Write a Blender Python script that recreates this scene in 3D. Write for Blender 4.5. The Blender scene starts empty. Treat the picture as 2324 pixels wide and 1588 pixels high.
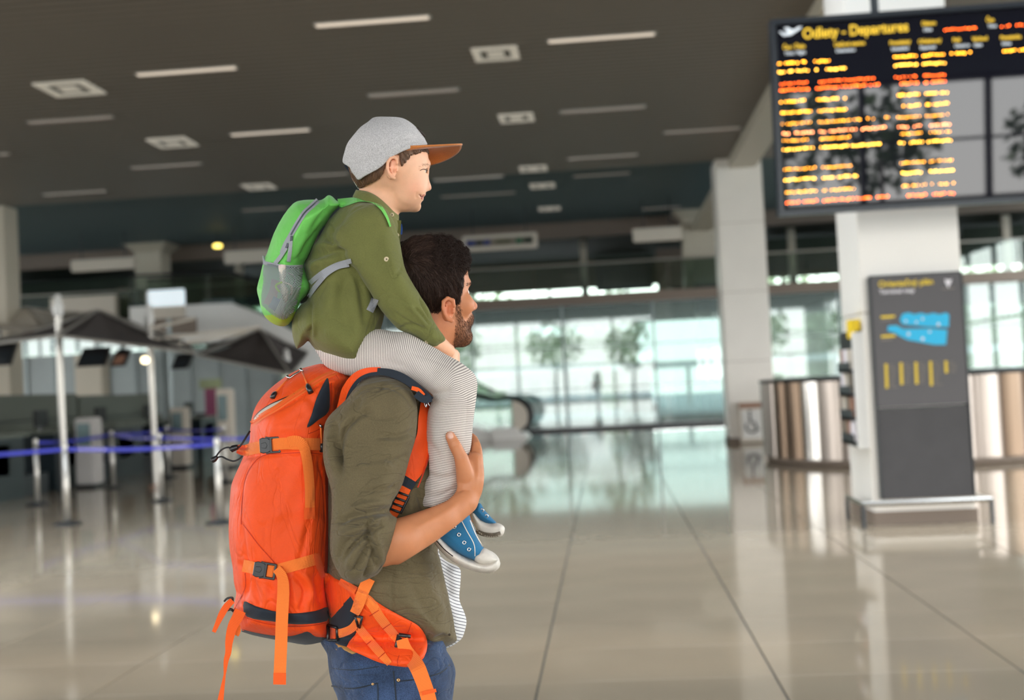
import bpy, bmesh, math, random
import numpy as np
from mathutils import Vector, Matrix
from mathutils.bvhtree import BVHTree
C = bpy.context.scene.collection
SC = bpy.context.scene
random.seed(4); rng = np.random.default_rng(4)

# ------------------------------------------------------------------ camera
FPX, CX, CY = 2630.0, 1162.0, 794.0
H = 1.45
yaw, pitch, roll = math.radians(4.57), math.radians(1.72), math.radians(2.86)
_f0 = Vector((-math.sin(yaw), math.cos(yaw), 0)); _r0 = Vector((math.cos(yaw), math.sin(yaw), 0)); _z = Vector((0, 0, 1))
FW = (_f0*math.cos(pitch) + _z*math.sin(pitch)).normalized(); _u0 = _r0.cross(FW).normalized()
RT = _r0*math.cos(roll) - _u0*math.sin(roll); UP = _r0*math.sin(roll) + _u0*math.cos(roll)
CAM = Vector((0, 0, H))
cam_d = bpy.data.cameras.new('camera'); cam = bpy.data.objects.new('camera', cam_d); C.objects.link(cam)
cam.matrix_world = Matrix((( RT.x, UP.x, -FW.x, CAM.x), (RT.y, UP.y, -FW.y, CAM.y), (RT.z, UP.z, -FW.z, CAM.z), (0, 0, 0, 1)))
cam_d.sensor_fit = 'HORIZONTAL'; cam_d.sensor_width = 36; cam_d.lens = 36*FPX/2324
cam_d.dof.use_dof = True; cam_d.dof.focus_distance = 2.38; cam_d.dof.aperture_fstop = 2.7
cam_d.clip_end = 500
SC.camera = cam
# ------------------------------------------------------------------ light
SC.view_settings.view_transform = 'Standard'; SC.view_settings.look = 'None'
SC.view_settings.exposure = 0.75; SC.view_settings.gamma = 1.0; SC.view_settings.use_curve_mapping = False
world = bpy.data.worlds.new('overcast_sky'); SC.world = world; world.use_nodes = True
wn = world.node_tree.nodes; wl = world.node_tree.links
bg = wn['Background']; geo = wn.new('ShaderNodeTexCoord'); sep = wn.new('ShaderNodeSeparateXYZ'); rmp = wn.new('ShaderNodeValToRGB')
wl.new(geo.outputs['Generated'], sep.inputs[0]); wl.new(sep.outputs['Z'], rmp.inputs[0]); wl.new(rmp.outputs[0], bg.inputs[0])
rmp.color_ramp.elements[0].position = 0.0; rmp.color_ramp.elements[0].color = (1.0, 0.99, 0.96, 1)
rmp.color_ramp.elements[1].position = 0.7; rmp.color_ramp.elements[1].color = (0.80, 0.90, 1.0, 1)
bg.inputs[1].default_value = 5.0
sun_d = bpy.data.lights.new('sun', 'SUN'); sun_d.energy = 0.6; sun_d.angle = math.radians(3); sun_d.color = (1.0, .93, .82)
sun = bpy.data.objects.new('sun', sun_d); C.objects.link(sun); sun.rotation_euler = (math.radians(38), 0, math.radians(160))
SC.cycles.max_bounces = 8; SC.cycles.diffuse_bounces = 4; SC.cycles.glossy_bounces = 4; SC.cycles.transmission_bounces = 6
SC.cycles.transparent_max_bounces = 12; SC.cycles.caustics_reflective = False; SC.cycles.caustics_refractive = False
SC.cycles.sample_clamp_indirect = 8; SC.cycles.use_denoising = True

# ------------------------------------------------------------------ pixel helpers
def ray(px, py): return FW + RT*((px-CX)/FPX) - UP*((py-CY)/FPX)
def atY(px, py, Y):
    r = ray(px, py); return CAM + r*(Y/r.y)
def atZ(px, py, z):
    r = ray(px, py); return CAM + r*((z-H)/r.z)
def lin(c):
    c = c/255.0
    return c/12.92 if c <= .04045 else ((c+.055)/1.055)**2.4
def rgb(r, g, b): return (lin(r), lin(g), lin(b), 1)

# ------------------------------------------------------------------ materials
def mat(name, col, rough=.6, metal=0.0, spec=.5, emit=None, es=0, noise=None, bump=None, trans=0, alpha=1, sheen=0, coat=0, sss=0):
    m = bpy.data.materials.new(name); m.use_nodes = True
    nt = m.node_tree; p = nt.nodes['Principled BSDF']
    p.inputs['Base Color'].default_value = col; p.inputs['Roughness'].default_value = rough
    p.inputs['Metallic'].default_value = metal; p.inputs['Specular IOR Level'].default_value = spec
    if emit: p.inputs['Emission Color'].default_value = emit; p.inputs['Emission Strength'].default_value = es
    if trans: p.inputs['Transmission Weight'].default_value = trans
    if sheen: p.inputs['Sheen Weight'].default_value = sheen; p.inputs['Sheen Roughness'].default_value = .5
    if coat: p.inputs['Coat Weight'].default_value = coat; p.inputs['Coat Roughness'].default_value = .1
    if sss:
        p.inputs['Subsurface Weight'].default_value = sss; p.inputs['Subsurface Radius'].default_value = (.012, .005, .003); p.inputs['Subsurface Scale'].default_value = .6
    if alpha < 1: p.inputs['Alpha'].default_value = alpha
    tc = None
    if noise or bump:
        tc = nt.nodes.new('ShaderNodeTexCoord')
    if noise:   # (scale, amount, detail)
        n = nt.nodes.new('ShaderNodeTexNoise'); n.inputs['Scale'].default_value = noise[0]; n.inputs['Detail'].default_value = noise[2] if len(noise) > 2 else 4
        nt.links.new(tc.outputs['Object'], n.inputs['Vector'])
        mx = nt.nodes.new('ShaderNodeMix'); mx.data_type = 'RGBA'; mx.blend_type = 'MULTIPLY'; mx.inputs[0].default_value = 1
        mr = nt.nodes.new('ShaderNodeMapRange'); mr.inputs['From Min'].default_value = .3; mr.inputs['From Max'].default_value = .7
        mr.inputs['To Min'].default_value = 1-noise[1]; mr.inputs['To Max'].default_value = 1+noise[1]
        nt.links.new(n.outputs[0], mr.inputs[0]); mx.inputs[6].default_value = col
        nt.links.new(mr.outputs[0], mx.inputs[7]); nt.links.new(mx.outputs[2], p.inputs['Base Color'])
    if bump:    # (scale, strength, distance)
        n = nt.nodes.new('ShaderNodeTexNoise'); n.inputs['Scale'].default_value = bump[0]; n.inputs['Detail'].default_value = 3
        nt.links.new(tc.outputs['Object'], n.inputs['Vector'])
        b = nt.nodes.new('ShaderNodeBump'); b.inputs['Strength'].default_value = bump[1]; b.inputs['Distance'].default_value = bump[2]
        nt.links.new(n.outputs[0], b.inputs['Height']); nt.links.new(b.outputs[0], p.inputs['Normal'])
    return m
def base_socket(m):
    p = m.node_tree.nodes['Principled BSDF']; return p
M = {}
M['tile'] = mat('polished_beige_tile', rgb(166, 150, 128), .06, spec=.5, noise=(1.3, .05, 5))
M['grout'] = mat('dark_grout', rgb(60, 56, 50), .8)
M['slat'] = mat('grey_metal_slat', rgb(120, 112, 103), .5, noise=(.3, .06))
M['slat2'] = mat('unlit_blue_grey_slat', rgb(78, 94, 96), .6)  # far ceiling's lack of light put into the colour; vent plates reuse it
M['void'] = mat('black_plenum', rgb(20, 20, 20), .9)
M['pillar'] = mat('white_pillar_panel', rgb(232, 227, 219), .35, noise=(2, .02))
M['pillar_side'] = mat('beige_pillar_panel', rgb(190, 182, 165), .45)
M['dark'] = mat('dark_plastic', rgb(26, 32, 36), .4)
M['black'] = mat('black_rubber', rgb(14, 15, 17), .45)
M['steel'] = mat('brushed_steel', rgb(200, 196, 190), .22, 1.0)
M['steel3'] = mat('steel_brown_reflection', rgb(120, 102, 86), .3, .9); M['steel4'] = mat('steel_dimmed_glare', rgb(158, 148, 140), .32, .95); M['greyw'] = mat('greyish_white_paint', rgb(186, 182, 178), .5)  # counter steels browned and dimmed in place of reflected dark stripes
M['steel2'] = mat('satin_steel', rgb(190, 186, 178), .4, .6)
M['white'] = mat('white_paint', rgb(225, 224, 220), .4)
M['offwhite'] = mat('offwhite_panel', rgb(205, 196, 182), .5)
M['brown'] = mat('brown_fascia', rgb(122, 108, 96), .6)
M['olive'] = mat('olive_wall', rgb(100, 98, 80), .8, noise=(.4, .2))
M['olive2'] = mat('dark_green_wall', rgb(48, 60, 50), .8, noise=(.5, .25))
M['asphalt'] = mat('pale_asphalt', rgb(150, 158, 158), .9, noise=(.2, .1))
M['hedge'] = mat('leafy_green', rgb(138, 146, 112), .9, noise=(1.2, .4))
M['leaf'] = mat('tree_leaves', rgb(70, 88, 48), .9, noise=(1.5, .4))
M['bark'] = mat('tree_bark', rgb(80, 66, 52), .9)
M['pink'] = mat('pinkish_white_render', rgb(226, 205, 200), .7)
M['window_dark'] = mat('tinted_window', rgb(120, 140, 142), .2)
M['frame'] = mat('aluminium_mullion', rgb(140, 150, 150), .4, .3)
M['canopy'] = mat('charcoal_canopy_cloth', rgb(74, 68, 66), .8)
M['belt'] = mat('blue_belt', rgb(50, 56, 168), .6)
M['beltmark'] = mat('pale_belt_print', rgb(190, 180, 225), .6)
M['counter'] = mat('dark_counter_panel', rgb(24, 34, 38), .3)
M['counter_top'] = mat('grey_green_laminate', rgb(92, 96, 86), .4)
M['copper'] = mat('orange_brown_panel', rgb(150, 110, 90), .5)
M['yellow'] = mat('yellow_print', rgb(235, 200, 30), .6)
M['whiteprint'] = mat('white_print', rgb(225, 220, 225), .6)
M['blueprint'] = mat('cyan_map_print', rgb(40, 180, 225), .6)
M['greyprint'] = mat('grey_print', rgb(120, 112, 100), .6)
M['kiosk'] = mat('charcoal_sign_panel', rgb(64, 60, 62), .35)
M['kiosk2'] = mat('dark_lower_panel', rgb(50, 48, 50), .45, noise=(5, .12))
M['magenta'] = mat('magenta_banner', rgb(130, 60, 90), .6)
M['board'] = mat('glossy_black_board', rgb(22, 22, 30), .02, spec=.5)
M['boardframe'] = mat('board_frame', rgb(16, 24, 34), .3)
M['lamp'] = mat('lit_lamp_strip', rgb(230, 215, 195), .4, emit=(1, .86, .72, 1), es=.34)
M['lampoff'] = mat('dim_lamp_strip', rgb(190, 176, 166), .4, emit=(1, .86, .76, 1), es=.05)
M['lampbright'] = mat('bright_lamp', rgb(255, 235, 190), .4, emit=(1, .82, .5, 1), es=3)
M['lampyellow'] = mat('yellow_lamp', rgb(255, 225, 90), .4, emit=(1, .75, .15, 1), es=2.5)
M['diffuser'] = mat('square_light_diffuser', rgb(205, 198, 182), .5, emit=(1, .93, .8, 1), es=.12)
M['screen_lit'] = mat('lit_white_screen', rgb(220, 232, 240), .4, emit=(.85, .95, 1, 1), es=.35)
def glassmat(name, tint, refl=.12, opac=.0, oc=None):
    m = bpy.data.materials.new(name); m.use_nodes = True; nt = m.node_tree; nt.nodes.clear()
    out = nt.nodes.new('ShaderNodeOutputMaterial'); t = nt.nodes.new('ShaderNodeBsdfTransparent'); t.inputs[0].default_value = tint
    g = nt.nodes.new('ShaderNodeBsdfGlossy'); g.inputs['Roughness'].default_value = .02; g.inputs['Color'].default_value = (.9, .97, .96, 1)
    fr = nt.nodes.new('ShaderNodeFresnel'); fr.inputs[0].default_value = 1.5
    ad = nt.nodes.new('ShaderNodeMath'); ad.operation = 'ADD'; ad.inputs[1].default_value = refl; ad.use_clamp = True
    mx = nt.nodes.new('ShaderNodeMixShader'); nt.links.new(fr.outputs[0], ad.inputs[0]); nt.links.new(ad.outputs[0], mx.inputs[0])
    last = t.outputs[0]
    if opac:
        d = nt.nodes.new('ShaderNodeBsdfDiffuse'); d.inputs[0].default_value = oc
        m2 = nt.nodes.new('ShaderNodeMixShader'); m2.inputs[0].default_value = opac
        nt.links.new(last, m2.inputs[1]); nt.links.new(d.outputs[0], m2.inputs[2]); last = m2.outputs[0]
    nt.links.new(last, mx.inputs[1]); nt.links.new(g.outputs[0], mx.inputs[2]); nt.links.new(mx.outputs[0], out.inputs[0])
    return m
M['glass'] = glassmat('green_tinted_glass', rgb(176, 190, 187), .06, .2, rgb(200, 212, 208))
M['glass2'] = glassmat('clear_balustrade_glass', rgb(214, 224, 218), .03)
M['facade_glass'] = glassmat('clear_facade_glass', (.93, .95, .95, 1), .0)
LED = {}
for k, c, s in (('amber', (1, .36, .02, 1), 9), ('orange', (1, .12, .01, 1), 9), ('salmon', (1, .28, .10, 1), 8), ('gold', (1, .46, .05, 1), 9)):
    LED[k] = mat('led_'+k, (.02, .01, .01, 1), .5, emit=c, es=s)

# ------------------------------------------------------------------ object helpers
def tag(o, label=None, cat=None, group=None, kind=None):
    if label: o['label'] = label
    if cat: o['category'] = cat
    if group: o['group'] = group
    if kind: o['kind'] = kind
    return o
def mk(name, verts, faces, material, parent=None, smooth=False):
    me = bpy.data.meshes.new(name); me.from_pydata([tuple(v) for v in verts], [], faces)
    me.materials.append(material); me.update()
    if smooth: me.polygons.foreach_set('use_smooth', [True]*len(me.polygons))
    o = bpy.data.objects.new(name, me); C.objects.link(o)
    if parent: o.parent = parent; o.matrix_parent_inverse = parent.matrix_basis.inverted()
    return o
def empty(name, loc=(0, 0, 0)):
    o = bpy.data.objects.new(name, None); C.objects.link(o); o.location = loc; return o
class MB:
    def __init__(s): s.v = []; s.f = []
    def add(s, v, f):
        n = len(s.v); s.v += [tuple(q) for q in v]; s.f += [tuple(i+n for i in q) for q in f]; return s
    def box(s, x0, x1, y0, y1, z0, z1, b=0):
        if b:
            bb = bmesh.new(); bmesh.ops.create_cube(bb, size=1)
            for v in bb.verts: v.co = Vector(((x0+x1)/2+v.co.x*(x1-x0), (y0+y1)/2+v.co.y*(y1-y0), (z0+z1)/2+v.co.z*(z1-z0)))
            bmesh.ops.bevel(bb, geom=bb.edges[:], offset=b, segments=2, affect='EDGES'); bb.verts.index_update()
            s.add([v.co[:] for v in bb.verts], [[v.index for v in f.verts] for f in bb.faces]); bb.free(); return s
        return s.add([(x0,y0,z0),(x1,y0,z0),(x1,y1,z0),(x0,y1,z0),(x0,y0,z1),(x1,y0,z1),(x1,y1,z1),(x0,y1,z1)],
              [(0,3,2,1),(4,5,6,7),(0,1,5,4),(1,2,6,5),(2,3,7,6),(3,0,4,7)])
    def tube(s, pts, r, n=8, cap=True):
        pts = [Vector(p) for p in pts]; rs = r if isinstance(r, (list, tuple)) else [r]*len(pts); rings = []
        for i, p in enumerate(pts):
            t = (pts[min(i+1, len(pts)-1)]-pts[max(i-1, 0)]).normalized()
            a = Vector((0, 0, 1)) if abs(t.z) < .9 else Vector((1, 0, 0))
            u = t.cross(a).normalized(); w = t.cross(u)
            rings.append([p+(u*math.cos(2*math.pi*k/n)+w*math.sin(2*math.pi*k/n))*rs[i] for k in range(n)])
        v = [q for rg in rings for q in rg]; f = []
        for i in range(len(pts)-1):
            for k in range(n): f.append((i*n+k, i*n+(k+1) % n, (i+1)*n+(k+1) % n, (i+1)*n+k))
        if cap: f.append(tuple(range(n-1, -1, -1))); f.append(tuple((len(pts)-1)*n+k for k in range(n)))
        return s.add(v, f)
    def lathe(s, prof, cx, cy, n=24):
        v = []; f = []
        for (r, z) in prof:
            for k in range(n): v.append((cx+r*math.cos(2*math.pi*k/n), cy+r*math.sin(2*math.pi*k/n), z))
        for i in range(len(prof)-1):
            for k in range(n): f.append((i*n+k, i*n+(k+1) % n, (i+1)*n+(k+1) % n, (i+1)*n+k))
        f.append(tuple(range(n-1, -1, -1))); f.append(tuple((len(prof)-1)*n+k for k in range(n)))
        return s.add(v, f)
    def prism(s, poly, off):   # poly: list of Vectors, off: Vector extrusion
        n = len(poly); v = [Vector(p) for p in poly]+[Vector(p)+off for p in poly]
        f = [tuple(range(n)), tuple(range(2*n-1, n-1, -1))]+[(i, i+n, (i+1) % n+n, (i+1) % n) for i in range(n)]
        return s.add(v, f)
    def build(s, name, material, parent=None, smooth=False): return mk(name, s.v, s.f, material, parent, smooth)
def struct(o): o['kind'] = 'structure'; return o
# ================================================================== SETTING
ZC, ZC2 = 5.95, 6.4
# floor: grout bed + tiles
FY0, FY1, FX0, FX1 = -13.0, 36.0, -30.0, 14.0
floor = struct(MB().box(FX0, FX1, FY0, FY1, -.30, -.004).build('floor', M['grout']))
ga, gb = atZ(1215, 1588, 0), atZ(1790, 1588, 0)
TX = 1.14; x_off = ga.x
TX = (gb.x-ga.x)
TY = .68; y_off = 4.98
ix0, ix1 = math.floor((FX0-x_off)/TX), math.ceil((FX1-x_off)/TX)
iy0, iy1 = math.floor((FY0-y_off)/TY), math.ceil((FY1-y_off)/TY)
def proj(p):
    d = Vector(p)-CAM; z = d.dot(FW)
    return (CX+FPX*d.dot(RT)/z, CY-FPX*d.dot(UP)/z, z) if z > .1 else (-9e9, 9e9, z)
cells = []
for ix in range(ix0, ix1):
    for iy in range(iy0, iy1):
        x0, x1 = max(FX0, x_off+ix*TX), min(FX1, x_off+(ix+1)*TX); y0, y1 = max(FY0, y_off+iy*TY), min(FY1, y_off+(iy+1)*TY)
        if x1-x0 < .05 or y1-y0 < .05: continue
        q = proj(((x0+x1)/2, (y0+y1)/2, 0)); vis = -260 < q[0] < 2324+260 and 0 < q[1] < 1588+160
        cells.append((0 if vis else 1, q[2] if q[2] > 0 else 99, x0, x1, y0, y1))
cells.sort()
gx, gy = .0045, .0016
rest = MB(); shared = None
for k, (nv, dd, x0, x1, y0, y1) in enumerate(cells):
    full = abs(x1-x0-TX) < 1e-6 and abs(y1-y0-TY) < 1e-6
    if k < 300 and not nv and full:
        if shared is None:
            b_ = MB(); hx, hy = TX/2-gx, TY/2-gy
            b_.v = [(-hx,-hy,-.004),(hx,-hy,-.004),(hx,hy,-.004),(-hx,hy,-.004),(-hx+.001,-hy+.001,0),(hx-.001,-hy+.001,0),(hx-.001,hy-.001,0),(-hx+.001,hy-.001,0)]
            b_.f = [(4,5,6,7),(0,1,5,4),(1,2,6,5),(2,3,7,6),(3,0,4,7)]
            o = b_.build('tile', M['tile'], floor); shared = o.data
        else:
            o = bpy.data.objects.new('tile', shared); C.objects.link(o); o.parent = floor
        o.location = ((x0+x1)/2, (y0+y1)/2, random.uniform(-.0003, .0))
    else:
        rest.add([(x0+gx, y0+gy, -.0002), (x1-gx, y0+gy, -.0002), (x1-gx, y1-gy, -.0002), (x0+gx, y1-gy, -.0002)], [(0, 1, 2, 3)])
o = rest.build('tile', M['tile'], floor); o['kind'] = 'stuff'
# ceiling
ceil_ = struct(MB().box(FX0, FX1, 11.9, 24.6, ZC+.09, ZC+.45).box(FX0, FX1, FY0, 8.0, ZC, ZC+.45).box(FX0, FX1, 24.5, 36, ZC2+.09, ZC2+.3).build('ceiling', M['void']))
sh = {}
def slat(y, z, m):
    if m not in sh:
        b_ = MB(); b_.v = [(FX0, -.064, 0), (FX1, -.064, 0), (FX1, .064, 0), (FX0, .064, 0), (FX0, -.064, .05), (FX1, -.064, .05), (FX1, .064, .05), (FX0, .064, .05)]
        b_.f = [(3, 2, 1, 0), (4, 5, 6, 7), (0, 1, 5, 4), (1, 2, 6, 5), (2, 3, 7, 6), (3, 0, 4, 7)]
        o = b_.build('slat', M[m], ceil_); sh[m] = o.data
    else:
        o = bpy.data.objects.new('slat', sh[m]); C.objects.link(o); o.parent = ceil_
    o.location = (0, y, z)
y = 12.0
while y < 24.55: slat(y, ZC, 'slat'); y += .19
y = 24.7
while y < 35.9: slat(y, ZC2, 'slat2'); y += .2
# unseen beamed roof opening, added to light the floor and pillar fronts
sky_ = MB()
for k in range(3): yy_ = 8.1+k*1.8; sky_.box(FX0, FX1, yy_-.12, yy_+.12, ZC, ZC+.6)
x = FX0
while x <= FX1: sky_.box(x-.1, x+.1, 8.0, 11.9, ZC+.1, ZC+.5); x += 3.4
struct(sky_.build('ceiling_added_opening', M['boardframe']))
# beam along the pillar row
struct(MB().box(2.78, 3.32, 9.0, 36, ZC-.22, ZC-.002).build('trim_1', M['pillar_side']))
# pillars
def pillar(x0, x1, y0, y1, z1, label, joints=(2.55,), cap=False, mat_='pillar', base=0.0):
    p = empty('pillar', ((x0+x1)/2, (y0+y1)/2, 0)); tag(p, label, 'pillar', kind='structure')
    zs = [base]+list(joints)+[z1]
    for a, b in zip(zs[:-1], zs[1:]):
        o = MB().box(x0, x1, y0, y1, a+.004, b-.004, .012).build('panel', M[mat_], p)
    MB().box(x0+.02, x1-.02, y0+.02, y1-.02, base, z1).build('core', M['brown'], p)
    if cap:
        z0 = z1-.25; e = .28
        v = [(x0, y0, z0), (x1, y0, z0), (x1, y1, z0), (x0, y1, z0), (x0-e, y0-e, z1), (x1+e, y0-e, z1), (x1+e, y1+e, z1), (x0-e, y1+e, z1)]
        mk('capital', v, [(0,3,2,1),(4,5,6,7),(0,1,5,4),(1,2,6,5),(2,3,7,6),(3,0,4,7)], M['pillar_side'], p)
    MB().box(x0-.015, x1+.015, y0-.015, y1+.015, base, base+.12).build('skirting', M['brown'], p)
    return p
P1Y = 10.9
xl = atY(1963, 800, P1Y).x; xr = atY(2193, 800, P1Y).x
P1 = pillar(xl, xr, P1Y, P1Y+.95, ZC-.22, 'white square pillar behind the departures board and terminal map', (1.95, 3.9), mat_='pillar')
x2l = atY(1646, 800, 24.4).x; x2r = atY(1752, 800, 24.4).x
pillar(x2l, x2r, 24.4, 25.3, ZC-.0, 'tall white pillar with small cream sign at its foot', (1.7, 3.15, 4.6))
x3l = atY(1558, 700, 34.8).x
pillar(x3l, x3l+1.15, 34.8, 35.6, ZC2-.02, 'far pillar with flared capital, half hidden behind the white pillar', (5.2,), True, 'pillar_side', 4.02)
xa = atY(10, 520, 24.4).x
pillar(xa-1.0, xa, 24.4, 25.0, ZC, 'beige pillar at the left edge of the photo', (3.0,), False, 'pillar_side')
xb0, xb1 = atY(306, 600, 34.8).x, atY(366, 600, 34.8).x
pillar(xb0, xb1, 34.8, 35.6, ZC2-.02, 'far beige pillar with flared capital above the charcoal canopy', (5.2,), True, 'pillar_side', 4.02)
xc0, xc1 = atY(170, 870, 31).x, atY(232, 870, 31).x
pillar(xc0, xc1, 31, 31.5, 2.9, 'short beige pillar under the charcoal canopy beyond the counters', (1.4,), False, 'pillar_side')
# back wall: fascia, mezzanine, curtain wall
YB = 34.3
struct(MB().box(FX0, FX1, 36.0, 36.3, 5.95, 6.7).build('wall_back', M['brown']))
struct(MB().box(FX0, FX1, YB, 47, 3.72, 4.02).box(FX1, 21, YB+.1, 47, 3.72, 4.02).build('trim_2', M['brown']))      # mezzanine slab
bal = empty('balustrade', (0, YB+.05, 4.02)); tag(bal, 'glass balustrade with thin rail along the upper gallery', 'balustrade')
x = FX0
while x < FX1-1:
    MB().box(x+.02, x+1.98, YB+.06, YB+.075, 4.02, 4.9).build('pane', M['glass2'], bal); x += 2
MB().tube([(FX0, YB+.07, 4.93), (FX1, YB+.07, 4.93)], .03).build('handrail', M['steel2'], bal)
# gallery back wall with window strip
ZW0, ZW1 = 4.25, 5.2
gw = MB().box(FX0, 21, 46.7, 47, 4.02, ZW0).box(FX0, 21, 46.7, 47, ZW1, 6.7).box(21, 21.2, YB, 47, -.3, 6.7)
segs = [(atY(40, 640, 46.8).x, atY(380, 640, 46.8).x), (atY(1495, 650, 46.8).x, atY(1502, 650, 46.8).x), (atY(1540, 650, 46.8).x, atY(1612, 650, 46.8).x), (atY(1905, 650, 46.8).x, atY(2050, 650, 46.8).x)]
for a, b in segs: gw.box(a, b, 46.7, 47, ZW0, ZW1)
struct(gw.build('wall_gallery', M['olive']))
x = FX0; n = 0
while x < 21:
    if not any(a-.1 < x < b+.1 for a, b in segs):
        struct(MB().box(x-.05, x+.05, 46.65, 47.0, ZW0, ZW1).build('trim_3', M['brown']))
    x += 3.1
struct(MB().box(FX0, 21, 36.3, 47, 6.3, 6.5).box(FX1, 21, YB, 36.3, 6.3, 6.5).build('ceiling_gallery', M['olive2']))
# gallery partitions (dark green / olive boxes seen behind the rail)
for k, (a, b, Y, z0, z1, m) in enumerate(((1350, 1480, 45, 4.9, 6.2, 'olive2'), (1490, 1560, 43, 4.02, 6.2, 'brown'), (1745, 1905, 42, 5.0, 6.2, 'olive2'), (2190, 2330, 42, 5.0, 6.2, 'olive2'),
        (40, 300, 42, 4.02, 6.2, 'olive2'), (262, 330, 40, 4.02, 5.6, 'olive'), (380, 520, 44, 5.0, 6.2, 'olive2'))):
    xa_, xb_ = atY(a, 600, Y).x, atY(b, 600, Y).x
    tag(MB().box(xa_, xb_, Y, Y+.2, z0, z1, .01).build('partition', M[m]), kind='structure')
for px in (1325, 1800, 2290, 540):
    X = atY(px, 600, 40).x
    tag(MB().box(X-.12, X+.12, 40, 40.25, 4.02, 6.3).build('trim_4', M['pillar_side']), kind='structure')
# curtain wall under the gallery: panes between mullions
cw = struct(MB().box(FX0, FX1, YB+.25, YB+.35, 0, .1).build('wall_glass', M['dark']))
cols = [FX0]
x = atY(1075, 850, YB).x - 2.7*9
while x < FX1: 
    if x > FX0+.5: cols.append(x)
    x += 2.7
cols.append(FX1)
zr = [.1, 1.25, 2.47, 3.72]
for a, b in zip(cols[:-1], cols[1:]):
    for z0, z1 in zip(zr[:-1], zr[1:]):
        MB().box(a+.02, b-.02, YB+.29, YB+.305, z0+.015, z1-.015).build('pane', M['glass'], cw)
    MB().box(b-.025, b+.025, YB+.25, YB+.34, .1, 3.72).build('mullion', M['frame'], cw)
for z in zr[1:3]: MB().box(FX0, FX1, YB+.27, YB+.33, z-.014, z+.014).build('transom', M['frame'], cw)
struct(MB().box(atY(-80, 900, 33.3).x, atY(640, 900, 33.3).x, 33.3, 33.4, 0, 3.0).build('wall_partition', mat('grey_teal_partition', rgb(150, 160, 160), .4, noise=(.8, .12))))
for px in range(-60, 640, 62):
    xq = atY(px, 900, 33.3).x; tag(MB().box(xq-.03, xq+.03, 33.24, 33.3, 0, 3.0).build('partition_post', M['frame']), kind='structure')
# unseen side walls, left open between posts to brighten the hall
wl_ = MB().box(FX0-.2, FX0, FY0, 47, -.3, .1).box(FX0-.2, FX0, FY0, 47, 5.6, 6.8).box(FX0-.2, FX0, 36, 47, 0, 6)
y = FY0
while y < 36: wl_.box(FX0-.15, FX0, y-.06, y+.06, 0, 6.0); y += 3.0
wl_.box(FX0-.1, FX0-.02, FY0, 36, 2.9, 3.0); struct(wl_.build('wall_left', M['frame']))
wr = MB().box(FX1, FX1+.2, FY0, -6, 0, 6).box(FX1, FX1+.2, FY0, YB, -.3, .1).box(FX1, FX1+.2, FY0, YB, 5.6, 6.8)
y = FY0
while y < YB: wr.box(FX1, FX1+.15, y-.06, y+.06, 0, 6.0); y += 3.0
wr.box(FX1+.02, FX1+.1, FY0, YB, 2.9, 3.0)
struct(wr.build('wall_right', M['frame']))
# entrance facade behind the camera
wf = MB().box(FX0, -18, FY0-.2, FY0, 0, 6).box(FX0, FX1, FY0-.2, FY0, -.3, .1).box(FX0, FX1, FY0-.2, FY0, 5.8, 6.8)
x = FX0
while x < FX1: wf.box(x-.08, x+.08, FY0-.2, FY0, 0, 6.0); x += 3.4
wf.box(FX0, FX1, FY0-.15, FY0-.05, 2.55, 2.68).box(FX0, FX1, FY0-.15, FY0-.05, 4.2, 4.28)
struct(wf.build('wall_front', M['boardframe']))
# outside ground
struct(MB().box(-90, 90, -90, 120, -.5, -.31).build('ground', M['asphalt']))
struct(MB().box(-60, 60, YB+.4, 58, -.31, -.02).build('ground_kerb', M['asphalt']))

# ---------------- outside things
def blob_tree(x, y, h, r, label, seed, m='leaf', group=None, trunk=True):
    rr = random.Random(seed); t = empty('tree', (x, y, -.3)); tag(t, label, 'tree', group)
    if trunk: MB().tube([(x, y, -.3), (x+.1, y, h*.4), (x, y+.1, h*.7)], [.16, .12, .06], 7).build('trunk', M['bark'], t)
    v = []; f = []
    for k in range(420):
        a = rr.uniform(0, 6.28); el = rr.uniform(-1, 1); q = rr.random()**.4
        c = Vector((x+r*q*math.cos(a)*math.sqrt(1-el*el), y+r*q*math.sin(a)*math.sqrt(1-el*el), h*.68+el*q*h*.34))
        s = rr.uniform(.12, .3)*r*.5; n = len(v)
        d1 = Vector((rr.uniform(-1, 1), rr.uniform(-1, 1), rr.uniform(-1, 1))).normalized(); d2 = d1.orthogonal().normalized()
        v += [c-d1*s, c+d2*s*.6, c+d1*s, c-d2*s*.6]; f.append((n, n+1, n+2, n+3))
    mk('foliage', v, f, M[m], t); return t
def hedge(x0, x1, y, z0, z1, label):
    rr = random.Random(int(x0*7)); v = []; f = []
    for k in range(900):
        c = Vector((rr.uniform(x0, x1), y+rr.uniform(-.5, .5), z0+(z1-z0)*rr.random()**.8)); s = rr.uniform(.12, .3); n = len(v)
        d1 = Vector((rr.uniform(-1, 1), rr.uniform(-1, 1), rr.uniform(-1, 1))).normalized(); d2 = d1.orthogonal().normalized()
        v += [c-d1*s, c+d2*s*.7, c+d1*s, c-d2*s*.7]; f.append((n, n+1, n+2, n+3))
    o = MB().box(x0, x1, y-.3, y+.3, -.3, z0+(z1-z0)*.7); o.add(v, f)
    return tag(o.build('hedge', M['hedge']), label, 'hedge')
X = lambda px, py, Y: atY(px, py, Y).x
Z = lambda px, py, Y: atY(px, py, Y).z
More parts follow.
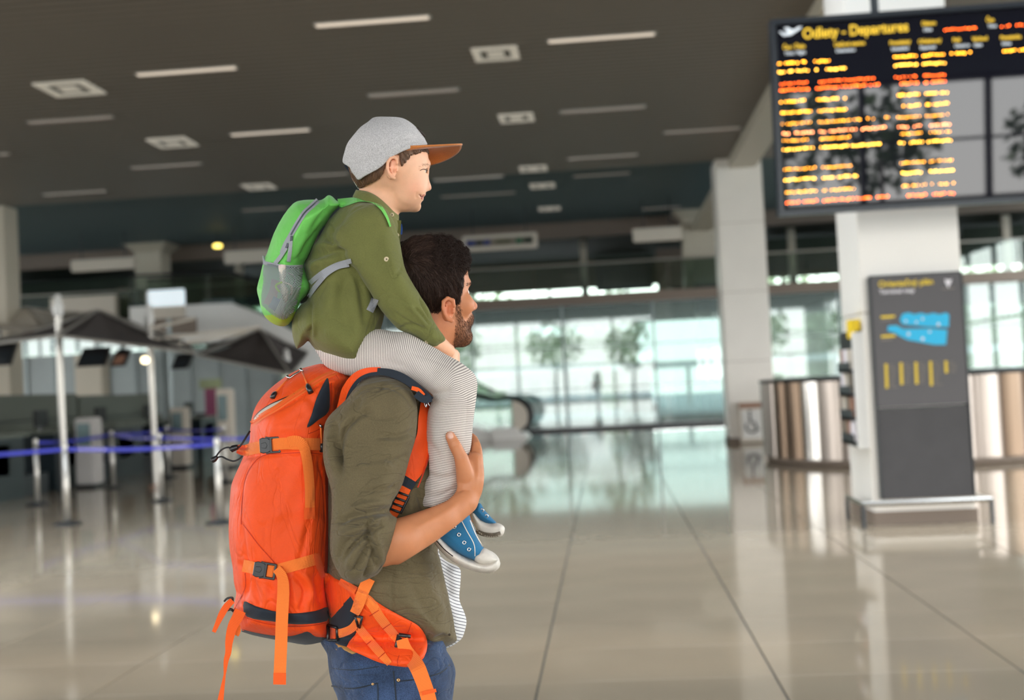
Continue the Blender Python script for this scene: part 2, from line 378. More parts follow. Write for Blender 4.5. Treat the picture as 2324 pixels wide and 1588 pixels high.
# terrace building beyond the glass wall
def house(a, b, Y, ytop, label, bays, rose=True):
    x0, x1 = X(a, 890, Y), X(b, 890, Y); zt = Z((a+b)/2, ytop, Y)
    hb = empty('building', ((x0+x1)/2, Y, -.3)); tag(hb, label, 'building')
    MB().box(x0, x1, Y, Y+4, -.3, zt-.35).build('wall', M['pink'], hb)
    MB().box(x0-.3, x1+.2, Y-.8, Y+4, zt-.35, zt).build('roof', M['white'], hb)
    MB().box(x0-.2, x1+.2, Y-.4, Y, -.3, .35).build('plinth', M['pink'], hb)
    for k in range(bays):
        xx = x0+(k+.5)*(x1-x0)/bays; w = (x1-x0)/bays*.32
        f = MB().box(xx-w-.06, xx+w+.06, Y-.06, Y, .5, zt-.7).build('window', M['white'], hb)
        MB().box(xx-w, xx+w, Y-.08, Y-.02, .56, zt-.76).build('pane', M['window_dark'], f)
    return hb
house(1150, 1365, 55, 826, 'low pinkish white building seen through the glass wall', 5)
house(1425, 1480, 50, 822, 'small pale kiosk building right of the low pinkish building', 2)
for k, (a, b) in enumerate(((-1200, 100), (120, 800), (820, 1440), (1745, 1960), (2180, 2600))):
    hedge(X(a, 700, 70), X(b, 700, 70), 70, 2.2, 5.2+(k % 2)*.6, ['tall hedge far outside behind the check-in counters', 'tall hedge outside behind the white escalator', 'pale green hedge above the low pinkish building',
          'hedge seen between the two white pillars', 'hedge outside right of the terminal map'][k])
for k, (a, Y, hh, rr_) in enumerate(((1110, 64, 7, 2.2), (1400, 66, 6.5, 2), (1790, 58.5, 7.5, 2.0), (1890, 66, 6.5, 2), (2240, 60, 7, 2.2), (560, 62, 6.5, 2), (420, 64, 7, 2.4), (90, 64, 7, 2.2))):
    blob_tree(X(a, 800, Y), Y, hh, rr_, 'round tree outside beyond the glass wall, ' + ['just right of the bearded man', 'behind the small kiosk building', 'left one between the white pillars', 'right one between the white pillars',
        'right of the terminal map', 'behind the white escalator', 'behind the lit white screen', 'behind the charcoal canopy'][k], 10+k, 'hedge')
struct(MB().box(-60, 60, 59, 59.2, 1.9, 2.25).build('trim_5', M['white']))   # white guard wall outside
for px in (-400, 200, 760, 1300, 1560, 1900, 2300):
    struct(MB().box(X(px, 800, 59)-.1, X(px, 800, 59)+.1, 59, 59.2, -.3, 1.9).build('trim_6', M['white']))
# trees behind the camera, before the entrance (seen mirrored in the board)
for k, (x, y, h, r) in enumerate(((-4.5, -34, 7.2, 2.6), (2.5, -38, 6.6, 2.6), (8.5, -34, 8.4, 3.0), (14, -39, 8.0, 3), (21, -34, 7.0, 2.8), (27, -38, 8, 3), (-14, -36, 7.6, 2.8))):
    blob_tree(x, y, h, r, 'leafy tree outside the entrance, mirrored in the departures board', 40+k, group='trees outside the entrance')

# ---------------- ceiling lights
def line_light(x0, y0, x1, y1, label, lit=True):
    z = ZC; a = atZ(x0, y0, z); b = atZ(x1, y1, z)
    if a.y > 25.2 or b.y > 25.2: z = ZC2; a = atZ(x0, y0, z); b = atZ(x1, y1, z)
    Y = (a.y+b.y)/2; t = empty('ceiling_light', ((a.x+b.x)/2, Y, z)); tag(t, label, 'ceiling light', 'linear ceiling lights')
    if Y > 35: Y = 35
    w = .065
    MB().box(a.x, b.x, Y-w, Y+w, z-.012, z+.03).build('housing', M['steel2'], t)
    MB().box(a.x+.03, b.x-.03, Y-w+.015, Y+w-.015, z-.02, z-.011).build('diffuser', M['lamp' if lit else 'lampoff'], t)
LN = [(712, 57, 978, 37, 1, 'brightest long ceiling light at the top of the photo'), (1240, 92, 1490, 76, 1, 'long ceiling light between the upper square vent and the board'),
 (310, 170, 537, 150, 1, 'long ceiling light right of the leftmost square vent'), (68, 280, 252, 262, 0, 'long ceiling light low at the left under the leftmost square vent'),
 (523, 306, 704, 292, 1, 'long ceiling light left of the grey cap'), (835, 217, 1043, 202, 0, 'long ceiling light right above the grey cap'),
 (1270, 254, 1466, 241, 0, 'long ceiling light right of the second square vent above the man'), (1505, 300, 1680, 290, 0, 'long ceiling light ending at the beam by the board'),
 (1287, 361, 1448, 349, 0, 'long ceiling light right of the third square vent'), (985, 410, 1143, 398, 0, 'ceiling light right of the boy and below the cap brim'),
 (300, 382, 455, 369, 0, 'faint ceiling light low, left of the green backpack'), (690, 400, 790, 392, 0, 'faint ceiling light touching the back of the cap'),
 (1300, 400, 1430, 391, 0, 'faint ceiling light on the dark far ceiling'), (100, 442, 240, 432, 0, 'faint ceiling light above the left edge pillar'),
 (1455, 474, 1545, 468, 0, 'short ceiling light near the far flared pillar'), (1000, 446, 1170, 436, 0, 'faint ceiling light on the dark ceiling above the hanging sign'), (550, 478, 650, 470, 0, 'faint ceiling light just above the green backpack'), (0, 350, 20, 348, 0, 'ceiling light cut off by the left edge of the photo')]
for a in LN: line_light(a[0], a[1], a[2], a[3], a[5], bool(a[4]))
def square_vent(px, py, w, label):
    z = ZC; p = atZ(px, py, z)
    if p.y > 25.0: z = ZC2; p = atZ(px, py, z)
    hw = w*(p-CAM).length/FPX/2*.92; hw = min(hw, .75)
    t = empty('ceiling_vent', (p.x, p.y, z)); tag(t, label, 'ceiling vent', 'square ceiling vents')
    def ring(o, i, z0, z1):
        b = MB()
        for q in ((-o, o, -o, -i), (-o, o, i, o), (-o, -i, -i, i), (i, o, -i, i)): b.box(p.x+q[0], p.x+q[1], p.y+q[2], p.y+q[3], z0, z1)
        return b
    ring(hw, hw*.66, z-.02, z+.03).build('frame', M['diffuser'], t)
    ring(hw*.58, hw*.40, z-.012, z+.02).build('inner_ring', M['slat'], t)
    MB().box(p.x-hw*.36, p.x+hw*.36, p.y-hw*.36, p.y+hw*.36, z-.02, z+.03).build('centre_plate', M['diffuser'], t)
    MB().box(p.x-hw*.7, p.x+hw*.7, p.y-hw*.7, p.y+hw*.7, z-.006, z+.03).build('back_plate', M['slat2'], t)
for a in ((158, 200, 118, 'square ceiling vent at the far left of the ceiling'), (1125, 121, 108, 'largest square ceiling vent, at the top centre'), (392, 323, 92, 'square ceiling vent left of the boy'),
          (1172, 267, 84, 'second square ceiling vent going down the centre row'), (588, 423, 68, 'square ceiling vent above the green backpack'), (1210, 382, 66, 'third square ceiling vent going down the centre row'),
          (1231, 421, 60, 'fourth square ceiling vent, on the dark far ceiling'), (1247, 473, 52, 'farthest square ceiling vent in the centre row')):
    square_vent(*a)
# ================================================================== DEPARTURES BOARD
BY = 10.0
bd = empty('departures_board', atY(1980, 270, BY)); tag(bd, 'large black electronic departures board with orange dot lettering hanging before the pillar', 'board')
c_bl = atY(1768, 490, BY)
TILT = math.radians(4.2)     # top leans toward the hall
bx = Vector((1, 0, 0)); bu = Vector((0, -math.sin(TILT), math.cos(TILT))); bn = bx.cross(bu)   # bn faces the camera (-Y)
def Bp(px, py, off=0.0):     # pixel -> point on the tilted board plane
    r = ray(px, py); n = bn; t = (c_bl-CAM).dot(n)/r.dot(n); return CAM+r*t+n*off
BW, BH = 4.3, (Bp(1737, 46)-c_bl).dot(bu)
def bbox(mbd, u0, u1, v0, v1, d0, d1):
    v = [c_bl+bx*u+bu*w+bn*d for d in (d0, d1) for u, w in ((u0, v0), (u1, v0), (u1, v1), (u0, v1))]
    return mbd.add(v, [(0,3,2,1),(4,5,6,7),(0,1,5,4),(1,2,6,5),(2,3,7,6),(3,0,4,7)])
bbox(MB(), .05, BW-.05, .05, BH-.05, -.06, 0).build('display_panel', M['board'], bd)
fr = MB(); e = .045
bbox(fr, 0, BW, 0, e, -.14, .015); bbox(fr, 0, BW, BH-e, BH, -.14, .015); bbox(fr, 0, e, e, BH-e, -.14, .015); bbox(fr, BW-e, BW, e, BH-e, -.14, .015)
fr.build('frame', M['boardframe'], bd)
bbox(MB(), .02, BW-.02, .02, BH-.02, -.2, -.06).build('housing', M['dark'], bd)
for u in (.9, 3.4):
    p = c_bl+bx*u+bu*(BH-.1)-bn*.12; MB().tube([p, (p.x, p.y, ZC)], .035, 8).build('hanger', M['dark'], bd)
def text(s, p, size, material, parent, u=bx, v=bu, nrm=bn, name='lettering', align='LEFT', ext=.0015, sx=1.0, off=.004):
    cu = bpy.data.curves.new(name, 'FONT'); cu.body = s; cu.size = size; cu.extrude = ext; cu.align_x = align; cu.offset = off*size
    cu.materials.append(material); o = bpy.data.objects.new(name, cu); C.objects.link(o)
    R_ = Matrix(((u.x*sx, v.x, nrm.x, p.x), (u.y*sx, v.y, nrm.y, p.y), (u.z*sx, v.z, nrm.z, p.z), (0, 0, 0, 1)))
    me = bpy.data.meshes.new_from_object(o); bpy.data.objects.remove(o); o = bpy.data.objects.new(name, me); C.objects.link(o); o.parent = parent; o.matrix_parent_inverse = parent.matrix_basis.inverted(); o.matrix_basis = R_; return o
YEM = mat('yellow_board_print', rgb(235, 190, 40), .5, emit=(1, .62, .05, 1), es=.35)
WEM = mat('white_board_print', rgb(210, 215, 220), .5, emit=(.9, .95, 1, 1), es=.22)
text('Odlety - Departures', Bp(1822, 88, .003), .122, YEM, bd, off=.015, sx=.86)
# aeroplane mark
pl = MB(); pc = [(1768, 72), (1778, 82), (1795, 80), (1816, 66), (1820, 60), (1812, 61), (1800, 68), (1786, 62), (1779, 64), (1788, 73), (1779, 76), (1772, 71)]
pl.prism([Bp(a, b, .004) for a, b in pc], -bn*.003); pl.build('aeroplane_mark', WEM, bd)
bbl = MB(); a = Bp(1768, 92, .002); 
for px, py, s, s2 in ((1777, 112, 'Čas / Číslo', 'Time / Flight'), (1893, 106, 'Cieľová stanica', 'Destination'), (2019, 102, 'Pravidelný', 'Scheduled'), (2084, 99, 'Očakávaný', 'Expected'), (2162, 95, 'Pult', 'Check-in'), (2206, 93, 'Východ', 'Gate'), (2270, 90, 'Poznámka', 'Note'), (2092, 58, 'Dátum', 'Date'), (2238, 50, 'Čas', 'Time')):
    text(s, Bp(px, py, .003), .046, YEM, bd, off=.02, sx=.9); text(s2, Bp(px+4, py+13, .003), .038, WEM, bd, off=.02, sx=.9)
# dot matrix lettering (blurred beyond reading in the photo: dot groups only)
def led_row(x0, y0, x1, hpx, col, gaps=()):
    p0, p1 = Bp(x0, y0, .003), Bp(x1, y0-(x1-x0)*.035, .003); L = (p1-p0).length; hh = hpx/FPX*BY*.62
    n = max(3, int(round(L/.021))); v = []; f = []; rr = random.Random(int(x0*3+y0)); big = .0078 if hpx > 11 else .0058
    for i in range(n):
        fx = i/n
        if any(abs(fx-g) < .55/n for g in gaps): continue
        if rr.random() < .10: continue
        for a in range(1):
            for b in range(1):
                c = p0+bx*((i+.5+rr.uniform(-.25, .25))*L/n)+bu*rr.uniform(-.004, .004); s = big*rr.choice((.85, 1, 1.15)); k = len(v)
                v += [c-bx*s, c-bu*s, c+bx*s, c+bu*s]; v += [c-bx*s-bn*.003, c-bu*s-bn*.003, c+bx*s-bn*.003, c+bu*s-bn*.003]
                f += [(k, k+1, k+2, k+3), (k, k+4, k+5, k+1), (k+1, k+5, k+6, k+2), (k+2, k+6, k+7, k+3), (k+3, k+7, k+4, k)]
    mk('led_text', v, f, LED[col], bd)['kind'] = 'stuff'
def S(x, y): return 1700+x/3.1763, y/3.176
ROWS = [ # y(left crop), height, colour, columns [(x0,x1)] in crop pixels
 (458, 40, 'amber', [(203, 413), (470, 585), (1043, 1207), (1248, 1410), (1448, 1600), (1832, 2060)]), (520, 44, 'gold', [(205, 430), (472, 700), (1046, 1212), (1252, 1415)]),
 (606, 16, 'orange', [(220, 438), (483, 905), (1050, 1212), (1255, 1415)]), (652, 40, 'orange', [(217, 437), (484, 973), (1055, 1220), (1258, 1424)]),
 (735, 40, 'amber', [(220, 410), (488, 698), (1065, 1228), (1268, 1431)]), (815, 40, 'amber', [(226, 455), (492, 708), (1066, 1237), (1270, 1440)]),
 (895, 26, 'amber', [(232, 448), (498, 1014), (1067, 1236), (1270, 1440)]), (965, 38, 'salmon', [(237, 464), (503, 992), (1073, 1246), (1277, 1448)]),
 (1017, 34, 'amber', [(240, 428), (508, 727), (1093, 1250), (1298, 1454)]), (1080, 40, 'gold', [(243, 466), (511, 950), (1080, 1254), (1285, 1459)]),
 (1224, 28, 'amber', [(250, 480), (520, 737), (1090, 1265), (1297, 1470)]), (1298, 42, 'gold', [(256, 480), (525, 787), (1096, 1270), (1300, 1475)]),
 (1390, 28, 'amber', [(262, 490), (530, 760), (1102, 1277), (1307, 1480)]), (1462, 38, 'orange', [(265, 492), (535, 1008), (1117, 1280), (1324, 1486)])]
for (y_, h_, c_, cl_) in ROWS:
    for (a_, b_) in cl_:
        yy = y_-(a_-240)*.057
        x0_, y0_ = S(a_, yy); x1_, _ = S(b_, yy); led_row(x0_, y0_, x1_, h_/3.17, c_, (.45,) if b_-a_ > 300 else ())
led_row(2142, 68, 2217, 11, 'orange'); led_row(2270, 60, 2324, 11, 'orange')

# ================================================================== TERMINAL MAP SIGN on the pillar
KY = P1Y-.09
def K(px, py, d=0): return atY(px, py, KY-d)
sg = empty('terminal_map_sign', (K(2080, 900).x, KY, .3)); tag(sg, 'tall charcoal terminal map sign with yellow title and cyan map on the white pillar', 'sign')
kx0, kx1 = K(1985, 800).x, K(2192, 800).x; kz1, kzm, kz0 = K(2080, 623).z, K(2100, 921).z, K(2100, 1130).z
MB().box(kx0, kx1, KY, P1Y, kzm+.006, kz1, .006).build('map_panel', M['kiosk'], sg)
MB().box(kx0, kx1, KY+.008, P1Y, kz0, kzm-.006, .006).build('lower_panel', M['kiosk2'], sg)
MB().box(kx0-.012, kx0, KY-.004, P1Y, kz0, kz1).box(kx1, kx1+.012, KY-.004, P1Y, kz0, kz1).box(kx0, kx1, KY, P1Y, kz1, kz1+.012).build('frame', M['dark'], sg)
uz = Vector((0, 0, 1)); un = Vector((0, -1, 0))
tx = lambda s, px, py, size, m, **k: text(s, K(px, py, .002), size, M[m], sg, bx, uz, un, ext=.001, **k)
tx('Orientačný plán', 1994, 651, .074, 'yellow', off=.02); tx('Terminal map', 1996, 667, .056, 'whiteprint', off=.02)
def kprism(pts, m, name, d=.003):
    MB().prism([K(a, b, d) for a, b in pts], Vector((0, d-.0005, 0))).build(name, M[m], sg)
kprism([(2048, 712), (2062, 709), (2075, 713), (2090, 710), (2104, 713), (2118, 710), (2132, 713), (2148, 709), (2154, 714), (2153, 742), (2105, 741), (2048, 736), (2042, 726)], 'blueprint', 'terminal_plan')
kprism([(2016, 739), (2035, 738), (2050, 746), (2110, 745), (2150, 748), (2147, 782), (2120, 782), (2060, 771), (2045, 764), (2032, 756), (2014, 750)], 'blueprint', 'terminal_plan')
for (a, b, r) in ((2056, 728, 3), (2094, 723, 3), (2130, 735, 4), (2062, 757, 4), (2094, 768, 4), (2110, 752, 3), (2080, 730, 3)):
    kprism([(a-r, b), (a-r*.6, b+r), (a+r*.6, b+r), (a+r, b), (a, b-r)], 'whiteprint', 'map_marker', .0045)
for (a, b) in ((1999, 719), (2000, 763)):
    kprism([(a, b+3), (a+32, b+1), (a+32, b-4), (a, b-2)], 'yellow', 'map_caption'); kprism([(a+1, b+10), (a+24, b+8), (a+24, b+5), (a+1, b+7)], 'greyprint', 'map_caption')
for (a, b0, b1) in ((2011, 828, 886), (2045, 825, 878), (2079, 824, 878), (2112, 822, 883), (2147, 821, 850)):
    n_ = int((b1-b0)/5.6)
    for k in range(n_):
        yy = b0+k*5.6; aa = a+(yy-b0)*.04
        kprism([(aa-3.2, yy+2.4), (aa+3.2, yy+2.2), (aa+3.2, yy-2.4), (aa-3.2, yy-2.2)], 'yellow', 'legend_mark')
        kprism([(aa+7, yy+1), (aa+18+(k*7) % 8, yy+.6), (aa+18+(k*7) % 8, yy-.8), (aa+7, yy-.6)], 'greyprint', 'legend_line')
kprism([(2144, 632), (2148, 635), (2152, 634), (2156, 635), (2160, 632), (2158, 643), (2154, 647), (2154, 652), (2150, 652), (2150, 647), (2146, 643)], 'whiteprint', 'crest')
kprism([(2137, 657), (2167, 655), (2167, 653), (2137, 655)], 'greyprint', 'crest_caption')
# steel kick rail
kr = empty('kick_rail', ((kx0+kx1)/2, P1Y-.2, 0)); tag(kr, 'low steel bumper rail round the foot of the map pillar', 'rail')
rz = K(2100, 1136).z
kr0, kr1 = atY(1958, 1138, P1Y-.2).x, atY(2250, 1132, P1Y-.2).x
MB().tube([(kr0, P1Y+.5, rz), (kr0, P1Y-.2, rz), (kr1, P1Y-.2, rz), (kr1, P1Y+.6, rz)], .022, 10).build('bar', M['steel'], kr)
for (x, y) in ((kr0, P1Y-.2), (kr1, P1Y-.2), (kr0, P1Y+.5), (kr1, P1Y+.6)): MB().tube([(x, y, 0), (x, y, rz)], .02, 8).build('post', M['dark'], kr)
# brochure rack on the pillar's left side
br = empty('brochure_rack', (xl-.15, P1Y+.4, .8)); tag(br, 'black brochure rack with yellow header on the left side of the map pillar', 'rack')
rzt, rzb = Z(1935, 728, P1Y+.4), Z(1945, 1012, P1Y+.4)
MB().box(xl-.06, xl-.02, P1Y+.05, P1Y+.8, rzb, rzt-.1).build('back_plate', M['black'], br)
MB().box(xl-.10, xl-.0, P1Y+.02, P1Y+.03+.04, rzb, rzt-.12).build('side_rail', M['white'], br)
MB().box(xl-.09, xl-.02, P1Y+.05, P1Y+.3, rzt-.17, rzt).build('header', M['yellow'], br)
for k in range(4):
    z0 = rzb+.03+k*(rzt-.3-rzb)/4
    pk = MB().box(xl-.14, xl-.06, P1Y+.08, P1Y+.6, z0, z0+.03).box(xl-.14, xl-.125, P1Y+.08, P1Y+.6, z0, z0+.1).build('pocket', M['dark'], br)
    for j in range(3): 
        o = MB().box(xl-.12, xl-.08, P1Y+.10+j*.16, P1Y+.24+j*.16, z0+.03, z0+.22).build('leaflet', M[['whiteprint', 'copper', 'greyprint', 'offwhite'][(j+k) % 4]], pk)

# round steel counter behind the pillar
rc = empty('round_counter', (0, 0, 0)); cxr = X(2090, 950, 19.0); cyr = 19.2; RR = X(2090, 950, 19.2)-X(1800, 950, 17.6)+.15
rc.location = (cxr, cyr, 0); tag(rc, 'round counter clad in upright polished steel panels behind the map pillar', 'counter')
n_ = 40; shp = None
for k in range(n_):
    a0 = 2*math.pi*k/n_; bend = MB(); seg = []
    for j in range(4):
        a_ = -math.pi/n_+2*math.pi/n_*(j/3)*.97; rr_ = RR+.03*math.sin(math.pi*j/3)
        seg.append((rr_*math.cos(a_), rr_*math.sin(a_)))
    v = [(x_, y_, z_) for z_ in (.1, 1.27) for x_, y_ in seg]+[((RR-.05)*math.cos(a), (RR-.05)*math.sin(a), z_) for z_ in (.1, 1.27) for a in (-math.pi/n_, math.pi/n_)]
    f = [(j, j+1, j+5, j+4) for j in range(3)]+[(0, 4, 10, 8), (3, 9, 11, 7)]
    if shp is None: o = mk('steel_panel', v, f, M['steel'], None); shp = o.data; shp.polygons.foreach_set('use_smooth', [True]*len(shp.polygons))
    else: o = bpy.data.objects.new('steel_panel', shp); C.objects.link(o)
    o.parent = rc; o.rotation_euler = (0, 0, a0)
    o.material_slots[0].link = 'OBJECT'; o.material_slots[0].material = M[('steel4', 'steel3', 'steel4', 'steel', 'steel3')[(k*7) % 5] if math.cos(a0) < .35 else ('steel3', 'dull', 'steel4')[k % 3].replace('dull', 'steel3')]  # right-hand panels all darker, toning down the sky glare there
def rcl(prof, name, m):
    o = MB().lathe(prof, 0, 0, 48).build(name, m, None, True); o.parent = rc; return o
rcl([(RR-.06, 0), (RR-.02, .02), (RR-.02, .1), (RR-.06, .1)], 'plinth', M['brown']); rcl([(RR-.06, .1), (RR-.06, 1.27)], 'core', M['dark'])
rcl([(RR+.03, 1.27), (RR+.05, 1.28), (RR+.05, 1.31), (RR+.03, 1.32)], 'top', M['dark'])

# cream sign at the foot of the second pillar
ws = empty('wheelchair_sign', (x2l+.5, 24.3, 0)); tag(ws, 'small cream box sign with wheelchair symbol at the foot of the tall white pillar', 'sign')
wx0, wx1 = X(1679, 960, 24.25), X(1733, 960, 24.25); wz1 = Z(1706, 911, 24.25)
MB().box(wx0, wx1, 24.25, 24.39, .02, wz1, .01).build('box', M['offwhite'], ws)
MB().box(wx0+.04, wx1-.04, 24.235, 24.25, .1, wz1-.16).build('face', M['white'], ws)
MB().box(wx0, wx1, 24.24, 24.26, wz1-.13, wz1-.03).build('header', M['copper'], ws)
wc = (wx0+wx1)/2; wzc = .38
wm = MB(); tr = lambda P_, r=.022: wm.tube([(wc+a, 24.228, wzc+b) for a, b in P_], r, 6)
tr([(.12*math.cos(t*.33), .12*math.sin(t*.33)-.03) for t in range(8, 19)]); tr([(-.03, .22), (-.02, .05), (.07, .05), (.1, -.1), (.15, -.09)]); wm.box(wc-.06, wc, 24.22, 24.235, wzc+.24, wzc+.30, .01)
wm.build('wheelchair_symbol', M['dark'], ws)

# hanging box signs
def hang(a, y0, b, y1, Y, label, marks=(), m='offwhite', edge=None):
    x0, x1 = X(a, (y0+y1)/2, Y), X(b, (y0+y1)/2, Y); zc = Z((a+b)/2, (y0+y1)/2, Y); hz = (y1-y0)/2/FPX*Y
    t = empty('hanging_sign', ((x0+x1)/2, Y, zc)); tag(t, label, 'sign')
    MB().box(x0, x1, Y, Y+.18, zc-hz, zc+hz, .02).build('box', M[m], t)
    if marks: MB().box(x0+.1, x1-.1, Y-.012, Y, zc-hz*.55, zc+hz*.55).build('face', M['greyprint'], t)
    for (u, w, mm) in marks:
        MB().box(x0+u*(x1-x0), x0+(u+w)*(x1-x0), Y-.02, Y-.012, zc-hz*.38, zc+hz*.38).build('pictogram', M[mm], t)
    for xx in (x0+.3, x1-.3): MB().tube([(xx, Y+.09, zc+hz), (xx, Y+.09, ZC2)], .015, 6).build('hanger', M['dark'], t)
M['navy'] = mat('navy_print', rgb(35, 50, 110), .6); M['greenp'] = mat('green_print', rgb(30, 90, 60), .6)
hang(1049, 531, 1219, 566, 32, 'hanging wayfinding sign with blue and green pictograms right of the man', ((.05, .12, 'navy'), (.18, .1, 'dark'), (.29, .08, 'navy'), (.45, .2, 'olive'), (.72, .08, 'greenp'), (.82, .12, 'olive2')))
hang(1436, 516, 1548, 546, 32, 'blank pale hanging sign left of the far flared pillar', m='offwhite')
hang(160, 586, 305, 613, 32, 'blank pale hanging sign left of the far beige pillar', m='offwhite')
hang(508, 566, 640, 596, 32, 'blank pale hanging sign partly behind the green backpack', m='offwhite')
# yellow lamp under the fascia
yl = tag(MB().lathe([(.0, 0), (.11, .01), (.13, .06), (.08, .1), (.02, .11)], 0, 0, 12).build('downlight', M['lampyellow'], None, True), 'small glowing yellow lamp below the dark ceiling left of the boy', 'lamp'); p = atY(494, 562, 33); yl.location = p
MB().tube([(p.x, p.y, p.z+.1), (p.x, p.y, ZC2)], .012, 6).build('stem', M['dark'], yl)

# lit screen on the gallery
ls = empty('lit_screen', atY(377, 690, 29)); tag(ls, 'bright white rectangular screen standing above the charcoal canopy', 'screen')
x0, x1, z1, zm, z0 = X(336, 690, 29), X(418, 690, 29), Z(377, 657, 29), Z(377, 694, 29), Z(377, 722, 29)
MB().box(x0, x1, 29, 29.1, zm, z1, .02).build('display', M['screen_lit'], ls); MB().box(x0, x1, 29, 29.1, z0, zm, .02).build('lower_panel', M['offwhite'], ls)
MB().box(x0-.03, x0, 28.98, 29.12, z0, z1).build('edge_post', M['steel2'], ls)
MB().tube([((x0+x1)/2, 29.15, 0), ((x0+x1)/2, 29.15, z1-.2)], .05, 8).build('post', M['frame'], ls)

# ================================================================== ESCALATOR
es = empty('escalator', (X(1160, 940, 31), 31, 0)); tag(es, 'white sided escalator rising leftwards behind the man to the gallery', 'escalator')
xe0 = X(1138, 950, 31); xe1 = X(470, 700, 31)
def prof(off):   # polyline in X,Z from the lower landing to the top
    return [(xe0+.3, .1+off), (xe0-.3, .1+off), (xe0-.9, .3+off), (xe1+1.6, 3.55+off), (xe1+.7, 3.95+off), (xe1-2.2, 4.0+off)]
for k, Y in enumerate((31.0, 32.3)):
    lo = [(xe0+.3, 0.0), (xe0-1.5, 0.0), (xe0-2.8, .25), (xe1+1.6, 2.7), (xe1+.2, 3.05), (xe1-2.2, 3.1)]
    up = prof(.12)
    MB().prism([Vector((x, Y, z)) for x, z in up]+[Vector((x, Y, z)) for x, z in lo[::-1]], Vector((0, .1, 0))).build('side_panel', M['white'], es)
    g0 = prof(.1); g1 = prof(.92)
    MB().prism([Vector((x, Y+.04, z)) for x, z in g0]+[Vector((x, Y+.04, z)) for x, z in g1[::-1]], Vector((0, .015, 0))).build('balustrade_pane', M['glass2'], es)
    hp = [(x, Y+.05, z) for x, z in prof(.98)]; cx_, cz_ = xe0+.3, .6
    arc = [(cx_+.46*math.sin(t), Y+.05, cz_+.46*math.cos(t)) for t in [i*math.pi/10 for i in range(11)]]
    MB().tube(hp[::-1]+arc[:]+[(xe0-.6, Y+.05, .2)], .045, 8).build('handrail', M['black'], es)
    MB().prism([Vector((cx_+.42*math.sin(t), Y+.03, cz_+.42*math.cos(t))) for t in [i*math.pi/10 for i in range(11)]], Vector((0, .02, 0))).build('end_pane', M['offwhite'], es)
st = MB()
for k in range(20):
    t_ = k/19; x_ = xe0-.5+(xe1+1.2-xe0+.5)*t_; z_ = .1+3.7*t_; st.box(x_-.22, x_+.22, 31.1, 32.3, z_-.2, z_)
st.build('steps', M['steel2'], es)
MB().prism([Vector((xe0+.7, 30.9, 0)), Vector((xe0-.2, 30.9, 0)), Vector((xe0-.3, 30.9, .3)), Vector((xe0+.4, 30.9, .3))], Vector((0, 1.5, 0))).build('newel', M['white'], es)

# ================================================================== CHECK-IN AREA
XC = -9.62
for k in range(6):
    y0 = 14.6+k*2.45; y1 = y0+2.3
    t = empty('check_in_counter', (XC-.4, (y0+y1)/2, 0)); tag(t, 'dark check-in counter, ' + ['nearest in the row and cut by the left edge', 'second from the left edge', 'third from the left edge', 'fourth from the left edge', 'fifth from the left edge', 'farthest in the row near the orange backpack'][k], 'counter', 'check-in counters')
    MB().box(XC-.7, XC, y0, y1-.9, 0, 1.0, .01).build('front_panel', M['counter'], t)
    MB().box(XC-.85, XC+.08, y0-.04, y1-.86, 1.0, 1.06, .01).build('worktop', M['counter_top'], t)
    MB().box(XC-.8, XC-.05, y1-.85, y1, 0, .35, .01).build('weighing_belt', M['dark'], t)
    MB().box(XC-.1, XC, y0+.2, y0+.9, .4, .9).build('inset_panel', M[['copper', 'counter_top', 'dark', 'counter_top', 'copper', 'dark'][k]], t)
    MB().box(XC-.5, XC-.44, y0+.25, y0+.7, 1.12, 1.42, .01).tube([(XC-.47, y0+.47, 1.06), (XC-.47, y0+.47, 1.2)], .03, 6).build('monitor', M['black'], t)
for k, (y0, y1, z1) in enumerate(((13.5, 18.6, 1.52), (20.5, 24.0, 1.55), (24.1, 28.5, 1.5))):
    t = empty('back_cabinet', (-11.4, y0, 0)); tag(t, 'grey green back cabinet behind the counters, ' + ['leftmost and longest', 'middle one', 'rightmost one'][k], 'cabinet')
    MB().box(-11.8, -11.2, y0, y1, 0, z1*.78, .015).build('body', M['counter_top'], t); MB().box(-11.8, -11.3, y0, y1, z1*.8, z1+.18, .015).build('upper_panel', M['counter_top'], t); MB().box(-11.75, -11.35, y0+.05, y1-.05, z1*.77, z1*.81).build('gap_strip', M['dark'], t)  # dark strip between body and upper panel
def office_chair(px, py, Y, m, label):
    p = atY(px, py, Y); x, y = p.x, Y; t = empty('office_chair', (x, y, 0)); tag(t, label, 'chair')
    MB().box(x-.24, x+.24, y-.22, y+.24, .46, .54, .03).build('seat', M[m], t)
    b = MB().box(x-.22, x+.22, y+.2, y+.27, .6, 1.12, .03).build('backrest', M[m], t)
    s = MB().tube([(x, y, .08), (x, y, .46)], .03, 8).tube([(x, y+.2, .5), (x, y+.25, .65)], .02, 6)
    for q in range(5): s.tube([(x, y, .1), (x+.28*math.cos(q*1.257), y+.28*math.sin(q*1.257), .05)], .018, 6)
    s.build('base', M['dark'], t)
office_chair(452, 950, 30.0, 'dark', 'dark office chair with rounded back behind the rightmost counter')
def appliance(px, y0, y1, w, Y, m, label, name, dark=False):
    x = X(px, (y0+y1)/2, Y); z1 = Z(px, y0, Y); hw = w/2/FPX*Y; t = empty(name, (x, Y, 0)); tag(t, label, 'machine')
    MB().box(x-hw, x+hw, Y, Y+.4, .05, z1, .03).build('body', M[m], t); MB().box(x-hw*.7, x+hw*.7, Y-.02, Y, z1*.6, z1*.92, .008).build('screen', M['window_dark'], t); MB().box(x-hw*1.05, x+hw*1.05, Y-.02, Y+.42, 0, .06).build('plinth', M['dark'], t)
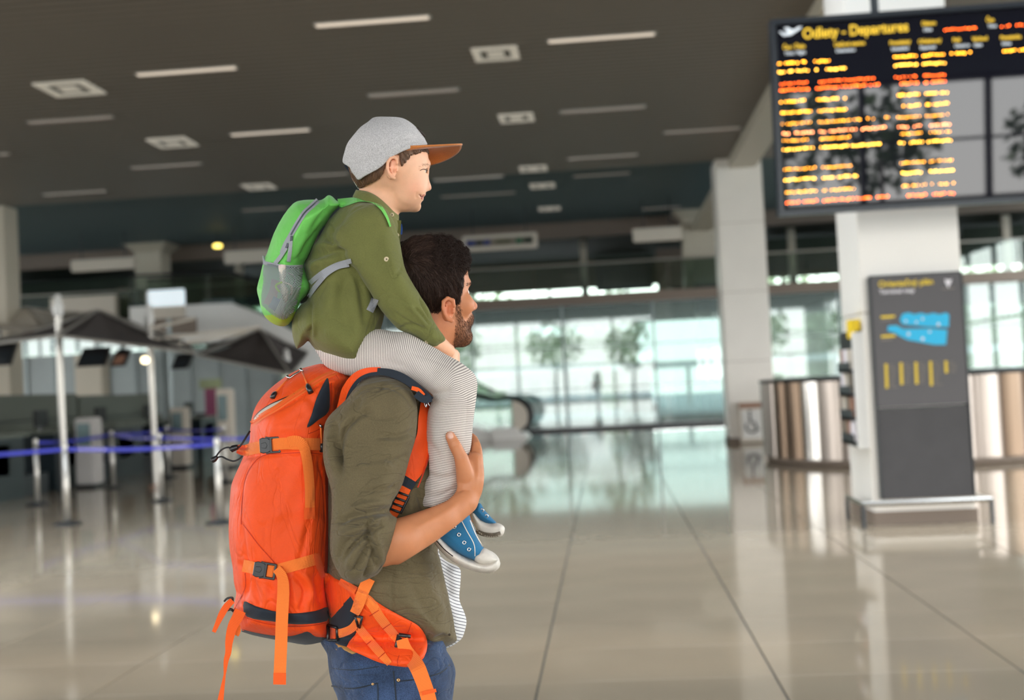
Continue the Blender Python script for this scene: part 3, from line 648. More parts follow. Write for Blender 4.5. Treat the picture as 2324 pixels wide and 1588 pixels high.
appliance(190, 948, 1040, 46, 20, 'greyw', 'white self-service machine behind the second stanchion', 'service_machine')
appliance(402, 925, 1010, 36, 24.6, 'offwhite', 'pale grey self-service machine near the farthest counter', 'service_machine')
appliance(506, 882, 1010, 32, 24, 'offwhite', 'tall pale machine just left of the orange backpack', 'service_machine')
bn_ = empty('banner_stand', (X(480, 940, 29.8), 29.8, 0)); tag(bn_, 'narrow magenta banner stand left of the tall pale machine', 'banner')
x = bn_.location.x; MB().box(x-.16, x+.16, 29.8, 29.83, .1, 1.75, .005).build('banner', M['magenta'], bn_); MB().box(x-.2, x+.2, 29.7, 29.95, 0, .1, .01).build('foot', M['dark'], bn_)
MB().box(x-.3, x+.3, 29.8, 29.84, 1.75, 2.0, .005).build('header', M['hedge'], bn_)
# monitors under canopy
def monitor(a, y0, b, y1, Y, m, label):
    x0, x1 = X(a, y0, Y), X(b, y0, Y); z1, z0 = Z(a, y0, Y), Z(a, y1, Y); t = empty('hanging_monitor', ((x0+x1)/2, Y, z0)); tag(t, label, 'monitor')
    v = [(x0+.05, Y, z1), (x1+.03, Y, z1), (x1-.05, Y-.1, z0), (x0-.04, Y-.1, z0)]; v += [(p[0], p[1]+.08, p[2]) for p in v]
    mk('casing', v, [(3, 2, 1, 0), (4, 5, 6, 7), (0, 1, 5, 4), (1, 2, 6, 5), (2, 3, 7, 6), (3, 0, 4, 7)], M['black'], t)
    v = [(x0+.09, Y-.008, z1-.04), (x1-.01, Y-.008, z1-.04), (x1-.08, Y-.108+.008, z0+.04), (x0, Y-.108+.008, z0+.04)]
    mk('screen', v, [(3, 2, 1, 0)], M[m], t)
    MB().tube([((x0+x1)/2, Y+.06, z1-.05), ((x0+x1)/2, Y+.06, z1+.25)], .02, 6).build('hanger', M['dark'], t)
monitor(-40, 782, 33, 832, 17.5, 'dark', 'black hanging monitor cut by the left edge'); monitor(182, 790, 246, 833, 18, 'dark', 'black hanging monitor under the middle of the canopy')
monitor(258, 793, 292, 832, 18.2, 'copper', 'hanging monitor with brown screen right beside the black one'); monitor(395, 804, 434, 838, 19.5, 'dark', 'small black hanging monitor at the canopy right corner')
# canopies: cloth pyramids on poles
def canopy(apex, corners, label, pole=None, m='canopy'):
    ax = Vector(apex); cs = [Vector(c) for c in corners]; t = empty('fabric_canopy', (ax.x, ax.y, 0)); tag(t, label, 'canopy')
    v = []; f = []; n = 10
    for s in range(len(cs)):
        a, b = cs[s], cs[(s+1) % len(cs)]; base = len(v)
        for i in range(n+1):
            for j in range(n+1):
                u = i/n; w = j/n; p = ax.lerp(a.lerp(b, w), u); p.z -= .35*math.sin(math.pi*u)*(.5+.5*(1-abs(2*w-1)))*(ax.z-min(a.z, b.z))*.6; v.append(p)
        for i in range(n):
            for j in range(n): k = base+i*(n+1)+j; f.append((k, k+1, k+n+2, k+n+1))
    o = mk('cloth', v, f, M[m], t, True); sd = o.modifiers.new('thickness', 'SOLIDIFY'); sd.thickness = .02
    e = MB()
    for s in range(len(cs)): e.tube([cs[s], cs[(s+1) % len(cs)]], .025, 6); e.tube([ax+Vector((0, 0, .02)), cs[s]], .02, 6)
    e.build('frame_tubes', M['steel2'], t)
    for (px, py, Y) in pole or ():
        p = atY(px, py, Y); q = MB().tube([(p.x, p.y, 0), (p.x, p.y, p.z)], .05, 10).build('pole', M['steel2'], t); MB().lathe([(.05, 0), (.08, .02), (.08, .18), (.05, .2), (.07, .25), (.03, .34)], p.x, p.y, 10).build('pole_cap', M['white'], q); bpy.context.view_layer.update(); q.children[0].location.z = p.z-.1
canopy(atY(222, 706, 19), [atY(-60, 785, 17), atY(130, 762, 15.8), atY(442, 800, 18.5), atY(430, 778, 22), atY(60, 760, 22)], 'charcoal pyramid cloth canopy with its peak over the check-in counters', ((132, 702, 17.5), (339, 722, 19.5)))
canopy(atY(60, 700, 25), [atY(-160, 745, 24), atY(130, 748, 23.5), atY(200, 712, 27), atY(-100, 722, 27)], 'pale beige cloth canopy behind the charcoal one at the left', ((-50, 730, 24),), 'offwhite')
canopy(atY(590, 748, 22), [atY(448, 806, 21), atY(660, 850, 20.5), atY(700, 800, 24), atY(480, 780, 24)], 'charcoal canopy corner left of the boy green backpack', ((650, 820, 22),))
arms = [o for o in C.objects if o.name == 'fabric_canopy'][0]
for (a, b, c, d) in ((345, 770, 590, 742), (350, 790, 560, 752), (345, 745, 440, 722)):
    MB().tube([atY(a, b, 19.4), atY(c, d, 20.6)], .03, 6).build('arm', M['offwhite'], arms)
p = atY(329, 817, 19.2); dl = tag(MB().lathe([(.01, -.06), (.06, -.03), (.06, .03), (.02, .06)], p.x, p.y, 12).build('pole_lamp', M['lampbright'], None, True), 'small round glowing lamp on the second canopy pole', 'lamp'); dl.location.z = p.z
MB().tube([(p.x, p.y, .03), (p.x+.08, p.y+.25, .05)], .015, 6).build('bracket', M['copper'], dl)
# luggage boxes / low cream wall panels above canopy at left
for k, (a, b, y0, y1, Y, m, lb) in enumerate(((112, 262, 676, 730, 33.5, 'offwhite', 'beige upper wall panel above the charcoal canopy'), (345, 440, 724, 760, 30, 'brown', 'low brown panel under the lit white screen'))):
    x0, x1 = X(a, y0, Y), X(b, y0, Y); tag(MB().box(x0, x1, Y, Y+.25, Z(a, y1, Y), Z(a, y0, Y), .02).build('wall_panel', M[m]), kind='structure')

# ================================================================== STANCHIONS
def stanchion(px, pyb, label):
    g = atZ(px, pyb, 0); t = empty('barrier_post', (g.x, g.y, 0)); tag(t, label, 'barrier post', 'belt barrier posts')
    MB().lathe([(.17, 0), (.17, .02), (.05, .035), (.03, .05)], g.x, g.y, 20).build('base', M['dark'], t, True)
    MB().lathe([(.036, .03), (.036, .93)], g.x, g.y, 14).build('pole', M['steel2'], t, True)
    MB().lathe([(.032, .90), (.034, .91), (.034, .98), (.028, 1.0)], g.x, g.y, 14).build('head', M['steel2'], t, True); return g
sp = {}
for k, (px, pyb, lb) in enumerate(((-330, 1215, 'barrier post outside the left edge holding the lower blue belt'), (86, 1146, 'thin barrier post nearest the left edge'), (154, 1190, 'thick barrier post second from the left edge, on the near row'), (258, 1107, 'barrier post in the middle of the left half with the black base hidden'), (368, 1137, 'barrier post third of the tall ones, left of a thinner far one'),
     (383, 1083, 'thin far barrier post just right of a nearer one'), (500, 1187, 'nearest thick barrier post beside the orange backpack'), (513, 1094, 'far barrier post partly behind the nearest thick one'), (700, 1150, 'barrier post hidden behind the orange backpack'))):
    sp[k] = stanchion(px, pyb, lb)
def belt(i, j, label, z=.93):
    a, b = sp[i].copy(), sp[j].copy(); d = (b-a).normalized(); a = a+d*.03; b = b-d*.03; L = (b-a).length; up = Vector((0, 0, .023)); nv = Vector((d.y, -d.x, 0))*.002
    if nv.y > 0: nv = -nv
    n = 12; v = []; f = []
    for k in range(n+1):
        c = a.lerp(b, k/n)+Vector((0, 0, z-.03*math.sin(math.pi*k/n))); v += [c-up-nv, c+up-nv, c+up+nv, c-up+nv]
    for k in range(n):
        q = 4*k
        for e in range(4): f.append((q+e, q+(e+1) % 4, q+4+(e+1) % 4, q+4+e))
    t = tag(mk('barrier_belt', v, f, M['belt']), label, 'barrier belt', 'blue barrier belts')
    k_ = 0
    s = .18
    while s < L-.5:
        m = MB(); c0 = a+d*s; 
        for w in range(5):
            zz = z-.03*math.sin(math.pi*(s+w*.09)/L); c = a+d*(s+w*.09)+Vector((0, 0, zz))+nv*1.6; m.add([c-up*.35, c-up*.35+d*.06, c+up*.35+d*.06, c+up*.35], [(0, 1, 2, 3)])
        m.build('belt_print', M['beltmark'], t); s += 1.15
belt(0, 2, 'blue belt running off the left edge from the second post'); belt(2, 6, 'long lowest blue belt on the near row of posts'); belt(1, 3, 'blue belt from the post nearest the left edge to the next far one'); belt(3, 5, 'far blue belt between the middle post and the thin far post')
belt(4, 8, 'blue belt running behind the orange backpack from the third tall post'); belt(3, 4, 'short blue belt between two mid row posts'); belt(5, 7, 'highest blue belt, far right of the barrier rows')
# ================================================================== SOFT BODY TOOLKIT
# bodies, clothes and bags are grown as solids on a small local grid (1 unit = 1/1060 m, w = depth)
D0, PM = 2.48, 1060.0
_R, _U, _F = (np.array(v) for v in (RT, UP, FW)); _C = np.array(CAM)
def toW(P):
    P = np.asarray(P, float); z = (D0+P[:, 2]/PM)[:, None]
    return _C+z*(_F+_R*((P[:, 0]-CX)/FPX)[:, None]-_U*((P[:, 1]-CY)/FPX)[:, None])
def tw(p): return Vector(toW(np.array([p]))[0])
def smooth_poly(pts, closed=True, sub=4):
    p = np.array(pts, float); n = len(p); out = []
    rngi = range(n) if closed else range(n-1)
    for i in rngi:
        g = (lambda k: p[k % n]) if closed else (lambda k: p[min(max(k, 0), n-1)])
        a, b, c, d = g(i-1), g(i), g(i+1), g(i+2)
        for s in range(sub):
            t = s/sub; out.append(.5*((2*b)+(-a+c)*t+(2*a-5*b+4*c-d)*t*t+(-a+3*b-3*c+d)*t**3))
    if not closed: out.append(p[-1])
    return np.array(out)
def pdist(x, y, poly, closed=True):
    d = np.full(x.shape, 1e9); ins = np.zeros(x.shape, bool); n = len(poly)
    for i in range(n if closed else n-1):
        ax, ay = poly[i][:2]; bx_, by_ = poly[(i+1) % n][:2]; ex, ey = bx_-ax, by_-ay
        L = ex*ex+ey*ey+1e-9; t = np.clip(((x-ax)*ex+(y-ay)*ey)/L, 0, 1)
        d = np.minimum(d, (x-ax-t*ex)**2+(y-ay-t*ey)**2)
        if closed and ay != by_:
            c = (ay > y) != (by_ > y); ins ^= c & (x < (bx_-ax)*(y-ay)/(by_-ay)+ax)
    d = np.sqrt(d); return np.where(ins, -d, d) if closed else d
class Vol:
    def __init__(s, b, h, base=None):
        s.h = h; s.b = b
        s.x = np.arange(b[0], b[1]+h, h, dtype=np.float32); s.y = np.arange(b[2], b[3]+h, h, dtype=np.float32); s.z = np.arange(b[4], b[5]+h, h, dtype=np.float32)
        s.f = np.full((len(s.x), len(s.y), len(s.z)), 50, np.float32)
    def sl(s, bb, m):
        ix = [max(0, int((bb[0]-m-s.x[0])/s.h)), min(len(s.x), int((bb[1]+m-s.x[0])/s.h)+2)]
        iy = [max(0, int((bb[2]-m-s.y[0])/s.h)), min(len(s.y), int((bb[3]+m-s.y[0])/s.h)+2)]
        iz = [max(0, int((bb[4]-m-s.z[0])/s.h)), min(len(s.z), int((bb[5]+m-s.z[0])/s.h)+2)]
        return (slice(*ix), slice(*iy), slice(*iz))
    def _blend(s, q, g, k, mode):
        f = s.f[q]
        if mode == 'sub': f[...] = smax(f, -g, k)
        elif mode == 'and': f[...] = smax(f, g, k)
        else: f[...] = smin(f, g, k)
    def ell(s, c, r, k=6, yaw=0, tilt=0, mode='add'):
        R_ = max(r); q = s.sl((c[0]-R_, c[0]+R_, c[1]-R_, c[1]+R_, c[2]-R_, c[2]+R_), k+8)
        X_ = s.x[q[0]][:, None, None]-c[0]; Y_ = s.y[q[1]][None, :, None]-c[1]; Z_ = s.z[q[2]][None, None, :]-c[2]
        if yaw: ca, sa = math.cos(yaw), math.sin(yaw); X_, Z_ = X_*ca+Z_*sa, -X_*sa+Z_*ca
        if tilt: ca, sa = math.cos(tilt), math.sin(tilt); X_, Y_ = X_*ca+Y_*sa, -X_*sa+Y_*ca
        k0 = np.sqrt((X_/r[0])**2+(Y_/r[1])**2+(Z_/r[2])**2); k1 = np.sqrt((X_/r[0]**2)**2+(Y_/r[1]**2)**2+(Z_/r[2]**2)**2)+1e-6
        s._blend(q, k0*(k0-1)/k1, k, mode); return s
    def cone(s, a, b, ra, rb, k=6, zs=1.0, mode='add'):
        R_ = max(ra, rb); Rz = R_*zs
        q = s.sl((min(a[0], b[0])-R_, max(a[0], b[0])+R_, min(a[1], b[1])-R_, max(a[1], b[1])+R_, min(a[2], b[2])-Rz, max(a[2], b[2])+Rz), k+8)
        X_ = s.x[q[0]][:, None, None]-a[0]; Y_ = s.y[q[1]][None, :, None]-a[1]; Z_ = (s.z[q[2]][None, None, :]-a[2])/zs
        e = np.array([b[0]-a[0], b[1]-a[1], (b[2]-a[2])/zs]); L = (e*e).sum()+1e-9
        t = np.clip((X_*e[0]+Y_*e[1]+Z_*e[2])/L, 0, 1)
        d = np.sqrt((X_-t*e[0])**2+(Y_-t*e[1])**2+(Z_-t*e[2])**2)-(ra+t*(rb-ra))
        s._blend(q, d, k, mode); return s
    def chain(s, pts, k=6, zs=1.0, mode='add'):   # pts: (x,y,w,r)
        for a, b in zip(pts[:-1], pts[1:]): s.cone(a[:3], b[:3], a[3], b[3], k, zs, mode)
        return s
    def pillow(s, poly, T, R, w0=0, k=6, sub=4, mode='add'):
        p = smooth_poly(poly, True, sub) if sub else np.array(poly, float)
        x_, y_ = s.x[:, None], s.y[None, :]; gx_, gy_ = np.broadcast_arrays(x_, y_)
        d2 = pdist(gx_.astype(np.float64), gy_.astype(np.float64), p)
        T_ = T(gx_, gy_) if callable(T) else T; W_ = w0(gx_, gy_) if callable(w0) else w0
        a = np.maximum(d2+R, 0)/R
        T3 = T_[:, :, None] if np.ndim(T_) else T_; W3 = W_[:, :, None] if np.ndim(W_) else W_
        g = (np.sqrt(a[:, :, None]**2+((s.z[None, None, :]-W3)/T3)**2)-1)*np.minimum(R, T3)
        s._blend((slice(None),)*3, g.astype(np.float32), k, mode); return s
    def clip(s, poly, k=3, sub=4, zmax=None):
        p = smooth_poly(poly, True, sub) if sub else np.array(poly, float)
        gx_, gy_ = np.broadcast_arrays(s.x[:, None], s.y[None, :]); d2 = pdist(gx_.astype(float), gy_.astype(float), p)[:, :, None].astype(np.float32)
        s.f[...] = smax(s.f, d2, k); return s
    def merge(s, o, k=4):   # o: another Vol on the same lattice
        i = [int(round((o.x[0]-s.x[0])/s.h)), int(round((o.y[0]-s.y[0])/s.h)), int(round((o.z[0]-s.z[0])/s.h))]
        q = tuple(slice(max(0, i[a]), min(s.f.shape[a], i[a]+o.f.shape[a])) for a in range(3))
        r = tuple(slice(q[a].start-i[a], q[a].stop-i[a]) for a in range(3))
        s.f[q] = smin(s.f[q], o.f[r], k); return s
    def sub(s, b): # lattice aligned sub volume
        al = lambda v, o: o+round((v-o)/s.h)*s.h
        return Vol((al(b[0], s.b[0]), al(b[1], s.b[0]), al(b[2], s.b[2]), al(b[3], s.b[2]), al(b[4], s.b[4]), al(b[5], s.b[4])), s.h)
    def mesh(s, relax=1):
        f = s.f.copy(); f[0] = f[-1] = 9; f[:, 0] = f[:, -1] = 9; f[:, :, 0] = f[:, :, -1] = 9
        nx, ny, nz = f.shape; sg = f < 0
        c = np.zeros((nx-1, ny-1, nz-1), np.uint8)
        for i in (0, 1):
            for j in (0, 1):
                for k in (0, 1): c += sg[i:nx-1+i, j:ny-1+j, k:nz-1+k]
        ci = np.argwhere((c > 0) & (c < 8)); idx = np.full(c.shape, -1, np.int64); idx[tuple(ci.T)] = np.arange(len(ci))
        acc = np.zeros((len(ci), 3)); cnt = np.zeros(len(ci))
        cor = [(0,0,0),(1,0,0),(0,1,0),(1,1,0),(0,0,1),(1,0,1),(0,1,1),(1,1,1)]
        vals = [f[ci[:, 0]+a, ci[:, 1]+b, ci[:, 2]+d] for a, b, d in cor]
        for a, b in ((0,1),(2,3),(4,5),(6,7),(0,2),(1,3),(4,6),(5,7),(0,4),(1,5),(2,6),(3,7)):
            va, vb = vals[a], vals[b]; m = (va < 0) != (vb < 0); t = np.where(m, va/np.where(m, va-vb, 1), 0)
            pa, pb = np.array(cor[a]), np.array(cor[b]); pt = pa+(pb-pa)*t[:, None]
            acc += pt*m[:, None]; cnt += m
        V = (ci+acc/cnt[:, None])*s.h+np.array([s.x[0], s.y[0], s.z[0]])
        F = []
        for ax in range(3):
            o1, o2 = (ax+1) % 3, (ax+2) % 3
            sh = [slice(0, n) for n in f.shape]; a_ = list(sh); b_ = list(sh); a_[ax] = slice(0, -1); b_[ax] = slice(1, None)
            e = sg[tuple(a_)] != sg[tuple(b_)]; q = np.argwhere(e)
            q = q[(q[:, o1] > 0) & (q[:, o2] > 0) & (q[:, o1] < f.shape[o1]-1) & (q[:, o2] < f.shape[o2]-1)]
            s0 = sg[tuple(q.T)]
            def g(d1, d2):
                r = q.copy(); r[:, o1] -= d1; r[:, o2] -= d2; return idx[tuple(r.T)]
            quad = np.stack([g(1, 1), g(0, 1), g(0, 0), g(1, 0)], 1)
            quad[~s0] = quad[~s0][:, ::-1]; F.append(quad)
        F = np.concatenate(F); F = F[(F >= 0).all(1)]
        for _ in range(relax): V = laplace(V, F, .5)
        return V, F
def smin(a, b, k):
    h = np.clip(.5+.5*(b-a)/k, 0, 1); return b*(1-h)+a*h-k*h*(1-h)
def smax(a, b, k): return -smin(-a, -b, k)
def laplace(V, F, w):
    n = len(V); acc = np.zeros_like(V); cnt = np.zeros(n)
    for a, b in ((0, 1), (1, 2), (2, 3), (3, 0)):
        for i, j in ((a, b), (b, a)):
            for d in range(3): acc[:, d] += np.bincount(F[:, i], V[F[:, j], d], n)
            cnt += np.bincount(F[:, i], minlength=n)
    return V*(1-w)+acc/np.maximum(cnt, 1)[:, None]*w
def normals(V, F):
    n = np.cross(V[F[:, 2]]-V[F[:, 0]], V[F[:, 3]]-V[F[:, 1]]); N = np.zeros_like(V)
    for k in range(4):
        for d in range(3): N[:, d] += np.bincount(F[:, k], n[:, d], len(V))
    return N/(np.linalg.norm(N, axis=1)[:, None]+1e-9)
def folds(V, F, strokes, near=True, wmax=None, gain=1.0):
    """strokes: (points, amplitude, width): + ridge, - crease, pressed into the cloth along its normal"""
    N = normals(V, F); nz = (-N[:, 2]) if near else np.ones(len(V)); wgt = np.clip(nz*1.6+.2, 0, 1); disp = np.zeros(len(V))
    for pts, amp, wd in strokes:
        p = smooth_poly(pts, False, 5); lo, hi = p.min(0)-wd*3, p.max(0)+wd*3
        m = (V[:, 0] > lo[0]) & (V[:, 0] < hi[0]) & (V[:, 1] > lo[1]) & (V[:, 1] < hi[1])
        if wmax is not None: m &= V[:, 2] < wmax
        if not m.any(): continue
        x, y = V[m, 0], V[m, 1]; best = np.full(m.sum(), 1e9); tt = np.zeros(m.sum()); n = len(p)
        for i in range(n-1):
            ex, ey = p[i+1]-p[i]; L = ex*ex+ey*ey+1e-9; t = np.clip(((x-p[i][0])*ex+(y-p[i][1])*ey)/L, 0, 1)
            d = (x-p[i][0]-t*ex)**2+(y-p[i][1]-t*ey)**2; u = d < best; best[u] = d[u]; tt[u] = (i+t[u])/(n-1)
        tap = np.clip(np.minimum(tt, 1-tt)*5+.15, 0, 1)
        disp[m] += amp*np.exp(-best/(wd*wd))*tap
    return V+N*(disp*wgt*gain)[:, None]
TREES = {}
def grow(name, V, F, material, parent=None, key=None, mats=None, matfn=None, attr=None, tint=None):
    me = bpy.data.meshes.new(name); me.from_pydata(toW(V).tolist(), [], F[:, ::-1].tolist() if False else F.tolist()); me.materials.append(material)
    for m_ in mats or (): me.materials.append(m_)
    if matfn is not None:
        c = V[F].mean(1); me.polygons.foreach_set('material_index', matfn(c).astype(np.int32))
    if attr is not None:
        for an, av in attr.items(): a_ = me.attributes.new(an, 'FLOAT', 'POINT'); a_.data.foreach_set('value', np.asarray(av, np.float32))
    if tint is not None:
        a_ = me.attributes.new('tint', 'FLOAT_COLOR', 'POINT'); a_.data.foreach_set('color', np.concatenate([tint, np.ones((len(V), 1))], 1).astype(np.float32).ravel())
    me.update(); me.polygons.foreach_set('use_smooth', [True]*len(me.polygons))
    # make sure faces point outwards
    o = bpy.data.objects.new(name, me); C.objects.link(o)
    if parent: o.parent = parent
    if key: TREES[key] = BVHTree.FromPolygons([tuple(v) for v in V], F.tolist())
    return o
def hit(px, py, keys):
    best = None
    for k in keys:
        r = TREES[k].ray_cast(Vector((px, py, -900)), Vector((0, 0, 1)))
        if r[0] is not None and (best is None or r[0].z < best): best = r[0].z
    return best
def fillw(w):
    w = np.array([np.nan if a is None else a for a in w], float); n = len(w); ok = ~np.isnan(w)
    if not ok.any(): return None
    return np.interp(np.arange(n), np.where(ok)[0], w[ok])
def ribbon(name, pts, width, material, parent, keys=None, off=2.5, thick=3, cross=4, step=6, sm=2, ws=None, flat=False, edge=0):
    """webbing laid over the surfaces in keys (or through given depths ws); width may vary along the way"""
    p = smooth_poly([q[:2] for q in pts], False, 8); L = np.concatenate([[0], np.cumsum(np.linalg.norm(np.diff(p, axis=0), axis=1))])
    n = max(3, int(L[-1]/step)+1); t = np.linspace(0, L[-1], n); P = np.stack([np.interp(t, L, p[:, i]) for i in (0, 1)], 1)
    wd = np.interp(t/L[-1], np.linspace(0, 1, len(width)), width) if isinstance(width, (list, tuple)) else np.full(n, width)
    T = np.gradient(P, axis=0); T /= np.linalg.norm(T, axis=1)[:, None]+1e-9; Nn = np.stack([-T[:, 1], T[:, 0]], 1)
    us = np.linspace(-.5, .5, cross+1); G = P[:, None]+Nn[:, None]*(wd[:, None]*us)[:, :, None]
    if ws is not None:
        tt = np.linspace(0, 1, len(ws)); Wc = np.interp(t/L[-1], tt, ws); Wg = np.repeat(Wc[:, None], cross+1, 1)
        if sm: 
            for _ in range(sm): Wg[1:-1] = (Wg[:-2]+2*Wg[1:-1]+Wg[2:])/4
    else:
        Wg = np.stack([(lambda a: a if a is not None else np.full(n, np.nan))(fillw([hit(G[i, j, 0], G[i, j, 1], keys) for i in range(n)])) for j in range(cross+1)], 1)
        for j in range(cross+1):
            if np.isnan(Wg[:, j]).any(): Wg[:, j] = np.nanmean(Wg, axis=1)
        if flat: Wg[:] = Wg.min(1)[:, None]
        raw = Wg.copy()
        for _ in range(sm): Wg[1:-1] = (Wg[:-2]+2*Wg[1:-1]+Wg[2:])/4
        Wg = np.minimum(Wg, raw+.5)
    A = np.dstack([G, Wg-off-thick]); B = np.dstack([G, Wg-off+.5]); m = cross+1
    V = np.concatenate([A.reshape(-1, 3), B.reshape(-1, 3)]); o = n*m; F = []
    for i in range(n-1):
        for j in range(cross):
            a = i*m+j; F.append((a, a+1, a+m+1, a+m)); F.append((o+a+m, o+a+m+1, o+a+1, o+a))
        F.append((i*m, i*m+m, o+i*m+m, o+i*m)); a = i*m+cross; F.append((a+m, a, o+a, o+a+m))
    for j in range(cross): F.append((j+1, j, o+j, o+j+1)); a = (n-1)*m+j; F.append((a, a+1, o+a+1, o+a))
    me = bpy.data.meshes.new(name); me.from_pydata(toW(V).tolist(), [], F); me.materials.append(material)
    uu = np.concatenate([np.repeat(t, m)]*2); vv = np.concatenate([np.tile(us, n)]*2)
    a_ = me.attributes.new('run', 'FLOAT', 'POINT'); a_.data.foreach_set('value', uu.astype(np.float32))
    me.update(); ob = bpy.data.objects.new(name, me); C.objects.link(ob); ob.parent = parent
    return ob
from mathutils.geometry import delaunay_2d_cdt
def patch(name, poly, material, parent, keys, off=0, thick=4, edge=4, grid=7, sub=4, key=None, bulge=0, w0=None):
    """a padded panel of outline poly lying on the surfaces in keys"""
    p = smooth_poly(poly, True, sub) if sub else np.array(poly, float); n = len(p)
    gx_, gy_ = np.meshgrid(np.arange(p[:, 0].min(), p[:, 0].max(), grid), np.arange(p[:, 1].min(), p[:, 1].max(), grid))
    d = pdist(gx_.ravel(), gy_.ravel(), p); inn = np.stack([gx_.ravel(), gy_.ravel()], 1)[d < -grid*.45]
    ring = []
    c = p.mean(0); Tn = np.roll(p, -1, 0)-np.roll(p, 1, 0); nn = np.stack([-Tn[:, 1], Tn[:, 0]], 1); nn /= np.linalg.norm(nn, axis=1)[:, None]+1e-9
    pts = [Vector(q) for q in p]+[Vector(q) for q in inn]
    r = delaunay_2d_cdt(pts, [(i, (i+1) % n) for i in range(n)], [], 1, 1e-4)
    P = np.array([tuple(v) for v in r[0]]); F = [tuple(f) for f in r[2]]
    dd = -pdist(P[:, 0], P[:, 1], p); dd = np.maximum(dd, 0)
    W = [hit(a, b, keys) for a, b in P] if keys else [w0]*len(P)
    ok = np.array([w is not None for w in W])
    if not ok.all():
        okP = P[ok]; okW = np.array([w for w in W if w is not None])
        for i in np.where(~ok)[0]: W[i] = okW[np.argmin(((okP-P[i])**2).sum(1))] if len(okW) else 0
    W = np.array(W, float); prof = np.sqrt(np.clip(dd/edge, 0, 1)*(2-np.clip(dd/edge, 0, 1)))
    top = W-off-thick*(.25+.75*prof)-bulge*np.clip(dd/(dd.max()+1e-6), 0, 1)**.6; m = len(P)
    V = np.concatenate([np.column_stack([P, top]), np.column_stack([P, W-off+1.0])])
    ec = {}
    for f in F:
        for a, b in zip(f, f[1:]+f[:1]): ec[(a, b)] = 1
    side = [(a, b) for (a, b) in ec if (b, a) not in ec]
    FF = [f[::-1] for f in F]+[tuple(i+m for i in f) for f in F]+[(a, b, b+m, a+m) for a, b in side]
    me = bpy.data.meshes.new(name); me.from_pydata(toW(V).tolist(), [], FF); me.materials.append(material); me.update()
    me.polygons.foreach_set('use_smooth', [True]*len(me.polygons))
    o = bpy.data.objects.new(name, me); C.objects.link(o)
    if parent: o.parent = parent
    if key: TREES[key] = BVHTree.FromPolygons([tuple(v) for v in V], FF)
    return o
def wtube(name, pts, r, material, parent, n=6, sub=5):   # pts (x,y,w)
    p = smooth_poly(pts, False, sub) if sub else np.array(pts, float); W_ = toW(p); rr = r/PM if not isinstance(r, (list, tuple)) else list(np.interp(np.linspace(0, 1, len(p)), np.linspace(0, 1, len(r)), r)/PM)
    return MB().tube([Vector(q) for q in W_], rr, n).build(name, material, parent, True)
def disc(name, c, r, material, parent, h=2.5, n=16, hole=0, tilt=0):   # button / eyelet facing the camera side; c=(x,y,w)
    prof_ = [(hole, 0), (hole, -h*.6), (hole+.15*(r-hole), -h), (r*.85, -h), (r, -h*.55), (r, 0)]
    V = []; F = []
    for q, dz in prof_:
        for k in range(n): a = 2*math.pi*k/n; V.append((c[0]+q*math.cos(a), c[1]+q*math.sin(a), c[2]+dz+tilt*q*math.cos(a)))
    for i in range(len(prof_)-1):
        for k in range(n): F.append((i*n+k, i*n+(k+1) % n, (i+1)*n+(k+1) % n, (i+1)*n+k))
    if hole == 0: F.append(tuple((2)*n+k for k in range(n)))
    me = bpy.data.meshes.new(name); me.from_pydata(toW(np.array(V)).tolist(), [], F); me.materials.append(material); me.update(); me.polygons.foreach_set('use_smooth', [True]*len(me.polygons))
    o = bpy.data.objects.new(name, me); C.objects.link(o); o.parent = parent; return o
def strands(name, key, V, N, sel, dirfn, material, parent, count, seg, step, lift, rad, jit=.35, wave=0, seed=1):
    r_ = np.random.default_rng(seed); ids = np.where(sel)[0]
    if not len(ids): return None
    ids = r_.choice(ids, count); tree = TREES[key]; vv = []; ff = []
    for i in ids:
        p = V[i]+r_.normal(0, 1.2, 3); nrm = N[i]; line = [p+nrm*(-.5)]; d = None; ph = r_.random()*6.28; L_ = step*r_.uniform(.7, 1.25)
        lf = lift*r_.uniform(.5, 1.4); jd = r_.normal(0, jit, 3)
        for s_ in range(seg):
            dr = np.array(dirfn(p))+jd; dr = dr-nrm*dr.dot(nrm); dr /= np.linalg.norm(dr)+1e-9
            side = np.cross(dr, nrm); q = p+dr*L_+side*wave*math.sin(ph+s_*1.9)
            co, no, _, _ = tree.find_nearest(Vector(q))
            if co is None: break
            nrm = np.array(no);
            if nrm.dot(N[i]) < 0: nrm = -nrm
            p = np.array(co); line.append(p+nrm*lf*((s_+1)/seg)**.7)
        if len(line) < 3: continue
        line = np.array(line); k0 = len(vv); m = len(line)
        for j, q in enumerate(line):
            t = line[min(j+1, m-1)]-line[max(j-1, 0)]; t /= np.linalg.norm(t)+1e-9; u = np.cross(t, nrm); u /= np.linalg.norm(u)+1e-9; w_ = np.cross(t, u)
            rr = rad*(1-.85*j/(m-1))
            for a in (0, 2.094, 4.188): vv.append(q+(u*math.cos(a)+w_*math.sin(a))*rr)
        for j in range(m-1):
            for a in range(3): ff.append((k0+j*3+a, k0+j*3+(a+1) % 3, k0+j*3+3+(a+1) % 3, k0+j*3+3+a))
    me = bpy.data.meshes.new(name); me.from_pydata(toW(np.array(vv)).tolist(), [], ff); me.materials.append(material); me.update(); me.polygons.foreach_set('use_smooth', [True]*len(me.polygons))
    o = bpy.data.objects.new(name, me); C.objects.link(o); o.parent = parent; o['kind'] = 'stuff'; return o
def inpoly(V, poly): return pdist(V[:, 0], V[:, 1], np.array(poly, float)) < 0
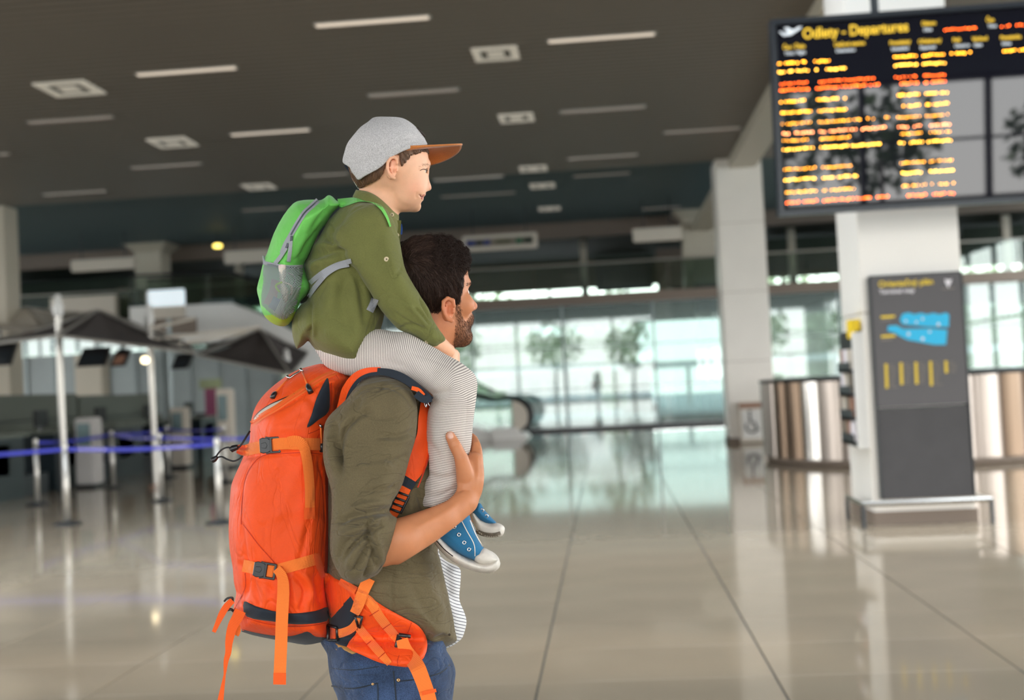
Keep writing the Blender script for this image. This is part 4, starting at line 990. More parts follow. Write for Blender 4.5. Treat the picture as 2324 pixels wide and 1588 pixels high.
# ---- cloth and skin materials
def cloth(name, col, grain=700, ga=.10, wr=(28, .35, .006), sheen=.15, rough=.85, mottled=.06, weave=None, crease=0, stretch=(1, 1, 1)):
    m = mat(name, col, rough, spec=.25, sheen=sheen); nt = m.node_tree; p = nt.nodes['Principled BSDF']; tc = nt.nodes.new('ShaderNodeTexCoord')
    n1 = nt.nodes.new('ShaderNodeTexNoise'); n1.inputs['Scale'].default_value = grain; n1.inputs['Detail'].default_value = 2
    n2 = nt.nodes.new('ShaderNodeTexNoise'); n2.inputs['Scale'].default_value = 18; n2.inputs['Detail'].default_value = 4
    n3 = nt.nodes.new('ShaderNodeTexNoise'); n3.inputs['Scale'].default_value = wr[0]; n3.inputs['Detail'].default_value = 3; n3.inputs['Distortion'].default_value = .8
    for n in (n1, n2, n3): nt.links.new(tc.outputs['Object'], n.inputs['Vector'])
    def mr(src, a):
        r = nt.nodes.new('ShaderNodeMapRange'); r.inputs['From Min'].default_value = .3; r.inputs['From Max'].default_value = .7
        r.inputs['To Min'].default_value = 1-a; r.inputs['To Max'].default_value = 1+a; nt.links.new(src, r.inputs[0]); return r.outputs[0]
    mu = nt.nodes.new('ShaderNodeMath'); mu.operation = 'MULTIPLY'; nt.links.new(mr(n1.outputs[0], ga), mu.inputs[0]); nt.links.new(mr(n2.outputs[0], mottled), mu.inputs[1])
    mx = nt.nodes.new('ShaderNodeMix'); mx.data_type = 'RGBA'; mx.blend_type = 'MULTIPLY'; mx.inputs[0].default_value = 1; mx.inputs[6].default_value = col
    nt.links.new(mu.outputs[0], mx.inputs[7]); nt.links.new(mx.outputs[2], p.inputs['Base Color'])
    b1 = nt.nodes.new('ShaderNodeBump'); b1.inputs['Strength'].default_value = wr[1]; b1.inputs['Distance'].default_value = wr[2]; nt.links.new(n3.outputs[0], b1.inputs['Height'])
    if crease:
        n4 = nt.nodes.new('ShaderNodeTexNoise'); n4.inputs['Scale'].default_value = 11; n4.inputs['Detail'].default_value = 2; n4.inputs['Distortion'].default_value = 1.2
        mp = nt.nodes.new('ShaderNodeMapping'); mp.inputs['Scale'].default_value = stretch; nt.links.new(tc.outputs['Object'], mp.inputs[0]); nt.links.new(mp.outputs[0], n4.inputs['Vector'])
        s_ = nt.nodes.new('ShaderNodeMath'); s_.operation = 'SUBTRACT'; s_.inputs[1].default_value = .5; nt.links.new(n4.outputs[0], s_.inputs[0])
        a_ = nt.nodes.new('ShaderNodeMath'); a_.operation = 'ABSOLUTE'; nt.links.new(s_.outputs[0], a_.inputs[0])
        r_ = nt.nodes.new('ShaderNodeMapRange'); r_.interpolation_type = 'SMOOTHSTEP'; r_.inputs['From Max'].default_value = .05; nt.links.new(a_.outputs[0], r_.inputs[0])
        b0 = nt.nodes.new('ShaderNodeBump'); b0.inputs['Strength'].default_value = crease; b0.inputs['Distance'].default_value = .004; nt.links.new(r_.outputs[0], b0.inputs['Height']); nt.links.new(b0.outputs[0], b1.inputs['Normal'])
    b2 = nt.nodes.new('ShaderNodeBump'); b2.inputs['Strength'].default_value = .25; b2.inputs['Distance'].default_value = .0005; nt.links.new(n1.outputs[0], b2.inputs['Height']); nt.links.new(b1.outputs[0], b2.inputs['Normal'])
    nt.links.new(b2.outputs[0], p.inputs['Normal']); m['mixnode'] = mx.name; return m
def striped(name, base, dark, period, duty, attr_='run', **k):
    m = cloth(name, base, **k); nt = m.node_tree; mx = nt.nodes[m['mixnode']]
    at = nt.nodes.new('ShaderNodeAttribute'); at.attribute_name = attr_
    dv = nt.nodes.new('ShaderNodeMath'); dv.operation = 'DIVIDE'; dv.inputs[1].default_value = period; nt.links.new(at.outputs['Fac'], dv.inputs[0])
    fr = nt.nodes.new('ShaderNodeMath'); fr.operation = 'FRACT'; nt.links.new(dv.outputs[0], fr.inputs[0])
    lt = nt.nodes.new('ShaderNodeMath'); lt.operation = 'LESS_THAN'; lt.inputs[1].default_value = duty; nt.links.new(fr.outputs[0], lt.inputs[0])
    c = nt.nodes.new('ShaderNodeMix'); c.data_type = 'RGBA'; c.inputs[6].default_value = base; c.inputs[7].default_value = dark
    nt.links.new(lt.outputs[0], c.inputs[0]); nt.links.new(c.outputs[2], mx.inputs[6]); return m
def skinmat(name, col):
    m = mat(name, col, .48, spec=.35, sss=.12); nt = m.node_tree; p = nt.nodes['Principled BSDF']
    at = nt.nodes.new('ShaderNodeAttribute'); at.attribute_name = 'tint'; tc = nt.nodes.new('ShaderNodeTexCoord')
    n = nt.nodes.new('ShaderNodeTexNoise'); n.inputs['Scale'].default_value = 60; n.inputs['Detail'].default_value = 5; nt.links.new(tc.outputs['Object'], n.inputs['Vector'])
    r = nt.nodes.new('ShaderNodeMapRange'); r.inputs['To Min'].default_value = .9; r.inputs['To Max'].default_value = 1.1; nt.links.new(n.outputs[0], r.inputs[0])
    mx = nt.nodes.new('ShaderNodeMix'); mx.data_type = 'RGBA'; mx.blend_type = 'MULTIPLY'; mx.inputs[0].default_value = 1
    nt.links.new(at.outputs['Color'], mx.inputs[6]); nt.links.new(r.outputs[0], mx.inputs[7]); nt.links.new(mx.outputs[2], p.inputs['Base Color'])
    b = nt.nodes.new('ShaderNodeBump'); b.inputs['Strength'].default_value = .2; b.inputs['Distance'].default_value = .0008
    n2 = nt.nodes.new('ShaderNodeTexNoise'); n2.inputs['Scale'].default_value = 500; nt.links.new(tc.outputs['Object'], n2.inputs['Vector']); nt.links.new(n2.outputs[0], b.inputs['Height']); nt.links.new(b.outputs[0], p.inputs['Normal'])
    return m
def tint_of(V, base, spots):   # spots: ((x,y,w), radius(3), colour, strength)
    t = np.repeat(np.array([base[:3]]), len(V), 0)
    for c, r, col, st in spots:
        q = np.exp(-(((V-np.array(c))/np.array(r))**2).sum(1))*st; t = t*(1-q[:, None])+np.array(col[:3])*q[:, None]
    return t
M['skin1'] = skinmat('tanned_skin', rgb(212, 150, 115)); M['skin2'] = skinmat('fair_skin', rgb(240, 190, 158))
M['shirt1'] = cloth('dark_olive_linen', rgb(104, 93, 68), 600, .16, (22, .5, .008), .1, crease=.45, stretch=(.8, .8, 2.2)); M['shirt2'] = cloth('olive_green_cotton', rgb(110, 112, 62), 500, .08, (24, .35, .006), .12, crease=.22, stretch=(1, 1, .7))
M['orange'] = cloth('orange_red_nylon', rgb(246, 84, 26), 900, .05, (14, .5, .010), .05, .55, .04, crease=.3, stretch=(1.6, 1.6, .6)); M['orange_d'] = cloth('deep_orange_seam_shade', rgb(196, 54, 26), 600, .15, (20, .3, .006), .05, .7)
M['navyc'] = cloth('near_black_fabric', rgb(36, 44, 54), 900, .12, (20, .2, .004), .1, .7)
M['web'] = striped('orange_webbing', rgb(255, 134, 58), rgb(242, 118, 46), 3.2, .5, grain=900, ga=.04, wr=(10, .1, .003), mottled=.03)
M['web2'] = striped('deep_orange_webbing', rgb(252, 104, 40), rgb(238, 92, 34), 3.2, .5, grain=900, ga=.04, wr=(10, .1, .003), mottled=.03)
M['greyweb'] = striped('grey_webbing', rgb(168, 170, 176), rgb(152, 154, 160), 3.0, .5, grain=900, ga=.05, wr=(10, .1, .003), mottled=.03)
M['green'] = cloth('bright_green_nylon', rgb(118, 206, 98), 900, .04, (18, .5, .007), .05, .55, .04); M['lime'] = cloth('lime_nylon', rgb(170, 205, 58), 900, .04, (18, .4, .006), .05, .55)
M['denim'] = cloth('blue_denim', rgb(54, 72, 102), 500, .34, (20, .5, .008), .1, .9, .42, crease=.5, stretch=(.7, .7, 1.6))
M['canvas'] = cloth('teal_blue_canvas', rgb(48, 116, 158), 800, .10, (30, .2, .003), .1)
M['rubber'] = mat('scuffed_white_rubber', rgb(222, 216, 206), .6, noise=(60, .10, 6)); M['soleg'] = mat('worn_grey_sole', rgb(120, 110, 98), .8, noise=(80, .4, 5))
M['capg'] = cloth('grey_marl_cap_wool', rgb(190, 187, 187), 520, .26, (20, .25, .004), .2, .9, .05); M['suede'] = cloth('tan_suede', rgb(196, 118, 56), 500, .12, (30, .2, .002), .4, .9, .12)
M['leather'] = mat('dark_leather_patch', rgb(48, 38, 30), .5); M['tanleather'] = mat('tan_waist_patch', rgb(170, 130, 70), .6)
M['trouser'] = striped('pinstriped_cotton', rgb(230, 221, 212), rgb(146, 136, 132), 3.9, .42, grain=800, ga=.08, wr=(26, .4, .005), mottled=.04)
M['tee'] = striped('white_tee_navy_stripes', rgb(226, 226, 226), rgb(44, 48, 66), 7.4, .2, grain=900, ga=.05, wr=(20, .3, .005), mottled=.03)
M['hair1'] = mat('dark_brown_hair', rgb(44, 30, 24), .75, spec=.25); M['hair1b'] = mat('brown_hair_strand', rgb(70, 48, 38), .5, spec=.4); M['beardh'] = mat('brown_stubble', rgb(118, 78, 50), .6); M['beardd'] = mat('dark_stubble', rgb(58, 38, 28), .6)
M['hair2'] = mat('boy_brown_hair', rgb(104, 74, 52), .5); M['hair2b'] = mat('boy_light_hair_strand', rgb(142, 106, 78), .45)
M['eyew'] = mat('eye_white', rgb(225, 218, 212), .15); M['iris'] = mat('dark_iris', rgb(40, 28, 22), .1); M['button'] = mat('cream_button', rgb(214, 196, 160), .35); M['thread'] = mat('dark_thread', rgb(60, 50, 36), .8)
M['metal'] = mat('nickel', rgb(190, 190, 192), .25, 1.0); M['buckle'] = mat('black_buckle_plastic', rgb(34, 34, 36), .32); M['brass'] = mat('brass_rivet', rgb(200, 160, 110), .3, 1.0)
M['zip'] = mat('grey_zip_teeth', rgb(88, 90, 100), .5); M['ziporange'] = mat('orange_zip_tape', rgb(238, 104, 34), .6); M['nail'] = mat('finger_nail', rgb(226, 178, 158), .25)
# ================================================================== THE MAN
def frame(cx, al):
    ca, sa = math.cos(al), math.sin(al)
    return lambda f, s, y: (cx+ca*f+sa*s, y, sa*f-ca*s)
A1 = math.radians(30); h1 = frame(974, A1)
v = Vol((720, 1116, 530, 1500, -324, 280), 2.5)
hd = v.sub((860, 1110, 530, 860, -140, 150))
E = lambda c, r, k=8, **q: hd.ell(c, r, k, yaw=A1, **q)
E(h1(-5, 0, 632), (99, 88, 76)); E(h1(30, 0, 690), (66, 92, 58), 14); E(h1(44, 0, 745), (52, 46, 47), 14); E(h1(84, 0, 764), (24, 22, 26), 10); E(h1(80, 0, 722), (29, 30, 34), 10)
E(h1(88, 0, 640), (14, 10, 36), 10); E(h1(70, 44, 690), (22, 24, 16), 12); E(h1(70, -44, 690), (22, 24, 16), 12)
hd.cone(h1(92, 0, 662), h1(114, 0, 694), 8, 11, 7); E(h1(104, 10, 700), (9, 7, 6), 4); E(h1(104, -10, 700), (9, 7, 6), 4)
E(h1(98, 0, 720), (12, 5, 22), 5); E(h1(97, 0, 730), (12, 5, 20), 4)
for s_ in (31, -31): E(h1(95, s_, 664), (9, 8, 14), 6, mode='sub')
hd.cone((978, 735, 4), (948, 862, 0), 55, 46, 14)
hd.clip([(870, 600), (930, 535), (1010, 535), (1057.6, 605), (1064.4, 627), (1069.5, 640.5), (1070, 652), (1066, 664.3), (1068, 671), (1075.7, 681.3), (1084.4, 690.4), (1086.8, 697), (1083, 704), (1077.5, 709.7), (1076.4, 714), (1078.5, 720.5), (1075.5, 726.7), (1077, 733), (1073.5, 744.8), (1076, 763), (1076.4, 774), (1070, 783.3), (1057.6, 788.5), (1044, 792.4), (1036, 799), (1033, 808), (1040, 860), (860, 870), (850, 700)], 2.5)
# ears
for w_, sg_ in ((-70, -1),):
    hd.ell((1017, 702, w_+2), (15, 28, 9), 5, tilt=.12)
    hd.chain([(1031, 694, w_-6, 4), (1028, 681, w_-8, 4.4), (1015.5, 676.5, w_-10, 4.6), (1006.5, 684, w_-11, 4.6), (1005.5, 698, w_-11, 4.4), (1009.5, 712, w_-10, 4.2), (1017, 723, w_-8, 5), (1025, 727.5, w_-6, 5.5)], 2)
    hd.chain([(1014, 691, w_-6, 2.6), (1013, 704, w_-7, 3), (1019, 716, w_-6, 3)], 2)
    hd.ell((1021, 703, w_-9), (6, 12, 9), 3, mode='sub'); hd.ell((1029, 706, w_-6), (4, 6, 4), 3)
hd.ell(h1(2, -78, 702), (14, 28, 9), 5, yaw=A1)
v.merge(hd, 2)
v.ell((1010, 885, 10), (66, 50, 62), 12); v.chain([(940, 935, 0, 62), (890, 1150, 0, 62), (885, 1450, 0, 56)], 14, 1.4)
v.chain([(880, 925, -150, 42), (880, 925, 150, 42)], 14)
v.chain([(866, 930, 205, 46), (840, 1230, 235, 38), (930, 1200, 215, 36), (1030, 1120, 190, 26), (1055, 1070, 175, 24)], 12)   # far arm
for yy in (1015, 1035, 1055, 1075): v.chain([(1060, yy+12, 175, 11), (1074, yy, 130, 10), (1062, yy, 92, 9)], 3)
v.chain([(866, 930, -195, 40), (822, 1250, -256, 36)], 12)
arm = v.sub((760, 1114, 960, 1340, -320, -10))
arm.chain([(822, 1258, -254, 34), (866, 1244, -250, 40), (910, 1228, -246, 51), (1000, 1180, -205, 40), (1050, 1142, -182, 32)], 10, .92)
arm.chain([(1052, 1138, -180, 31), (1068, 1095, -168, 33), (1074, 1050, -148, 24)], 10, .75)          # back of the hand
arm.ell((1050, 1060, -172), (20, 34, 20), 8, tilt=-.25)                                                 # ball of the thumb
arm.chain([(1056, 1080, -180, 21), (1046, 1040, -192, 16.5), (1033, 1009, -196, 14.5), (1022, 990, -194, 12.5)], 4)
arm.chain([(1080, 1050, -142, 16), (1084, 1014, -118, 15), (1074, 994, -84, 13.5), (1052, 988, -58, 11)], 3)      # index
arm.chain([(1083, 1068, -125, 16), (1088, 1034, -96, 14.5), (1078, 1014, -60, 13), (1054, 1010, -42, 11)], 3)
arm.chain([(1084, 1088, -112, 15), (1088, 1060, -80, 13.5), (1076, 1040, -48, 12.5), (1052, 1036, -34, 10.5)], 3)
arm.chain([(1080, 1106, -104, 14), (1084, 1084, -72, 12), (1074, 1066, -44, 11), (1052, 1062, -32, 9.5)], 3)
arm.clip([(780, 1330), (770, 1230), (860, 1176), (901.6, 1174), (949.3, 1160.8), (1005.7, 1139.7), (1028, 1124), (1037, 1108), (1035.5, 1085), (1034, 1062), (1030, 1038), (1020, 1020), (1013.5, 1003), (1010.5, 989), (1014, 979), (1021, 976), (1030, 981), (1039, 995), (1050, 1013), (1061, 1031), (1066, 1030), (1062, 1010), (1063, 992), (1069, 982), (1079, 987), (1087, 998.6), (1094, 1019.8), (1097.3, 1055), (1099, 1083), (1093.8, 1118.5), (1083, 1150), (1062, 1171), (1026.8, 1199.6), (984.5, 1231), (935, 1263), (900, 1284), (857, 1304)], 3)
v.merge(arm, 3)
V, F = v.mesh(1)
V = folds(V, F, [([(1036, 1116), (1052, 1110), (1066, 1112)], -2.2, 4), ([(1037, 1108), (1048, 1104)], -1.5, 3), ([(1026, 1012), (1034, 1006), (1042, 1006)], -1.2, 3), ([(1028, 1018), (1040, 1012)], -.8, 2.5),
    ([(1066, 1040), (1072, 1075), (1070, 1110)], 1.6, 5), ([(1082, 1030), (1084, 1070), (1078, 1110)], 1.4, 4), ([(1084, 1003), (1088, 1010), (1092, 1016)], -1.2, 3), ([(940, 1200), (1000, 1170), (1040, 1140)], 2.0, 8)])
B1 = rgb(202, 134, 94); beard = [(1037, 684), (1046, 700), (1050, 722), (1058, 730), (1068, 712), (1078, 710), (1082, 722), (1076, 730), (1078, 745), (1080, 770), (1072, 786), (1056, 791), (1042, 797), (1033, 806), (1028, 792), (1031, 765), (1034, 735), (1033, 705)]
t = tint_of(V, B1, [((1018, 700, -80), (20, 26, 14), rgb(226, 128, 98), .5), ((1084, 696, 50), (14, 14, 60), rgb(216, 136, 104), .6), ((1020, 985, -205), (9, 9, 16), rgb(232, 170, 145), .6), ((1078, 724, 45), (7, 7, 30), rgb(176, 96, 82), .8), ((985, 760, -50), (40, 40, 60), rgb(206, 138, 102), .7)])
db = -pdist(V[:, 0], V[:, 1], smooth_poly(beard)); q = np.clip(db/12, 0, 1)*.42*(V[:, 1] < 815); t = t*(1-q[:, None])+np.array(rgb(128, 88, 62)[:3])*q[:, None]
man = grow('person', V, F, M['skin1'], None, 'man', tint=t)
tag(man, 'bearded dark-haired man in olive shirt and jeans carrying a boy on his shoulders', 'person')
MV, MN = V, normals(V, F)
# eyes, brow
for s_ in (31, -31):
    c = h1(74, s_, 665); e = MB(); W_ = tw(c); bm = bmesh.new(); bmesh.ops.create_uvsphere(bm, u_segments=14, v_segments=10, radius=12/PM)
    e.add([(v_.co+W_)[:] for v_ in bm.verts], [[q_.index for q_ in f_.verts] for f_ in bm.faces]); bm.free(); eb = e.build('eye', M['eyew'], man, True)
    wtube('iris', [h1(85.2, s_, 665), h1(86.4, s_, 665)], 5, M['iris'], eb, 10, 0)
patch('thumb_nail', [(1015, 988), (1017, 980), (1022, 978), (1027, 983), (1029, 992), (1024, 996), (1018, 995)], M['nail'], man, ['man'], 0, 1.2, 3, 4)
# hair
hv = Vol((850, 1080, 520, 760, -130, 160), 3)
hv.ell(h1(-6, 0, 630), (109, 93, 86), 5, yaw=A1); hv.cone((1010, 566, 10), (1046, 588, 30), 26, 20, 10)
hairpoly = [(905, 556), (919, 546), (939.7, 539), (957.9, 536.5), (985, 538), (1012, 541), (1035, 547), (1050.8, 556), (1057.5, 570), (1060.5, 590), (1058, 602), (1053, 612), (1050, 620), (1047.5, 640), (1044, 656), (1042, 672), (1041, 690), (1038, 704), (1033.5, 700), (1030, 682), (1022, 674), (1010, 674), (1002, 684), (1000, 695), (991, 712), (984, 722), (975, 735), (940, 742), (880, 705), (862, 620), (880, 575)]
hv.clip(hairpoly, 2.5)
V, F = hv.mesh(1); r_ = np.random.default_rng(3)
N = normals(V, F); ph = V[:, 0]*.22+V[:, 1]*.10; V = V+N*(1.6*np.sin(ph+2*np.sin(V[:, 1]*.09))+1.0*np.sin(V[:, 0]*.5-V[:, 1]*.31))[:, None]
hair = grow('hair', V, F, M['hair1'], man, 'hair1'); N = normals(V, F)
def hdir(p):
    x, y = p[0]-926, p[1]-602; r = math.hypot(x, y)+1e-6; x, y = x/r, y/r
    sw = .55; dx, dy = x*1.0-y*sw*.6, y*1.0+x*sw*.6+.35
    if p[1] > 650: dx *= .5; dy += .7
    if p[1] < 575 and p[0] > 950: dx += .6; dy -= .25
    return (dx, dy, .25)
sel = (V[:, 2] < 60)
strands('hair_strands', 'hair1', V, N, sel, hdir, M['hair1b'], hair, 3400, 5, 9, 4, .72, .22, 1.0, 5)
strands('hair_strands', 'hair1', V, N, sel, hdir, M['hair1'], hair, 3400, 5, 9, 5, .85, .28, 1.2, 6)
strands('hair_curls', 'hair1', V, N, sel & (V[:, 0] > 985) & (V[:, 1] < 610), lambda p: (.5, -.4+.3*math.sin(p[0]*.2), .1), M['hair1'], hair, 1300, 6, 4.5, 9, 1.0, .8, 3.4, 7)
sel = inpoly(MV, beard) & (MV[:, 1] < 815) & (MV[:, 2] < 70)
strands('beard', 'man', MV, MN, sel, lambda p: (.35, 1, .1), M['beardh'], man, 2400, 2, 3.0, 2.4, .30, .5, 0, 8)
strands('beard', 'man', MV, MN, sel, lambda p: (.3, 1, .1), M['beardd'], man, 1100, 2, 3.0, 2.2, .30, .5, 0, 9)
b_ = inpoly(MV, [(1054, 644), (1074, 638), (1076, 645), (1056, 650)]); strands('eyebrow', 'man', MV, MN, b_ & (MV[:, 2] < 60), lambda p: (1, -.1, .4), M['beardd'], man, 110, 3, 3.2, .6, .35, .08, 0, 10)

# ---- jeans
gp = proj(tw((880, 1588, 0)) - Vector((0, 0, tw((880, 1588, 0)).z)))[1]      # floor line under him
v = Vol((700, 1080, 1440, 2420, -210, 210), 5)
v.pillow([(743, 1440), (743, 1484), (747, 1524), (755, 1558), (767, 1588), (775, 1650), (800, 1720), (900, 1740), (985, 1720), (1015, 1650), (1026.6, 1588), (1032, 1546), (1034, 1521), (1025, 1495), (1011, 1472), (1000, 1440)], 160, 95, sub=3)
for s_ in (-1, 1): v.chain([(885, 1620, s_*80, 88), (880, 1960, s_*88, 66), (872, 2330, s_*92, 50)], 20)
V, F = v.mesh(1)
V = folds(V, F, [([(747, 1517), (800, 1521), (870, 1512), (935, 1520), (1000, 1522)], -2, 3), ([(893, 1520), (900, 1600), (905, 1700)], 2.2, 4), ([(752, 1554), (800, 1560), (856, 1548)], 2.2, 4), ([(857, 1550), (857, 1590)], 2, 3), ([(758, 1570), (810, 1573), (856, 1566)], -1.5, 3),
    ([(985, 1520), (1005, 1500), (1012, 1490)], -2.5, 5), ([(900, 1545), (950, 1538), (1000, 1524), (1018, 1505)], -2.6, 4), ([(900, 1552), (960, 1545), (1005, 1530)], 2, 4), ([(1020, 1500), (1028, 1530), (1024, 1570)], -3, 5), ([(770, 1500), (820, 1506)], 1.5, 6)])
jeans = grow('jeans', V, F, M['denim'], man, 'jeans')
disc('rivet', (904, 1543, hit(904, 1543, ['jeans'])), 4.2, M['brass'], jeans, 2.5, 14, 1.2)
disc('rivet', (846, 1552, hit(846, 1552, ['jeans'])), 3.2, M['brass'], jeans, 2.0, 12, .8)
ribbon('pocket_hem', [(752, 1556), (800, 1562), (857, 1550)], 3, M['navyc'], jeans, ['jeans'], 0, 1)
ribbon('seam', [(893, 1522), (900, 1600), (905, 1690)], 3.2, M['navyc'], jeans, ['jeans'], 0, 1)
ribbon('pocket_hem', [(902, 1546), (950, 1540), (1000, 1526), (1022, 1506)], 3, M['navyc'], jeans, ['jeans'], 0, 1)
ribbon('pocket_hem', [(857, 1550), (858, 1575), (857, 1610)], 2.4, M['navyc'], jeans, ['jeans'], 0, 1)
ribbon('waist_seam', [(746, 1515), (800, 1520), (860, 1512)], 2, M['navyc'], jeans, ['jeans'], 0, 1)
patch('waist_patch', [(761, 1459), (800, 1468), (812, 1480), (800, 1484), (762, 1474)], M['tanleather'], jeans, ['jeans'], 1, 2, 2, 8, 0)
for s_ in (-1, 1):
    sv = Vol((800, 1090, 2300, 2440, s_*92-60, s_*92+60), 5); gy_ = gp
    sv.pillow([(812, gy_-6), (815, gy_-60), (850, gy_-75), (900, gy_-70), (950, gy_-45), (1010, gy_-34), (1040, gy_-18), (1042, gy_-2), (1000, gy_), (900, gy_), (830, gy_)], 44, 30, s_*92, sub=3)
    V, F = sv.mesh(1); grow('shoe', V, F, M['navyc'], man)
# ---- striped tee (body under the shirt)
v = Vol((780, 1070, 1180, 1500, -170, 170), 4)
v.pillow([(980, 1190), (996, 1254), (1016, 1274), (1043, 1288), (1045.5, 1313), (1042.5, 1359), (1053, 1387), (1059, 1410), (1053.5, 1436), (1045, 1452), (1015, 1470), (960, 1477), (900, 1476), (820, 1470), (800, 1300), (850, 1190)], 46, 30, sub=3)
V, F = v.mesh(1); V = folds(V, F, [([(1012, 1275), (1020, 1330), (1018, 1360)], -5, 8), ([(1040, 1372), (1030, 1360), (1020, 1330)], -4, 6), ([(1035, 1300), (1034, 1350)], 4, 8)], wmax=60)
grow('striped_tee', V, F, M['tee'], man, 'tee', attr={'run': V[:, 1]-V[:, 0]*.42+2.5*np.sin(V[:, 0]*.09)+.0*V[:, 2]})
# ---- olive shirt
v = Vol((720, 1052, 846, 1488, -336, 250), 4)
v.pillow([(775, 915), (806, 880), (828, 863), (853, 857), (890, 860), (930, 875), (965, 885), (990, 905), (1010, 950), (1020, 1010), (1022, 1070), (1014, 1140), (1000, 1200), (994, 1251), (1000, 1268), (1011, 1308), (1025, 1370), (1033.7, 1410), (1039.4, 1449), (1030, 1460), (1016.7, 1467), (988, 1477), (971, 1472.7), (950, 1464), (900, 1462), (800, 1466), (752, 1462), (744, 1410), (736, 1300), (733, 1200), (732, 1035), (737, 965), (752, 938)], lambda x, y: 172-.0*x-np.clip((y-1150)/300, 0, 1)*22, 105, sub=3)
V, F = v.mesh(1); TREES['torso'] = BVHTree.FromPolygons([tuple(q) for q in V], F.tolist())
SLP = [(787, 905), (806.4, 877.6), (828.5, 861), (853.5, 855.4), (886.7, 858), (914.4, 869), (931, 883), (942, 902.5), (947.7, 930), (946.3, 966), (942, 999.5), (931, 1035.5), (922.7, 1066), (914.4, 1096.5), (903.3, 1118.7), (890, 1138), (884, 1158), (892, 1170), (902, 1177), (900, 1213.7), (889.3, 1249), (861, 1296), (843.5, 1310), (817, 1322), (800.8, 1325), (778, 1313.6), (766.7, 1296.6), (755, 1274), (749.7, 1251), (749, 1225), (751, 1188), (754, 1150), (752, 1112), (740, 1071.5), (733, 1035.5), (733.5, 999.5), (737, 960.7), (753.7, 935.8)]
sl = v.sub((724, 960, 848, 1340, -336, -80))
sl.pillow(SLP, lambda x, y: 62+np.clip((1000-y)/140, 0, 1)*12, 52, lambda x, y: -172-np.clip((y-870)/330, 0, 1)*86, sub=2)
v.merge(sl, 10)
fs = v.sub((750, 950, 860, 1330, 60, 250)); fs.chain([(866, 930, 170, 62), (835, 1100, 195, 66), (825, 1260, 195, 56)], 12, .8); v.merge(fs, 12)
V, F = v.mesh(1)
SH1 = [([(775, 1078), (770, 1030), (778, 985), (806, 950), (842, 928)], -12, 8), ([(762, 950), (760, 985), (764, 1020), (772, 1050)], -9, 8), ([(792, 1010), (800, 960), (830, 935)], 6, 9), ([(748, 985), (752, 1030), (760, 1070)], 6, 9),
    ([(870, 992), (905, 989), (944, 975)], -4, 5), ([(850, 1002), (900, 1004), (942, 994)], 3, 6), ([(860, 1040), (900, 1042), (930, 1032)], -4, 5), ([(800, 1060), (850, 1058), (900, 1062)], 3, 8), ([(905, 1106), (860, 1112), (820, 1110)], -4, 6),
    ([(888, 1158), (850, 1162), (800, 1172), (762, 1186)], -9, 7), ([(892, 1142), (850, 1143), (790, 1155)], 5, 8), ([(880, 1172), (850, 1185), (800, 1205), (765, 1222)], 6, 8), ([(868, 1188), (835, 1210), (800, 1240), (775, 1270)], -10, 6),
    ([(845, 1178), (834, 1196), (838, 1222), (850, 1250), (855, 1290)], -9, 5), ([(856, 1176), (852, 1210), (862, 1250), (866, 1284)], 5, 8), ([(838, 1230), (820, 1262), (800, 1300)], -8, 5), ([(832, 1218), (806, 1250), (786, 1290)], 5, 6), ([(848, 1252), (838, 1285), (826, 1316)], -7, 5), ([(800, 1216), (775, 1245), (765, 1270)], -6, 6),
    ([(800, 905), (830, 880), (862, 876), (900, 885), (925, 905), (935, 930)], -2.5, 3), ([(862, 868), (865, 880), (850, 888)], -3, 3), ([(770, 1090), (762, 1130), (762, 1180)], 4, 10), ([(885, 930), (878, 1000), (870, 1080), (872, 1140)], 3, 18), ([(820, 900), (806, 930), (800, 960)], -4, 8),
    ([(893, 1290), (890, 1340), (893, 1400)], -2.5, 3), ([(960, 1300), (985, 1350), (1010, 1400)], 4, 12), ([(985, 1240), (1000, 1300), (1015, 1370), (1028, 1420)], 3, 5), ([(930, 1310), (950, 1360), (990, 1420)], -4, 12), ([(1018, 1440), (990, 1452), (965, 1440)], -6, 8), ([(1000, 1462), (975, 1450)], 5, 6), ([(925, 1130), (935, 1160), (925, 1200)], 4, 8), ([(945, 1110), (960, 1150), (965, 1200)], -5, 7), ([(905, 1300), (930, 1295), (960, 1290)], -4, 8)]
V = folds(V, F, SH1, gain=1.5)
shirt = grow('olive_shirt', V, F, M['shirt1'], man, 'shirt')
ribbon('sleeve_cuff_edge', [(902, 1177), (900, 1214), (889, 1249), (862, 1294), (848, 1306)], 4, M['shirt1'], shirt, ['shirt'], 1, 2, 2)
disc('rivet', (1020, 1440, hit(1012, 1432, ['shirt'])), 3, M['thread'], shirt, 2)
# ================================================================== THE BOY
A2 = math.radians(12); h2 = frame(882, A2)
v = Vol((690, 1152, 270, 1266, -192, 210), 2.5)
hd = v.sub((770, 1000, 272, 560, -120, 130))
E = lambda c, r, k=8, **q: hd.ell(c, r, k, yaw=A2, **q)
E(h2(-2, 0, 362), (93, 84, 76)); E(h2(36, 0, 410), (58, 66, 60), 14); E(h2(46, 30, 426), (30, 28, 24), 12); E(h2(46, -30, 426), (30, 28, 24), 12); E(h2(30, 0, 446), (52, 36, 46), 12); E(h2(64, 0, 466), (18, 17, 20), 8)
hd.cone(h2(84, 0, 400), h2(92, 0, 424), 6, 9, 5); E(h2(84, 8, 428), (8, 6, 5.5), 3); E(h2(84, -8, 428), (8, 6, 5.5), 3); E(h2(84, 0, 372), (12, 10, 30), 8)
E(h2(76, 0, 440), (9, 4.5, 17), 4); E(h2(74, 0, 451), (8, 4.5, 15), 3)
hd.chain([(965, 445.5, 14, 1.6), (958, 446.5, -4, 2.0), (953, 443, -14, 1.6)], 1.5, mode='sub')
